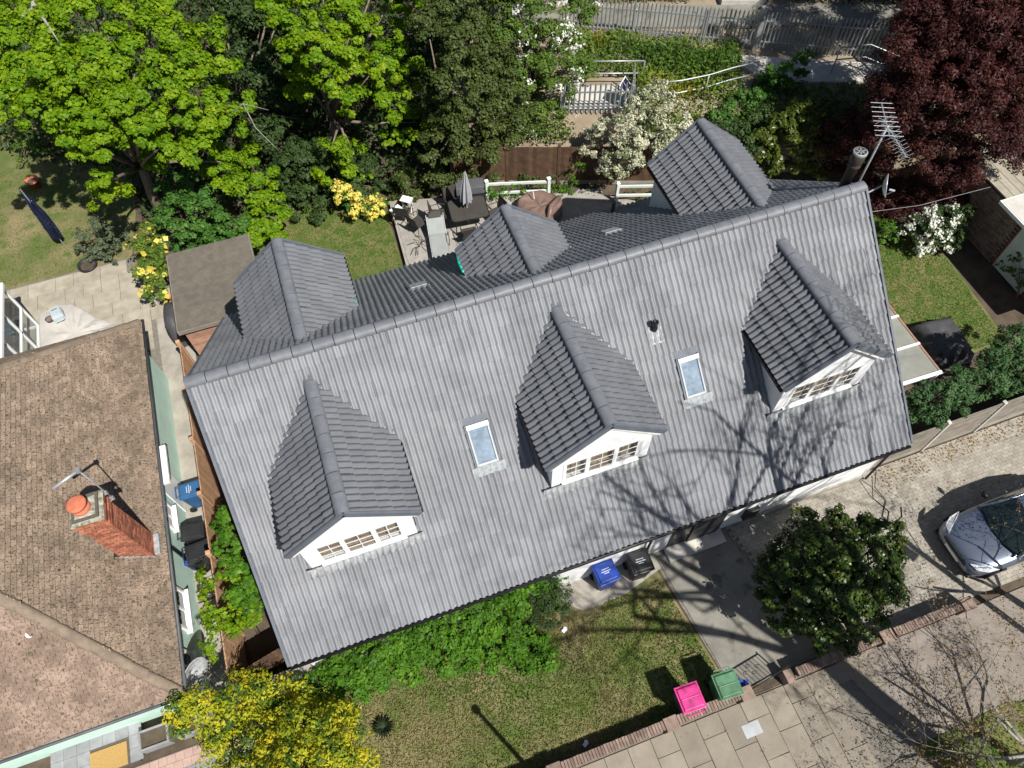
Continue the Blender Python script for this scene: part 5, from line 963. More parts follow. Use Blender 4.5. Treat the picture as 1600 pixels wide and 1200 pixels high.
# ------------------------------------------------------------------ boundary fence, shed, gate wall on the left
def board_fence(name, label, P0, P1, h, bw, m, base=.0, post_m=None, horiz=False, gravel=None, post_h=.1, pw=1.86, gm='conc'):
    P0, P1 = Vector(P0), Vector(P1); d = P1-P0; ln = d.length; d.normalize(); nrm = Vector((d.y,-d.x,0)); up = Vector((0,0,1))
    t = thing(name, label, 'fence', tuple(P0)); rr = random.Random(int(ln*100)); gz = base
    npan = max(1, round(ln/pw)); pw = ln/npan
    if gravel:
        for k in range(npan):
            g = G(); g.frame(P0+d*(k*pw), d, nrm, up, .06, pw-.06, -.02, .02, base, base+gravel); g.obj('gravel_board', MT[gm], t)
        gz = base+gravel
    for k in range(npan+1):
        g = G(); g.frame(P0+d*(k*pw), d, nrm, up, -.055, .055, -.06, .06, base-.1, base+h+post_h); g.obj('post', MT[post_m or m], t, bevel=.015)
    if horiz:
        for k in range(npan):
            z = gz; 
            while z < base+h-.02:
                g = G(); tl = .012; a = P0+d*(k*pw); hh = min(bw, base+h-z)
                g.add([a+d*x+nrm*y+up*zz for x in (.057, pw-.057) for y, zz in ((.03+rr.uniform(0,.006),z),(.012,z+hh+.012),(-.004,z+hh+.012),(.012,z))], [(0,1,5,4),(1,2,6,5),(2,3,7,6),(3,0,4,7),(0,3,2,1),(4,5,6,7)]); g.obj('board', MT[m], t); z += bw
    else:
        n = int(ln/bw)
        for k in range(n):
            x0 = k*ln/n
            g = G(); a = P0+d*x0; w = ln/n; g.add([a+d*x+nrm*y+up*zz for zz in (gz+rr.uniform(0,.02), base+h+rr.uniform(-.012,.008)) for x, y in ((.003,.02),(w+.004,.034),(w+.004,.044),(.003,.040))], [(0,1,5,4),(1,2,6,5),(2,3,7,6),(3,0,4,7),(3,2,1,0),(4,5,6,7)])
            g.obj('board', MT[m], t)
        for z in (gz+.25, base+h*.55, base+h-.2):
            g = G(); g.frame(P0, d, nrm, up, 0, ln, -.035, .018, z-.035, z+.035); g.obj('rail', MT[m], t)
    return t
board_fence('boundary_fence', 'brown close-board fence between the mint bungalow and the grey roof', (-1.62,-4.9,0), (-1.62,5.35,0), 1.75, .115, 'fence', gravel=.15, gm='clad')
board_fence('side_gate_fence', 'dark board fence across the gap beside the house', (-1.5,-4.55,0), (.1,-4.2,0), 1.6, .11, 'dkfence')
t = thing('gate_wall', 'low white rendered wall closing the gap beside the house', 'wall', (-.7,-4.85,0))
g = G(); g.box(-1.45,.12,-5.02,-4.78,0,1.0); g.obj('masonry', MT['render'], t); g = G(); g.box(-1.48,.14,-5.05,-4.75,1.0,1.06); g.obj('coping', MT['conc'], t, bevel=.01)
shed = thing('shed', 'wooden shed with a flat grey-brown felt roof behind the house', 'shed', (-.2,6.9,0))
g = G(); g.box(-1.38,.98,5.62,8.4,0,1.98); g.obj('wall', MT['dkfence'], shed)
for k in range(17):
    g = G(); z = .05+k*.115; g.add([(x,y,zz) for x in (-1.40,1.0) for y, zz in ((5.60,z),(5.612,z+.113),(5.625,z+.113),(5.625,z))], [(0,4,5,1),(1,5,6,2),(2,6,7,3),(3,7,4,0),(0,1,2,3),(4,7,6,5)]); g.obj('cladding_board', MT['clad'], shed)
g = G(); g.box(-1.48,1.08,5.45,8.55,2.0,2.09); rf = g.obj('roof', MT['felt'], shed)
for k in range(4):
    g = G(); y = 5.44+k*.785; g.add([(-1.5,y,2.094+.004*k),(1.1,y,2.094+.004*k),(1.1,y+.82,2.098+.004*k),(-1.5,y+.82,2.098+.004*k),(-1.5,y,2.088),(1.1,y,2.088)], [(0,1,2,3),(4,5,1,0)]); g.obj('felt_strip', MT['felt'], rf)
g = G(); g.box(-1.5,1.1,5.42,5.448,1.97,2.11); g.box(-1.51,-1.48,5.45,8.57,1.97,2.11); g.box(1.08,1.11,5.45,8.57,1.97,2.11); g.obj('trim', MT['gboard'], shed)
g = G(); g.box(-1.6,1.0,4.05,5.4,-.01,.05)
for k in range(11): g.box(-1.55+k*.235,-1.34+k*.235,4.05,5.44,.05,.09)
tag(g.obj('duckboard', MT['clad'], None), 'cedar duckboard floor in front of the shed', 'decking')
t = thing('covered_barbecue', 'black fabric cover over a barbecue beside the shed', 'barbecue cover', (-1.98,7.2,0))
g = G(); v = []; prf = [(1.0,0),(1.02,.35),(.95,.75),(.8,.98),(.35,1.1)]; n = 20
for q_, (s_, z) in enumerate(prf):
    for j in range(n):
        a = 2*math.pi*j/n; c_, d_ = math.cos(a), math.sin(a); c_ = math.copysign(abs(c_)**.6,c_); d_ = math.copysign(abs(d_)**.6,d_); w_ = 1+.05*math.sin(j*2.3)*(1-z)
        v.append((.27*s_*c_*w_, .66*s_*d_*w_, z+.03*math.sin(j*1.3)))
g.add(v, [(a*n+j, a*n+(j+1)%n, (a+1)*n+(j+1)%n, (a+1)*n+j) for a in range(4) for j in range(n)]+[tuple(4*n+j for j in range(n))]); g.obj('cover', MT['tarp_black'], t, True, local=True)
g = G(); g.tube([(-.2,-.5,.05),(-.2,-.5,.6)], .02, 6); g.obj('leg', MT['steel'], t, local=True)
# ------------------------------------------------------------------ front garden wall with a brick-on-edge coping
fw = thing('front_wall', 'low red brick garden wall with brick-on-edge coping along the pavement', 'wall', (10.5,-8.88,0))
cb = slab_mesh(.066, .215, .102, 'coping', .005); rw = random.Random(12)
def wall_run(x0, x1, gap=False):
    g = G(); g.box(x0, x1, -8.93, -8.83, 0, .42); g.obj('core', MT['mortar'], fw)
    n = int((x1-x0)/.075)
    for k in range(n):
        if rw.random() < .015: continue
        place(cb, 'coping_brick', Matrix.Translation((x0+.0375+k*(x1-x0)/n, -8.88+rw.uniform(-.005,.005), .535+rw.uniform(-.004,.005))) @ Matrix.Rotation(rw.uniform(-.03,.03), 4, 'Z'), fw)
    fb = slab_mesh(.215, .1, .065, 'coping', .004)
    m_ = int((x1-x0)/.225)
    for r_ in range(5):
        for k in range(m_):
            o = .1125 if r_ % 2 else 0
            if k*.225+o+.225 > x1-x0+.02: continue
            M = Matrix.Translation((x0+.1125+k*.225+o, -8.932, .11+r_*.075))
            place(fb, 'brick', M, fw)
for a, b in ((3.2,4.75),(5.1,7.72),(8.08,9.72),(11.3,13.65),(14.1,16.05)): wall_run(a, b)
def pillar(x, w=.34, z=.5):
    g = G(); g.box(x-w/2+.01, x+w/2-.01, -9.04, -8.76, 0, z); g.obj('pillar', MT['coping'], fw)
    g = G(); g.box(x-w/2, x+w/2, -9.06, -8.74, z, z+.05); g.obj('cap', MT['coping'], fw, bevel=.012)
for x in (4.92, 7.9, 9.9, 13.87, 16.25): pillar(x)
pillar(11.1, .22, .42)
# wrought iron gate folded open against the drive
t = thing('garden_gate', 'low wrought iron gate standing open between the green bin and the brick wall', 'gate', (10.12,-8.85,0), R(8))
g = G(); g.box(0,.95,-.014,.014,.08,.11); g.box(0,.95,-.014,.014,.86,.89); g.box(0,.03,-.014,.014,.08,.95); g.box(.92,.95,-.014,.014,.08,.95); g.obj('frame', MT['black'], t, local=True)
for k in range(8):
    g = G(); g.tube([(.11+k*.105,0,.1),(.11+k*.105,0,.87)], .008, 6); g.obj('bar', MT['black'], t, local=True)
for k, (x, z) in enumerate(((.3,.55),(.48,.42),(.66,.55),(.48,.7))):
    g = G(); g.tube([(x+.07*math.cos(a*.6)*(1-a*.07), 0, z+.07*math.sin(a*.6)*(1-a*.07)) for a in range(11)], .007, 5); g.obj('scroll', MT['black'], t, local=True)
# ------------------------------------------------------------------ parked car, nose towards the house door
car = thing('car', 'silver blue hatchback car parked on the block paving', 'car', (16.75,-7.62,.03), 0)
st = [(0,.50,.50,.34),(.05,.62,.62,.28),(.16,.70,.745,.22),(.45,.78,.82,.2),(.9,.875,.85,.2),(1.22,.955,.86,.2),(1.9,.99,.865,.2),(2.8,.99,.865,.2),(3.5,.98,.85,.2),(3.95,.93,.79,.24),(4.1,.8,.7,.3)]
v = []; n = 14
for x, tz, w, bz in st:
    half = [(0,tz),(.45*w,tz-.008),(.8*w,tz-.04),(.95*w,tz-.10),(w,min(tz-.2,.62)),(w*.995,.42),(w*.95,bz)]
    v += [(x,-y,z) for y, z in half[::-1]]+[(x,y,z) for y, z in half[0:]]
m_ = 14
f = [(a*m_+j, a*m_+j+1, (a+1)*m_+j+1, (a+1)*m_+j) for a in range(len(st)-1) for j in range(m_-1)]
f += [tuple(range(m_-1,-1,-1)), tuple((len(st)-1)*m_+j for j in range(m_))]
G().add(v, f).obj('body', MT['car'], car, True, local=True, sub=2)
def gh(name, pts, m, par=car, th=.012):
    o = G().add(pts, [tuple(range(len(pts)))]).obj(name, MT[m], par, local=True); s_ = o.modifiers.new('s','SOLIDIFY'); s_.thickness = th; return o
W0, W1 = .74, .57; zb, zt_ = .955, 1.44
ws = [(1.16,-W0+.02,zb),(1.05,-.35,zb-.01),(1.02,0,zb-.01),(1.05,.35,zb-.01),(1.16,W0-.02,zb),(1.86,W1,zt_-.03),(1.80,.3,zt_),(1.79,0,zt_+.01),(1.80,-.3,zt_),(1.86,-W1,zt_-.03)]
gh('windscreen', ws, 'carglass')
for s_ in (-1, 1):
    gh('side_window', [(1.28,s_*W0*1.03,zb+.0),(3.45,s_*W0*1.03,zb+.02),(3.1,s_*W1*1.03,zt_-.05),(1.93,s_*W1*1.04,zt_-.05)][::s_], 'carglass')
    g = G(); g.tube([(1.1,s_*W0,zb),(1.5,s_*(W0+W1)/2*1.01,(zb+zt_)/2),(1.88,s_*W1*1.02,zt_-.03),(3.05,s_*W1*1.02,zt_-.03),(3.6,s_*W0,zb)], .035, 8); g.obj('roof_pillar', MT['car'], car, True, local=True)
    wm = G(); wm.lathe((1.42,s_*.98,1.0), [(.02,-.07),(.085,-.06),(.1,0),(.085,.06),(.02,.07)], 12, .6, 1.1); wm.tube([(1.42,s_*.84,.97),(1.42,s_*.94,.98)], .025, 6); wm.obj('wing_mirror', MT['black'], car, True, local=True)
    hl = G(); hl.add([(.10,s_*.44,.645),(.16,s_*.66,.65),(.36,s_*.80,.72),(.62,s_*.835,.80),(.48,s_*.73,.80),(.22,s_*.55,.735)], [(0,1,2,3,4,5) if s_ > 0 else (5,4,3,2,1,0)]); o = hl.obj('headlight', MT['lamp'], car, local=True); q_ = o.modifiers.new('s','SOLIDIFY'); q_.thickness = .05; q_.offset = 0
    g = G(); g.tube([(1.2,s_*.35,zb+.02),(1.25,s_*.1+.25,zb+.09)], .008, 5); g.obj('wiper', MT['black'], car, local=True)
    for wxx in (.78, 3.25):
        wh = G(); wh.tube([(wxx,s_*.66,.31),(wxx,s_*.875,.31)], .31, 22); w_ = wh.obj('wheel', MT['tyre'], car, local=True)
        rm = G(); rm.tube([(wxx,s_*.872,.31),(wxx,s_*.884,.31)], .2, 18); rm.obj('rim', MT['chrome'], w_, local=True)
gh('roof', [(1.86,-W1,zt_-.03),(1.80,-.3,zt_),(1.79,0,zt_+.01),(1.80,.3,zt_),(1.86,W1,zt_-.03),(3.1,W1,zt_-.03),(3.12,0,zt_+.01),(3.1,-W1,zt_-.03)], 'car')
gh('rear_window', [(3.1,-W1,zt_-.03),(3.12,0,zt_),(3.1,W1,zt_-.03),(3.75,W0-.04,zb+.02),(3.82,0,zb+.02),(3.75,-W0+.04,zb+.02)], 'carglass')
g = G(); g.box(-.005,.05,-.42,.42,.50,.60); g.obj('grille', MT['black'], car, local=True, bevel=.01)
g = G(); g.box(-.012,.03,-.26,.26,.36,.47); g.obj('number_plate', MT['upvc'], car, local=True)
g = G(); g.box(.03,.3,-.7,.7,.21,.33); g.obj('bumper', MT['black'], car, local=True, bevel=.03)
# ------------------------------------------------------------------ right-hand fence, canopy, covered pile, garage
board_fence('drive_fence', 'weathered board fence with pale concrete posts along the driveway', (16.28,-4.66,0), (23.6,-4.66,0), 1.7, .17, 'gboard', post_m='lconc', horiz=True, gravel=.28, post_h=.04, pw=1.83)
for ch in [o for o in bpy.data.objects if o.parent and o.parent.name == 'drive_fence' and o.name.startswith('post')]: pass
cn = thing('lean_to_canopy', 'polycarbonate lean-to canopy with white bars at the end of the grey roof', 'canopy', (17.2,-1.5,0))
for k in range(4):
    y0 = -3.4+k*1.02
    g = G(); g.add([(16.0,y0,2.42),(18.42,y0,2.24),(18.42,y0+.98,2.24),(16.0,y0+.98,2.42)], [(0,1,2,3)]); o = g.obj('sheet', MT['poly'], cn); s_ = o.modifiers.new('s','SOLIDIFY'); s_.thickness = .02
    g = G(); g.beam((16.0,y0-.02,2.45),(18.46,y0-.02,2.265), .06 if k else .1, .05); g.obj('glazing_bar', MT['upvc'], cn)
g = G(); g.box(18.42,18.47,-3.44,.7,2.15,2.26); g.obj('eaves_beam', MT['clad'], cn)
for y in (-3.4, -1.4, .6):
    g = G(); g.box(18.36,18.43,y-.035,y+.035,0,2.2); g.obj('post', MT['white'], cn)
t = thing('covered_pile', 'dark grey tarpaulin draped over a low garden table on the side lawn', 'tarpaulin', (20.75,-1.75,0), R(-6))
g = G(); N_ = 14; v = []
for i in range(N_+1):
    for j in range(N_+1):
        x, y = -1+2*i/N_, -1+2*j/N_; ex = max(abs(x), abs(y)); z = .72 if ex < .75 else .72-(ex-.75)/.25*.68
        s_ = 1+.12*(ex > .85); v.append((x*.66*s_+.03*math.sin(j*1.4)*(ex > .8), y*.76*s_+.03*math.sin(i*1.7)*(ex > .8), z+.035*math.sin(x*5+y*3)*math.sin(y*4)-.04*math.exp(-((x-y)*4)**2)))
g.add(v, [(i*(N_+1)+j, (i+1)*(N_+1)+j, (i+1)*(N_+1)+j+1, i*(N_+1)+j+1) for i in range(N_) for j in range(N_)]); g.obj('cover', MT['tarp_black'], t, True, local=True)
for sx, sy in ((-1,-1),(1,-1),(1,1),(-1,1)):
    g = G(); g.box(sx*.5-.025,sx*.5+.025,sy*.6-.025,sy*.6+.025,0,.66); g.obj('leg', MT['black'], t, local=True)
ga = thing('garage', 'brick garage with a pale door at the edge of the side garden', 'garage', (26.5,.8,0))
g = G(); g.box(24.62,29,-2.6,4.0,0,2.15); g.obj('wall', MT['brick'], ga)
gb = slab_mesh(.215,.1,.065,'coping',.004)
for r_ in range(27):
    for k in range(9):
        y = .62+k*.225+(.11 if r_ % 2 else 0)
        if y < 2.6: place(gb, 'brick', Matrix.Translation((24.585,y,.08+r_*.075)) @ Matrix.Rotation(R(90),4,'Z'), ga)
g = G(); g.box(24.55,24.62,-.95,.42,.03,1.98)
for k in range(5): g.box(24.535,24.55,-.9+k*.27,-.68+k*.27,.12,1.9)
g.obj('door', MT['rail_paint'], ga, bevel=.01)
g = G(); g.box(24.1,29.3,-2.9,1.35,2.2,2.32); g.obj('roof', MT['white'], ga)
g = G(); g.box(24.14,29.3,-2.9,1.3,2.322,2.33); g.obj('roof_covering', MT['lconc'], ga)
for k in range(16):
    g = G(); g.box(24.5+k*.3,24.78+k*.3,1.38,3.9,2.15,2.2); g.obj('roof_board', MT['stone'], ga)
# washing line
g = G(); g.tube([(19.2,2.7,2.1),(22,2.35,1.9),(24.6,2.1,2.1)], .006, 5); tag(g.obj('washing_line', MT['lead']), 'thin washing line strung across the side garden to the garage', 'washing line')
# ------------------------------------------------------------------ aerials on the grey house
am = thing('tv_aerial', 'comb-shaped television aerials on a tall mast at the gable end', 'aerial', (16.3,.32,5.2))
mt_ = Vector((16.3,.32,8.35))
g = G(); g.tube([(16.3,.32,5.2),(16.3,.32,6.9),tuple(mt_)], .026, 10); g.obj('mast', MT['steel'], am, True)
def yagi(c, d, ln, n, el, m='alu', vert=False, bow=False):
    c = Vector(c); d = Vector(d).normalized(); s_ = d.cross(Vector((0,0,1))).normalized(); u = s_.cross(d); a = u if vert else s_
    g = G(); g.tube([c-d*ln*.35, c+d*ln*.65], .012, 6); b = g.obj('boom', MT[m], am)
    for k in range(n):
        p = c-d*ln*.33+d*ln*.97*k/(n-1); e = el*(1-.25*k/n)
        g = G()
        if bow:
            for sg in (-1, 1): g.tube([p, p+s_*sg*e*.5+u*e*.28], .0045, 5); g.tube([p, p+s_*sg*e*.5-u*e*.28], .0045, 5)
        else: g.tube([p-a*e*.5, p+a*e*.5], .007, 5)
        g.obj('element', MT[m], b)
yagi(mt_+Vector((.0,.05,.0)), (.42,.9,.0), 1.15, 8, .62)
yagi(mt_+Vector((.05,-.12,-.1)), (-.08,-.99,-.12), 1.15, 12, .34, bow=True)
dish('satellite_dish', 'small grey satellite dish on the gable end beside the mast', (16.92,.12,6.5), (.75,-.62,.3), .55, (16.12,.2,6.0))
# ------------------------------------------------------------------ rear terrace furniture
TZ = .266
tb = thing('patio_table', 'dark rectangular patio table with rounded corners on the rear terrace', 'table', (8.33,8.25,TZ), R(-6))
g = G(); w, d, r_ = .66, .52, .14; pts = []
for cx_, cy_, a0 in ((w-r_,d-r_,0),(-w+r_,d-r_,90),(-w+r_,-d+r_,180),(w-r_,-d+r_,270)):
    for k in range(6): a = R(a0+k*18); pts.append((cx_+r_*math.cos(a), cy_+r_*math.sin(a)))
g.prism(pts, .70, .725); g.obj('table_top', MT['mesh_grey'], tb, local=True)
g = G(); g.tube([(x, y, .73) for x, y in pts+[pts[0]]], .014, 6, False); g.obj('rim', MT['black'], tb, local=True)
for sx, sy in ((-1,-1),(1,-1),(1,1),(-1,1)):
    g = G(); g.tube([(sx*.5,sy*.38,.7),(sx*.56,sy*.44,0)], .018, 6); g.obj('leg', MT['black'], tb, local=True)
pa = thing('parasol', 'closed grey parasol standing through the patio table', 'parasol', (8.30,8.30,TZ), R(20))
g = G(); g.tube([(0,0,0),(.02,.02,2.3)], .019, 8); g.obj('pole', MT['lead'], pa, local=True)
g = G(); v = []; n = 16
for k, (z, q_) in enumerate(((1.1,.19),(1.3,.18),(1.55,.155),(1.8,.12),(2.05,.08),(2.25,.045),(2.36,.012))):
    for j in range(n): rr_ = q_*(1.15 if j % 2 else .72); v.append((rr_*math.cos(2*math.pi*j/n)+.01*k, rr_*math.sin(2*math.pi*j/n), z-(.06 if k == 0 and j % 2 else 0)))
g.add(v, [(a*n+j, a*n+(j+1)%n, (a+1)*n+(j+1)%n, (a+1)*n+j) for a in range(6) for j in range(n)]); g.obj('canopy', MT['umb'], pa, local=True)
def patio_chair(label, loc, rz):
    t = thing('patio_chair', label, 'chair', loc, rz, 'dark patio chairs on the rear terrace')
    g = G(); g.box(-.24,.24,-.24,.22,.40,.42); g.obj('seat', MT['mesh_grey'], t, local=True, bevel=.008)
    g = G(); g.frame((0,.22,.42), (1,0,0), (0,.22,.975), (0,-.975,.22), -.24, .24, 0, .5, -.008, .008); g.obj('backrest', MT['mesh_grey'], t, local=True)
    g = G()
    for s_ in (-1, 1): g.tube([(s_*.25,.22,.42),(s_*.25,.33,.92)], .012, 6)
    g.tube([(-.25,.33,.92),(.25,.33,.92)], .012, 6); g.obj('back_frame', MT['brownrod'], t, local=True)
    for s_ in (-1, 1):
        g = G(); g.tube([(s_*.27,.25,.6),(s_*.28,-.05,.64),(s_*.27,-.24,.6)], .014, 6); g.obj('armrest', MT['brownrod'], t, local=True)
        for y in (-.24, .24):
            g = G(); g.tube([(s_*.27,y,.6),(s_*.26,y*1.12,0)], .012, 6); g.obj('leg', MT['brownrod'], t, local=True)
    return t
for lb, x, y, a in (('patio chair at the house side of the dark table, below the parasol',8.1,7.45,175),('patio chair tipped at the right-hand end of the dark table',9.25,8.0,-75),
                    ('patio chair pushed under the far side of the dark table',8.0,9.0,5),('patio chair at the left-hand end of the dark table',7.35,8.65,80),
                    ('patio chair standing alone between the sun lounger and the yellow azalea',6.55,8.55,120),('patio chair close to the terrace edge beside the yellow azalea',6.2,9.2,150)):
    patio_chair(lb, (x,y,TZ), R(a))
sl = thing('sun_lounger', 'grey textile sun lounger on the rear terrace near the short dormer', 'sun lounger', (7.0,7.5,TZ), R(-9))
g = G(); g.box(-.28,.28,-.72,.35,.33,.35); g.obj('seat', MT['mesh_lite'], sl, local=True)
g = G(); g.frame((0,.36,.34), (1,0,0), (0,.85,.52), (0,-.52,.85), -.28,.28,0,.62,-.01,.01); g.obj('backrest', MT['mesh_lite'], sl, local=True)
g = G(); g.frame((0,.88,.66), (1,0,0), (0,.85,.52), (0,-.52,.85), -.22,.22,-.05,.18,.01,.06); g.obj('headrest', MT['mesh_grey'], sl, local=True, bevel=.02)
for s_ in (-1, 1):
    g = G(); g.tube([(s_*.3,-.75,.33),(s_*.3,.36,.33),(s_*.3,.95,.7)], .017, 6); g.obj('side_rail', MT['lead'], sl, local=True)
    for y in (-.6, .3):
        g = G(); g.tube([(s_*.3,y,.33),(s_*.29,y+.05,0)], .015, 6); g.obj('leg', MT['lead'], sl, local=True)
    g = G(); g.tube([(s_*.33,.25,.33),(s_*.36,.2,.55),(s_*.36,-.2,.56),(s_*.33,-.25,.33)], .013, 6); g.obj('armrest', MT['black'], sl, local=True)
bb = thing('barbecue', 'dark covered barbecue behind the patio table', 'barbecue', (8.7,9.25,.1), R(-12))
g = G(); g.box(-.5,.5,-.26,.26,.0,.78); g.obj('cabinet', MT['bin_black'], bb, local=True, bevel=.03)
g = G(); g.add([(-.5,-.28,.79),(.5,-.28,.79),(.5,.28,.79),(-.5,.28,.79),(-.5,-.2,1.02),(.5,-.2,1.02),(.5,.2,1.08),(-.5,.2,1.08)], [(4,5,6,7),(0,1,5,4),(1,2,6,5),(2,3,7,6),(3,0,4,7)]); g.obj('hood', MT['bin_grey'], bb, local=True, bevel=.03)
wt = thing('side_table', 'small white folding table at the corner of the rear terrace', 'table', (5.98,9.3,TZ), R(25))
g = G(); g.box(-.2,.2,-.14,.14,.5,.53); g.obj('table_top', MT['white'], wt, local=True)
for s_ in (-1, 1):
    g = G(); g.tube([(s_*.17,-.12,.5),(s_*.17,.12,0)], .012, 6); g.tube([(s_*.17,.12,.5),(s_*.17,-.12,0)], .012, 6); g.obj('leg', MT['white'], wt, local=True)
wt2 = copy_tree(wt, None, (6.45,9.65,TZ), R(-40), 'white folding stool between the terrace chairs and the evergreen'); wt2['category'] = 'stool'
wt.name = 'side_table'
t = thing('clothes_airer', 'collapsed dark metal frame of rods lying on the rear terrace', 'folding frame', (6.45,7.75,TZ))
rr = random.Random(3)
for k in range(9):
    a = rr.uniform(0, 6.28); g = G(); g.tube([(.02*k-.1,.02*k,.05+.02*k),(.02*k-.1+.22*math.cos(a),.02*k+.22*math.sin(a),.15),(.02*k-.1+.5*math.cos(a+.3),.02*k+.45*math.sin(a+.3),.03)], .01, 5); g.obj('rod', MT['brownrod'], t, local=True)
# terrace gate of black bars next to the short dormer
t = thing('terrace_rail', 'black metal railing beside the short rear dormer', 'railing', (7.35,6.3,TZ))
g = G(); g.box(-.35,.75,-.02,.02,.92,.97); g.box(-.35,.75,-.02,.02,.05,.09); g.obj('frame', MT['black'], t, local=True)
for k in range(9):
    g = G(); g.box(-.33+k*.13,-.29+k*.13,-.015,.015,.09,.92); g.obj('bar', MT['black'], t, local=True)
# brown cover over a round spa
t = thing('covered_spa', 'crumpled brown cover over a round spa on the rear terrace', 'spa cover', (10.8,7.75,TZ))
g = G(); v = []; n = 30; prf = [(1.0,0),(1.03,.2),(1.0,.42),(.93,.52),(.7,.50),(.4,.47),(.0,.46)]; rr = random.Random(6)
for q_, (s_, z) in enumerate(prf):
    for j in range(n):
        a = 2*math.pi*j/n; w_ = 1+.05*math.sin(j*2.1+q_)+.03*math.sin(j*5.3); v.append((.82*s_*math.cos(a)*w_, .78*s_*math.sin(a)*w_, z+(.09*math.sin(j*.9+q_*1.7)*math.sin(j*.37+q_) if 2 < q_ < 6 else 0)+.05*math.cos(a*3)*(q_ in (2,3))))
g.add(v, [(a*n+j, a*n+(j+1)%n, (a+1)*n+(j+1)%n, (a+1)*n+j) for a in range(6) for j in range(n)]); o = g.obj('cover', MT['tarp_brown'], t, True, local=True, sub=1)
g = G(); g.tube([(.05,-.75,.5),(.3,-.3,.62),(.75,.05,.56)], .09, 10); g.obj('roll', MT['tarp_brown'], t, True, local=True)
g = G(); g.tube([(-.1,.3,.55),(-.12,.36,.85)], .015, 6); g.obj('stick', MT['white'], t, local=True)
# painted post-and-rail
def post_rail(label, P, Q, n):
    P, Q = Vector(P), Vector(Q); t = thing('post_and_rail', label, 'railing', tuple(P)); d = Q-P
    for k in range(n+1):
        g = G(); p = P+d*k/n; g.box(p.x-.055,p.x+.055,p.y-.055,p.y+.055,p.z-.2,p.z+1.02); g.obj('post', MT['rail_paint'], t, bevel=.01)
        g = G(); g.box(p.x-.07,p.x+.07,p.y-.07,p.y+.07,p.z+1.02,p.z+1.06); g.obj('post_cap', MT['rail_paint'], t, bevel=.008)
    for z in (.45,.88):
        g = G(); g.beam(P+Vector((0,0,z)), Q+Vector((0,0,z)), .05, .1); g.obj('rail', MT['rail_paint'], t)
post_rail('pale painted post-and-rail beside the brown spa cover', (11.42,8.5,.1), (9.3,9.15,.1), 1)
post_rail('pale painted post-and-rail behind the right-hand rear dormer', (13.62,7.42,.1), (15.4,6.8,.1), 1)
for k in range(7):
    g = G(); x = 14.0+.16*k; g.frame((x,6.95-.3*(x-14),.25), (.95,-.3,0), (.3,.95,0), (0,0,1), 0,.14,-.25,.25,-.03,.0); tag(g.obj('plank', MT['clad'], None), ['first','second','third','fourth','fifth','sixth','seventh'][k]+' reddish plank from the left beside the pale railing', 'plank', 'reddish planks by the pale railing')
rr = random.Random(17)
for k in range(5):
    x, y = 12.55+.16*k, 8.35-.05*k; g = G(); g.frame((x,y,.1), (.8,.5,.2), (-.5,.8,.15), (-.1,-.2,1), -.2,.2,-.14,.14,0,.02); 
    tag(g.obj('broken_slab', MT['rubble']), 'piece of broken grey slab in the rubble behind the terrace', 'slab', 'broken slabs behind the terrace')
# ------------------------------------------------------------------ the back boundary: brown fence, palisades, handrails
board_fence('back_fence', 'tall dark brown close-board fence at the foot of the bank', park(-1.8,20.75,0), park(9.5,20.2,0), 1.75, .14, 'dkfence', gravel=.2)
def palisade(name, label, pts, h, sp, z0, gate=False):
    t = thing(name, label, 'fence', pts[0]); P = [Vector(p) for p in pts]
    w, th = .068, .012
    g = G(); g.add([(-w/2,0,0),(-w/6,-th*2,0),(w/6,-th*2,0),(w/2,0,0),(-w/2,0,h-.12),(-w/6,-th*2,h-.06),(w/6,-th*2,h-.06),(w/2,0,h-.12),(0,-th,h)], [(0,1,5,4),(1,2,6,5),(2,3,7,6),(4,5,8),(5,6,8),(6,7,8)])
    me = g.mesh('pale', MT['steel']); 
    for a, b in zip(P, P[1:]):
        d = b-a; ln = d.length; n = int(ln/sp); ang = math.atan2(d.y, d.x)
        for k in range(n): place(me, 'pale', Matrix.Translation(a+d*((k+.5)/n)+Vector((0,0,.05))) @ Matrix.Rotation(ang, 4, 'Z'), t)
        for z in (.32, h-.35):
            g = G(); g.beam(a+Vector((0,0,z)), b+Vector((0,0,z)), .04, .05); g.obj('rail', MT['steel'], t)
        for k in range(int(ln/2.7)+1):
            p = a+d*min(1, k*2.7/ln); g = G(); g.box(p.x-.05,p.x+.05,p.y-.01,p.y+.09,p.z-.3,p.z+h-.12); g.obj('post', MT['steel'], t)
    return t
palisade('palisade_fence', 'long galvanised steel palisade fence along the footpath', [park(2.5,26.75,2.0), park(9.55,25.35,2.0)], 1.5, .15, 2)
palisade('palisade_gate', 'shaded galvanised palisade gates beside the copper-leaved tree', [park(9.8,25.3,2.0), park(15.6,24.2,2.0)], 1.5, .145, 2)
g = G(); p = park(9.68,25.33,1.9); g.box(p[0]-.09,p[0]+.09,p[1]-.09,p[1]+.09,1.8,3.68); tag(g.obj('gate_post', MT['steel'], bevel=.01), 'stout galvanised post where the palisade fence meets the gates', 'post')
palisade('palisade_fence', 'short steel palisade fence on the bank beside the white flowering shrub', [park(2.1,21.95,2.0), park(4.6,21.9,2.0), park(4.75,23.1,2.0)], 1.25, .17, 2)
def handrail(label, pts):
    t = thing('handrail', label, 'handrail', pts[0]); P = [Vector(p) for p in pts]
    for z in (1.05, .55):
        g = G(); g.tube([p+Vector((0,0,z)) for p in P], .026, 8); g.obj('rail', MT['steel'], t, True)
    for p in P[::2]+[P[-1]]:
        g = G(); g.tube([p-Vector((0,0,.2)), p+Vector((0,0,1.05))], .024, 8); g.obj('post', MT['steel'], t, True)
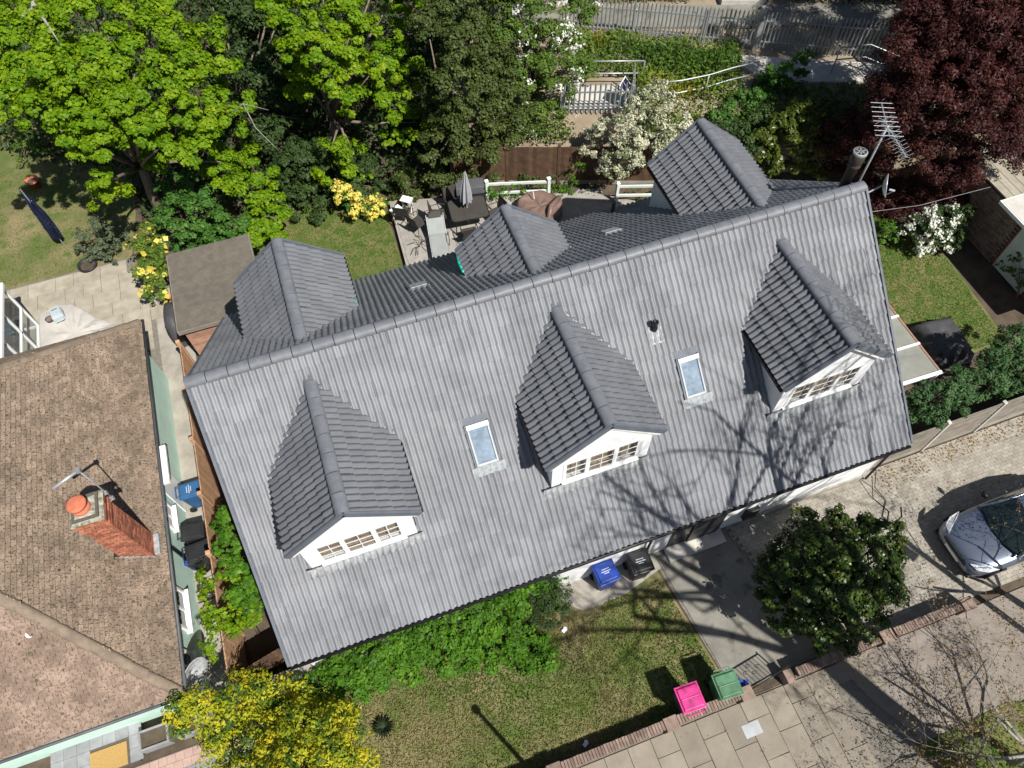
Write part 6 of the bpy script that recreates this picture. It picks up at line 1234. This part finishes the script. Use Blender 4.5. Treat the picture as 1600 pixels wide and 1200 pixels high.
handrail('straight galvanised handrail above the solar panel', [park(2.6,23.45,2), park(3.9,23.4,2), park(5.15,23.35,2)])
handrail('curving galvanised handrail on the weedy bank', [park(5.4,22.1,2), park(6.3,22.2,2), park(7.3,22.45,2), park(8.2,22.8,2), park(9.2,23.1,2)])
handrail('shaded handrail on the concrete landing beside the gates', [park(12.2,23.6,2.1), park(13.3,23.7,2.1), park(14.2,22.9,2.1)])
t = thing('solar_panel', 'small solar panel on a post beside the short palisade fence', 'solar panel', park(4.35,22.3,2.1))
p = Vector(park(4.35,22.3,0)); g = G(); g.tube([(p.x,p.y,2.0),(p.x,p.y,2.75)], .025, 8); g.obj('post', MT['steel'], t)
dn = Vector((.55,-.55,.65)).normalized(); ux = dn.cross(Vector((0,0,1))).normalized(); uy = ux.cross(dn)*-1
q_ = p+Vector((0,0,2.85)); g = G(); g.frame(q_, ux, uy, dn, -.28,.28,-.2,.2,-.015,.015); g.obj('frame', MT['upvc'], t)
for a in (-1, 1):
    g = G(); g.frame(q_, ux, uy, dn, -.25 if a < 0 else .01, -.01 if a < 0 else .25, -.17,.17,.016,.022); g.obj('cell', MT['solar'], t)
g = G(); g.box(p.x-.3,p.x+.1,p.y-.1,p.y+.2,2.08,2.3); g.obj('battery_box', MT['toolgrey'], t, bevel=.02)
# ------------------------------------------------------------------ trees, shrubs, hedges
D1 = 150
plant('maple_tree', 'bright lime green maple, the taller and westernmost, over the dry lawn', 'tree', (-2.0,12.5,0), cl(C_maple_west), 'L_maple', 2000, .105, 1, .17, aspect=.8, sub=7, sr=(.26,.44), shell=.62)
LB = [(-2.37,14.35,7.7),(-2.18,12.78,8.05),(-2.88,12.28,7.95),(-1.91,12.06,8.05),(-1.71,11.4,7.8),(-1.07,13.52,7.7),(-1.04,12.71,7.3),(-.5,12.83,7.3),(-.91,12.03,7.1),(2.32,10.16,5.6),(2.98,9.61,5.6),(1.97,10.17,5.4),(2.46,9.49,5.2),(2.9,8.56,5.0)]
g = G(); g.tube([(-2.5,14.2,6.4),LB[0],LB[1]], [.09,.075,.07], 8); g.tube([LB[1],LB[2]], [.05,.012], 7); g.tube([LB[1],LB[3],LB[4]], [.055,.04,.012], 7)
g.obj('bare_limb', MT['bark_grey'], bpy.data.objects['maple_tree'], True)
for a in ((LB[5],LB[6],LB[8]), (LB[11],LB[9],LB[10]), (LB[9],LB[12],LB[13])):
    g = G(); g.tube(a, [.022,.014,.004], 6); g.obj('bare_limb', MT['bark_grey'], bpy.data.objects['maple_tree'], True)
plant('maple_tree', 'bright green maple between the dark evergreen and the western maple', 'tree', (4.3,13.2,0), cl(C_maple_mid), 'L_maple', 2200, .105, 2, .15, aspect=.8, sub=7, sr=(.26,.44), shell=.62)
plant('evergreen_tree', 'dense dark olive evergreen tree behind the patio table', 'tree', (8.6,11.6,0), cl(C_evergreen), 'L_ever', 2300, .10, 3, .15)
hw = plant('hawthorn_tree', 'green hawthorn dotted with white blossom by the palisade fence', 'tree', (12.1,12.0,1.0), cl(C_hawthorn), 'L_haw', 2200, .095, 4, .13)
crown('blossom', cl(C_hawthorn), MT['L_white'], hw, 900, .08, 44, aspect=.9, shell=.95, pick=lambda p, q: (q > .3) & (p[:,0] > 11.2) & (np.sin(p[:,0]*3)+np.sin(p[:,1]*4+p[:,2]*3) > .2))
ws_ = plant('white_flowering_shrub', 'tall arching shrub covered in cream blossom behind the right-hand rear dormer', 'shrub', (15.0,9.0,.2), cl(C_white_shrub), 'L_whiteshrub', 3600, .085, 5, .06, aspect=.55)
plant('laurel_shrub', 'glossy olive laurel shrub beside the copper-leaved tree', 'shrub', (19.4,7.7,.1), cl(C_laurel), 'L_laurel', 2200, .13, 6, .06, aspect=.5)
plant('sapling', 'small fresh green sapling in front of the palisade gates', 'tree', (20.1,9.2,1.5), cl(C_sapling), 'L_green', 1500, .12, 7, .05, aspect=.75)
plant('bramble_bush', 'mid green bush below the curving handrail', 'shrub', (17.4,8.7,1.0), cl(C_bush_mid), 'L_green', 2200, .11, 8, .04)
plant('copper_tree', 'large dark copper-leaved tree beside the gable end', 'tree', (24.3,6.5,0), cl(C_copper)+cl(C_copper_fill), 'L_copper', 2600, .105, 9, .2, aspect=.38, sub=10)
vb = plant('white_flowering_shrub', 'round white flowering shrub at the end of the side lawn', 'shrub', (22.9,2.4,0), cl(C_viburnum), 'L_dark', 2000, .09, 10)
crown('blossom', cl(C_viburnum), MT['L_white'], vb, 2200, .075, 45, aspect=.9, shell=.9, pick=lambda p, q: (p[:,0] < 23.3) & (np.sin(p[:,0]*7+p[:,2]*5)+np.sin(p[:,1]*9) > -.5))
plant('conifer_bush', 'feathery green conifer bush beside the lean-to canopy', 'shrub', (18.3,-3.6,0), cl(C_conifer_a), 'L_conif', 4200, .11, 11, .06, aspect=.28)
plant('conifer_bush', 'feathery green conifer bush at the right behind the driveway fence', 'shrub', (21.4,-3.4,0), cl(C_conifer_b), 'L_conif', 4200, .11, 12, .06, aspect=.28)
plant('holly_bush', 'round dark glossy holly bush on the driveway', 'shrub', (12.8,-7.4,0), cl(C_holly), 'L_holly', 4600, .085, 13, .09, aspect=.6)
gd = plant('golden_shrub', 'golden yellow shrub in the corner of the front lawn', 'shrub', (-.2,-7.4,0), cl(C_golden), 'L_gold', 1700, .08, 14, .06, aspect=.5, clumpvar=.62, pick=lambda p, q: q > .22)
crown('inner_leaves', cl(C_golden), MT['L_goldin'], gd, 1800, .085, 46, aspect=.5, shell=.3, pick=lambda p, q: q < .42)
plant('hedge', 'leafy bright green border hedge along the front eave', 'hedge', (3.2,-5.4,0), cl(C_hedge), 'L_hedge', 3200, .085, 15, aspect=.7)
plant('box_bush', 'small-leaved dark green bush at the end of the border hedge', 'shrub', (6.1,-5.4,0), cl(C_hedge_dark), 'L_dark', 7000, .05, 16)
az = plant('azalea', 'yellow flowering azalea at the corner of the terrace', 'shrub', (4.9,10.4,0), cl(C_azalea), 'L_green', 900, .09, 17)
crown('blossom', cl(C_azalea), MT['L_yellow'], az, 1900, .09, 47, aspect=.9, shell=.85)
sg_ = plant('rose_shrub', 'yellow-green shrub with pale flowers beside the shed roof', 'shrub', (-2.2,9.8,0), cl(C_shrub_gold), 'L_weed', 2800, .09, 18)
crown('blossom', cl(C_shrub_gold), MT['L_yellow'], sg_, 4, .16, 48, aspect=1, shell=1.0)
plant('lavender_bush', 'grey-green bush at the edge of the stone patio', 'shrub', (-4.0,11.9,0), cl(C_shrub_grey), 'L_grey', 3000, .08, 19)
plant('camellia_bush', 'deep green bush in the shade behind the shed', 'shrub', (0,11.2,0), cl(C_shrub_dark), 'L_green', 1900, .11, 20)
plant('potted_shrub', 'dark shrub near the terracotta pot under the western maple', 'shrub', (-6.9,17.2,0), cl(C_shrub_pot), 'L_haw', 1200, .09, 21)
plant('red_maple', 'small red-leaved maple in the shade of the western maple', 'shrub', (-3.1,13.6,0), cl(C_red_maple), 'L_copper', 1200, .09, 22)
plant('ivy', 'bright ivy growing over the boundary fence', 'climber', (-.9,-2.2,0), cl(C_vine), 'L_hedge', 2800, .10, 23, aspect=.85)
plant('overhanging_vine', 'lime green vine hanging over the side passage', 'climber', (-1.2,-3.3,0), cl(C_vine_gold), 'L_maple', 1300, .10, 24, aspect=.75, pick=lambda p, q: np.sin(p[:,0]*6)+np.sin(p[:,1]*5) > -.6)
plant('background_evergreen', 'shaded evergreen between the two bright maples', 'tree', (1.2,15.5,0), cl(C_back_dark), 'L_dark', 1300, .13, 25, .14)
plant('understorey_bush', 'dark bush under the middle maple behind the rear lawn', 'shrub', (4,12.4,0), cl(C_back_dark_b), 'L_dark', 1800, .12, 26, .05)
plant('ivy', 'low ivy along the pale post-and-rail by the spa', 'climber', (10.4,9.3,0), cl(C_ivy_rail), 'L_hedge', 1700, .08, 27)
plant('ivy', 'narrow ivy climbing the dark back fence', 'climber', (12.3,8.8,0), cl(C_ivy_fence), 'L_hedge', 1700, .08, 28)
plant('garden_bush', 'small bush between the gable end and the white shrub', 'shrub', (21.2,2.9,0), cl(C_yard_bush), 'L_hedge', 1500, .08, 29)
plant('garden_bush', 'pale leafy bush in front of the garage door', 'shrub', (24.4,-1.0,0), cl(C_garage_bush), 'L_weed', 900, .1, 30)
rw = random.Random(51)
plant('bank_thicket', 'dense dark thicket on the bank between the laurel and the white flowering shrub', 'shrub', (17.2,7.4,.2), cl(C_thicket), 'L_dark', 2000, .11, 31, .05)
# trees standing behind the path, out of the top of the picture
for k, (X, Y, s_) in enumerate(((15.5,29.5,1.0),(20,27,1.1),(-1,27,.9),(-8,27,1.0))):
    b = park(X, Y, 2.2 if X > 5 else 0); cs_ = [(b[0]+rw.uniform(-2.4,2.4)*s_, b[1]+rw.uniform(-2.2,2.2)*s_, b[2]+rw.uniform(1.6,6.0)*s_, rw.uniform(.6,.95)) for i in range(44)]
    plant('woodland_tree', ['dark tree behind the palisade gates','dark tree at the far right behind the copper tree','dark tree behind the hawthorn','dark tree at the far left behind the maples'][k], 'tree', b, cs_, 'L_dark', 500, .15, 60+k, .15)
# the clipped rosette by the golden shrub
t = thing('yucca', 'grey-green spiky rosette between the golden shrub and the lawn', 'plant', (1.35,-6.62,0)); g = G(); rr = random.Random(4)
for k in range(34):
    a = k*2.4; e = .25+.5*(k/34); l_ = .34; d = Vector((math.cos(a)*math.cos(e*1.3), math.sin(a)*math.cos(e*1.3), math.sin(e*1.3))); s_ = Vector((-math.sin(a), math.cos(a), 0))*.02
    g.add([Vector((0,0,.05))-s_, Vector((0,0,.05))+s_, d*l_*.6+s_+Vector((0,0,.1)), d*l_+Vector((0,0,.0)), d*l_*.6-s_+Vector((0,0,.1))], [(0,1,2,3,4)])
g.obj('leaves', MT['L_grey'], t, local=True)
# weeds on the bank, lawns of short blades, leaf litter: nobody could count them
def scatter(name, label, cat, polys, dens, size, m, seed, zf, h=.0, aspect=.35, up=.6, var=None, bias=0):
    rng = np.random.default_rng(seed); P = []
    for poly in polys:
        poly = np.array(poly); lo, hi = poly.min(0), poly.max(0); n = int((hi-lo).prod()*dens); q = lo+(hi-lo)*rng.random((n,2)); ins = np.zeros(n, bool); j = len(poly)-1
        for i in range(len(poly)):
            (xi, yi), (xj, yj) = poly[i], poly[j]; c = ((yi > q[:,1]) != (yj > q[:,1])) & (q[:,0] < (xj-xi)*(q[:,1]-yi)/((yj-yi) or 1e-9)+xi); ins ^= c; j = i
        P.append(q[ins])
    q = np.concatenate(P); p = np.column_stack([q, zf(q)+rng.random(len(q))*h])
    if var is not None: k = var(q, rng); p, q = p[k], q[k]
    nn = rng.normal(size=(len(p),3)); nn[:,2] = np.abs(nn[:,2])*up+.15
    pn = .5+.22*np.sin(q[:,0]*1.3+np.sin(q[:,1]*1.1)*1.5)+.22*np.sin(q[:,1]*1.7+q[:,0]*.6)+.14*np.sin(q[:,0]*4.1+np.sin(q[:,1]*3.3)*2)*np.sin(q[:,1]*4.7)
    me = leaf_mesh(name, p, nn, size, MT[m], np.clip(pn*.8+rng.random(len(p))*.4-.06+bias, 0, .999), aspect, rng)
    o = bpy.data.objects.new(name, me); C.objects.link(o); WM[o.name] = Matrix.Identity(4); return tag(o, label, cat, kind='stuff')
flat = lambda z: (lambda q: np.full(len(q), z))
scatter('grass', 'short patchy grass of the front lawn', 'grass', [[(-1.6,-5.0),(9.2,-5.2),(9.7,-8.75),(-1.6,-8.75)]], 1500, .06, 'grass', 71, flat(.008), .035, bias=.13, var=lambda q, r: ~((q[:,0] > 6.3) & (q[:,1] > -5.68+.12*np.sin(q[:,0]*5))))
scatter('grass', 'short grass of the rear lawn', 'grass', [[(.7,5.0),(5.5,5.0),(5.7,11.2),(-.9,11.2)]], 1100, .05, 'grass', 72, flat(.008), .025)
scatter('grass', 'dry grass of the neighbouring lawn', 'grass', [[(-10,11.2),(-3.4,11.2),(-3.4,16),(-10,18)]], 420, .05, 'grass', 73, flat(.008), .02, bias=.16)
scatter('grass', 'green grass of the side lawn', 'grass', [[(17.5,-2.1),(22.9,-2.3),(23.3,1.2),(22.2,4.1),(17.5,4.5)]], 1000, .05, 'grass', 74, flat(.008), .025)
scatter('weeds', 'tall tangled weeds on the bank below the palisade fence', 'weeds', [pk([(2.4,24.0),(8.1,23.4),(8.9,25.0),(9.0,25.2),(2.4,26.4)]), pk([(4.8,22.0),(8.6,22.4),(9.0,24.9),(8.2,24.8),(5.0,24.2)]), pk([(2.0,28.5),(7.6,28.2),(7.4,33),(2,33)])], 480, .15, 'L_weed', 75, lambda q: 2.05+.22*(np.sin(q[:,0]*1.9)*np.sin(q[:,1]*2.3)+.6), .45, .45, .8)
scatter('weeds', 'dark undergrowth beyond the palisade gates', 'weeds', [pk([(10.8,28.0),(20,27.0),(20,33),(11,33)]), pk([(15,20),(22,19),(22,24),(15,24)])], 140, .16, 'L_dark', 76, flat(2.15), .35, .5, .8)
scatter('undergrowth', 'low plants at the foot of the back fence', 'weeds', [pk([(-.5,20.05),(8.5,19.7),(8.2,18.9),(3,19.6)])], 260, .1, 'L_haw', 77, flat(.05), .3, .5, .8, var=lambda q, r: np.sin(q[:,0]*2.2)+r.random(len(q)) > .3)
scatter('undergrowth', 'shady ground cover beneath the maples', 'weeds', [[(-2.5,11.9),(4,11.4),(8,10.8),(11,14),(8,30),(-14,34),(-14,22),(-8,18.5),(-3,15)]], 110, .2, 'L_dark', 78, flat(.05), .9, .6, .8)
scatter('undergrowth', 'ivy and nettles covering the bank above the back fence', 'weeds', [pk([(4.4,21.0),(15,20.4),(15,22.9),(9.7,23.0),(5.2,22.2)]), pk([(-1,21.0),(2.6,21.0),(2.2,21.9),(-1,22)])], 560, .13, 'L_haw', 82, lambda q: 1.5+0*q[:,0], .75, .5, .8)
scatter('weeds', 'rough grass and weeds around the foot of the street tree', 'weeds', [[(13.3,-11.3),(14.6,-14.4),(19,-14.4),(18.5,-12.0),(16,-11.2)]], 260, .09, 'L_weed', 83, flat(.06), .14, .4, .7)
scatter('leaf_litter', 'dry fallen leaves along the driveway fence', 'leaf litter', [[(16.2,-4.74),(23,-4.74),(23,-5.3),(19,-5.25),(16.4,-5.5)]], 170, .055, 'dryleaf', 79, flat(.04), .012, .7, 3)
scatter('leaf_litter', 'scattered dry leaves on the driveway', 'leaf litter', [[(11.5,-5.0),(22,-5.0),(22,-8.6),(12.2,-8.6)]], 3.5, .05, 'dryleaf', 80, flat(.04), .01, .7, 3)
scatter('leaf_litter', 'fallen leaves at the lawn edge and on the footway', 'leaf litter', [[(8.6,-5.7),(9.5,-5.5),(9.7,-7.6),(8.3,-7.6)], [(7.6,-9.1),(13,-9.1),(13,-9.6),(7.6,-9.5)], [(12.5,-9.2),(18,-9.2),(17,-12),(14,-12.5)]], 7, .045, 'dryleaf', 81, flat(.045), .012, .7, 3)
for k, (x, y, lb) in enumerate(((4.85,-6.15,'scrap of pale paper on the lawn beside the hedge'), (5.85,-8.6,'pale crushed carton on the shaded lawn by the brick wall'), (6.35,-5.95,'tiny white scrap on the lawn near the dark bush'))):
    g = G(); g.frame((x,y,.06), (.9,.4,0), (-.4,.9,.1), (0,-.1,1), -.07,.07,-.04,.05,0,.02); g.frame((x+.03,y+.05,.065), (.7,-.6,.3), (.6,.7,0), (-.2,.2,.95), -.04,.05,-.03,.03,0,.012); tag(g.obj('litter', MT['litter']), lb, 'litter')
g = G(); g.tube([(15.95,-5.0,.9),(16.1,-5.25,.12),(16.2,-5.7,.06),(15.85,-6.05,.05),(15.95,-6.4,.05),(16.35,-6.25,.05),(16.5,-6.0,.05)], .012, 6); tag(g.obj('cable', MT['black'], None, True), 'loose black cable trailing from the house corner onto the drive', 'cable')
g = G(); g.tube([(16.0,-5.0,.5),(15.9,-5.5,.06),(16.1,-6.0,.05),(15.8,-6.35,.05),(16.0,-6.8,.05)], .012, 6); tag(g.obj('cable', MT['black'], None, True), 'second black cable looping on the drive by the house corner', 'cable')
g = G(); g.box(9.55,10.0,-9.8,-9.5,.03,.045); t = tag(g.obj('inspection_cover', MT['steel']), 'small grey inspection cover set in the pavement slabs', 'cover')
# ------------------------------------------------------------------ street trees in bud, lamp post and sign (mostly beyond the lower right corner)
def bare_tree(name, label, base, r0, h, seed, limb_dirs, budm='dryleaf', depth=5, twl=1.0, nb=1.0, spread=.55, ratio=(.5,.68), r1=.5, cut=None):
    rng = random.Random(seed); t = thing(name, label, 'tree', base); g = G(); tw = G(); buds = []
    def grow(p, d, ln, r, lv):
        pts = [p]; rad = [r]; n = 4
        for k in range(n):
            d = (d+Vector((rng.uniform(-.16,.16), rng.uniform(-.16,.16), rng.uniform(-.08,.12)))).normalized(); p = p+d*ln/n
            if cut and cut(p): break
            pts.append(p); rad.append(r*(1-.42*(k+1)/n))
            if lv > 0 and k >= 1:
                for q_ in range(1 if lv > 2 else 2):
                    if rng.random() < .8:
                        a = Vector((rng.gauss(0,1), rng.gauss(0,1), rng.gauss(.25,.7))).normalized(); nd = (d*(1-spread)+a*spread).normalized(); grow(p, nd, ln*rng.uniform(.55,.8), rad[-1]*rng.uniform(*ratio), lv-1)
        if len(pts) < 2: return
        (g if r > .03 else tw).tube(pts, rad, 7 if r > .03 else 4, False)
        if lv == 0 and len(pts) > 3:
            for q_ in range(3):
                if rng.random() < .5*nb: buds.append(pts[-1-q_ % 3]+Vector((rng.uniform(-.06,.06),)*3))
    b = Vector(base); fork = b+Vector((0,0,h)); g.tube([b, b+Vector((.05,.03,h*.5)), fork], [r0*1.2, r0, r0*.85], 12)
    for dv, ln in limb_dirs: grow(fork-Vector((0,0,.1)), Vector(dv).normalized(), ln, r0*r1, depth)
    g.obj('trunk', MT['bark_grey'], t, True); tw.obj('twigs', MT['twig'], t)
    r_ = np.random.default_rng(seed); P = np.array([tuple(q) for q in buds]); P = np.repeat(P, 4, 0)+r_.normal(size=(len(P)*4,3))*.05
    me = leaf_mesh('buds', P, r_.normal(size=(len(P),3)), .05, MT[budm], r_.random(len(P)), .6, r_); o = bpy.data.objects.new('buds', me); link(o, t); return t
EDGE = Vector((.665, -.5595, .4947))   # right side of the camera's view, where branches are cut to stay unseen
bare_tree('street_tree', 'bare street tree in bud beyond the lower right corner', (15.0,-14.5,0), .36, 8.0, 5,
          [((-5.2,3.2,4.8),4.8),((-3.2,4.0,4.8),5.6),((-1.4,4.4,5),5.2),((1.2,3.6,5),4.6),((-.5,5.6,5.2),5.2),((-4.6,1.8,5.6),4.6),((3.6,2.8,5),4.6),((-2.4,2.6,6.6),5.2),((.3,2.0,6),4.4),((2.2,5.0,5),5.0),((-3.6,3.6,5.6),5.0)], depth=5, ratio=(.66,.86), r1=.36, nb=.2, cut=lambda p: p.z > 14.2 or (p-CAM).dot(EDGE) < 0)
bare_tree('street_tree', 'twiggy low branches of a street tree across the pavement corner', (15.2,-12.3,0), .11, 1.2, 9,
          [((-.8,.35,.45),1.9),((-.5,.9,.35),1.7),((.3,.9,.5),1.7),((-.9,-.2,.45),1.9),((.9,.5,.5),1.6),((-.7,.6,.7),1.9),((-.95,.1,.25),2.0)], depth=4, spread=.58, nb=.7, ratio=(.55,.75), r1=.4)
bare_tree('street_tree', 'grey leafless bush spreading at the lower right corner', (14.2,-12.0,0), .06, .3, 19,
          [((-.8,.35,.5),1.2),((-.5,.9,.4),1.2),((.3,.9,.6),1.1),((-.9,-.3,.5),1.2),((.9,.3,.5),1.1),((-.2,.4,.9),1.1)], depth=4, spread=.6, nb=.5, ratio=(.55,.75), r1=.4)
bare_tree('street_tree', 'thin budding branches reaching over the bonnet of the car', (18.2,-10.2,0), .1, 2.0, 12,
          [((-.7,.75,.35),1.7),((-.3,1,.4),1.5),((-.95,.25,.3),1.6),((.4,.9,.6),1.3)], depth=4, spread=.55, nb=.8)
t = thing('lamp_post', 'street lamp post below the bottom edge, casting a thin shadow on the lawn', 'lamp post', (5.3,-10.6,0))
g = G(); g.tube([(0,0,0),(0,0,.9),(0,0,1.0),(0,0,5.25)], [.085,.085,.06,.05], 12); g.obj('column', MT['steel'], t, True, local=True)
g = G(); g.lathe((0,0,5.25), [(.05,0),(.1,.05),(.1,.14),(.03,.18)], 12); g.obj('lantern', MT['bin_grey'], t, True, local=True)
t = thing('sign_post', 'street sign on a post beyond the right edge, its shadow on the drive', 'sign', (17.85,-10.75,0), R(25))
g = G(); g.tube([(0,0,0),(0,0,6.0)], [.09,.08], 10); g.obj('post', MT['steel'], t, True, local=True)
g = G(); g.box(-.36,-.09,-.02,.02,5.1,5.75); g.obj('plate', MT['lead'], t, local=True)
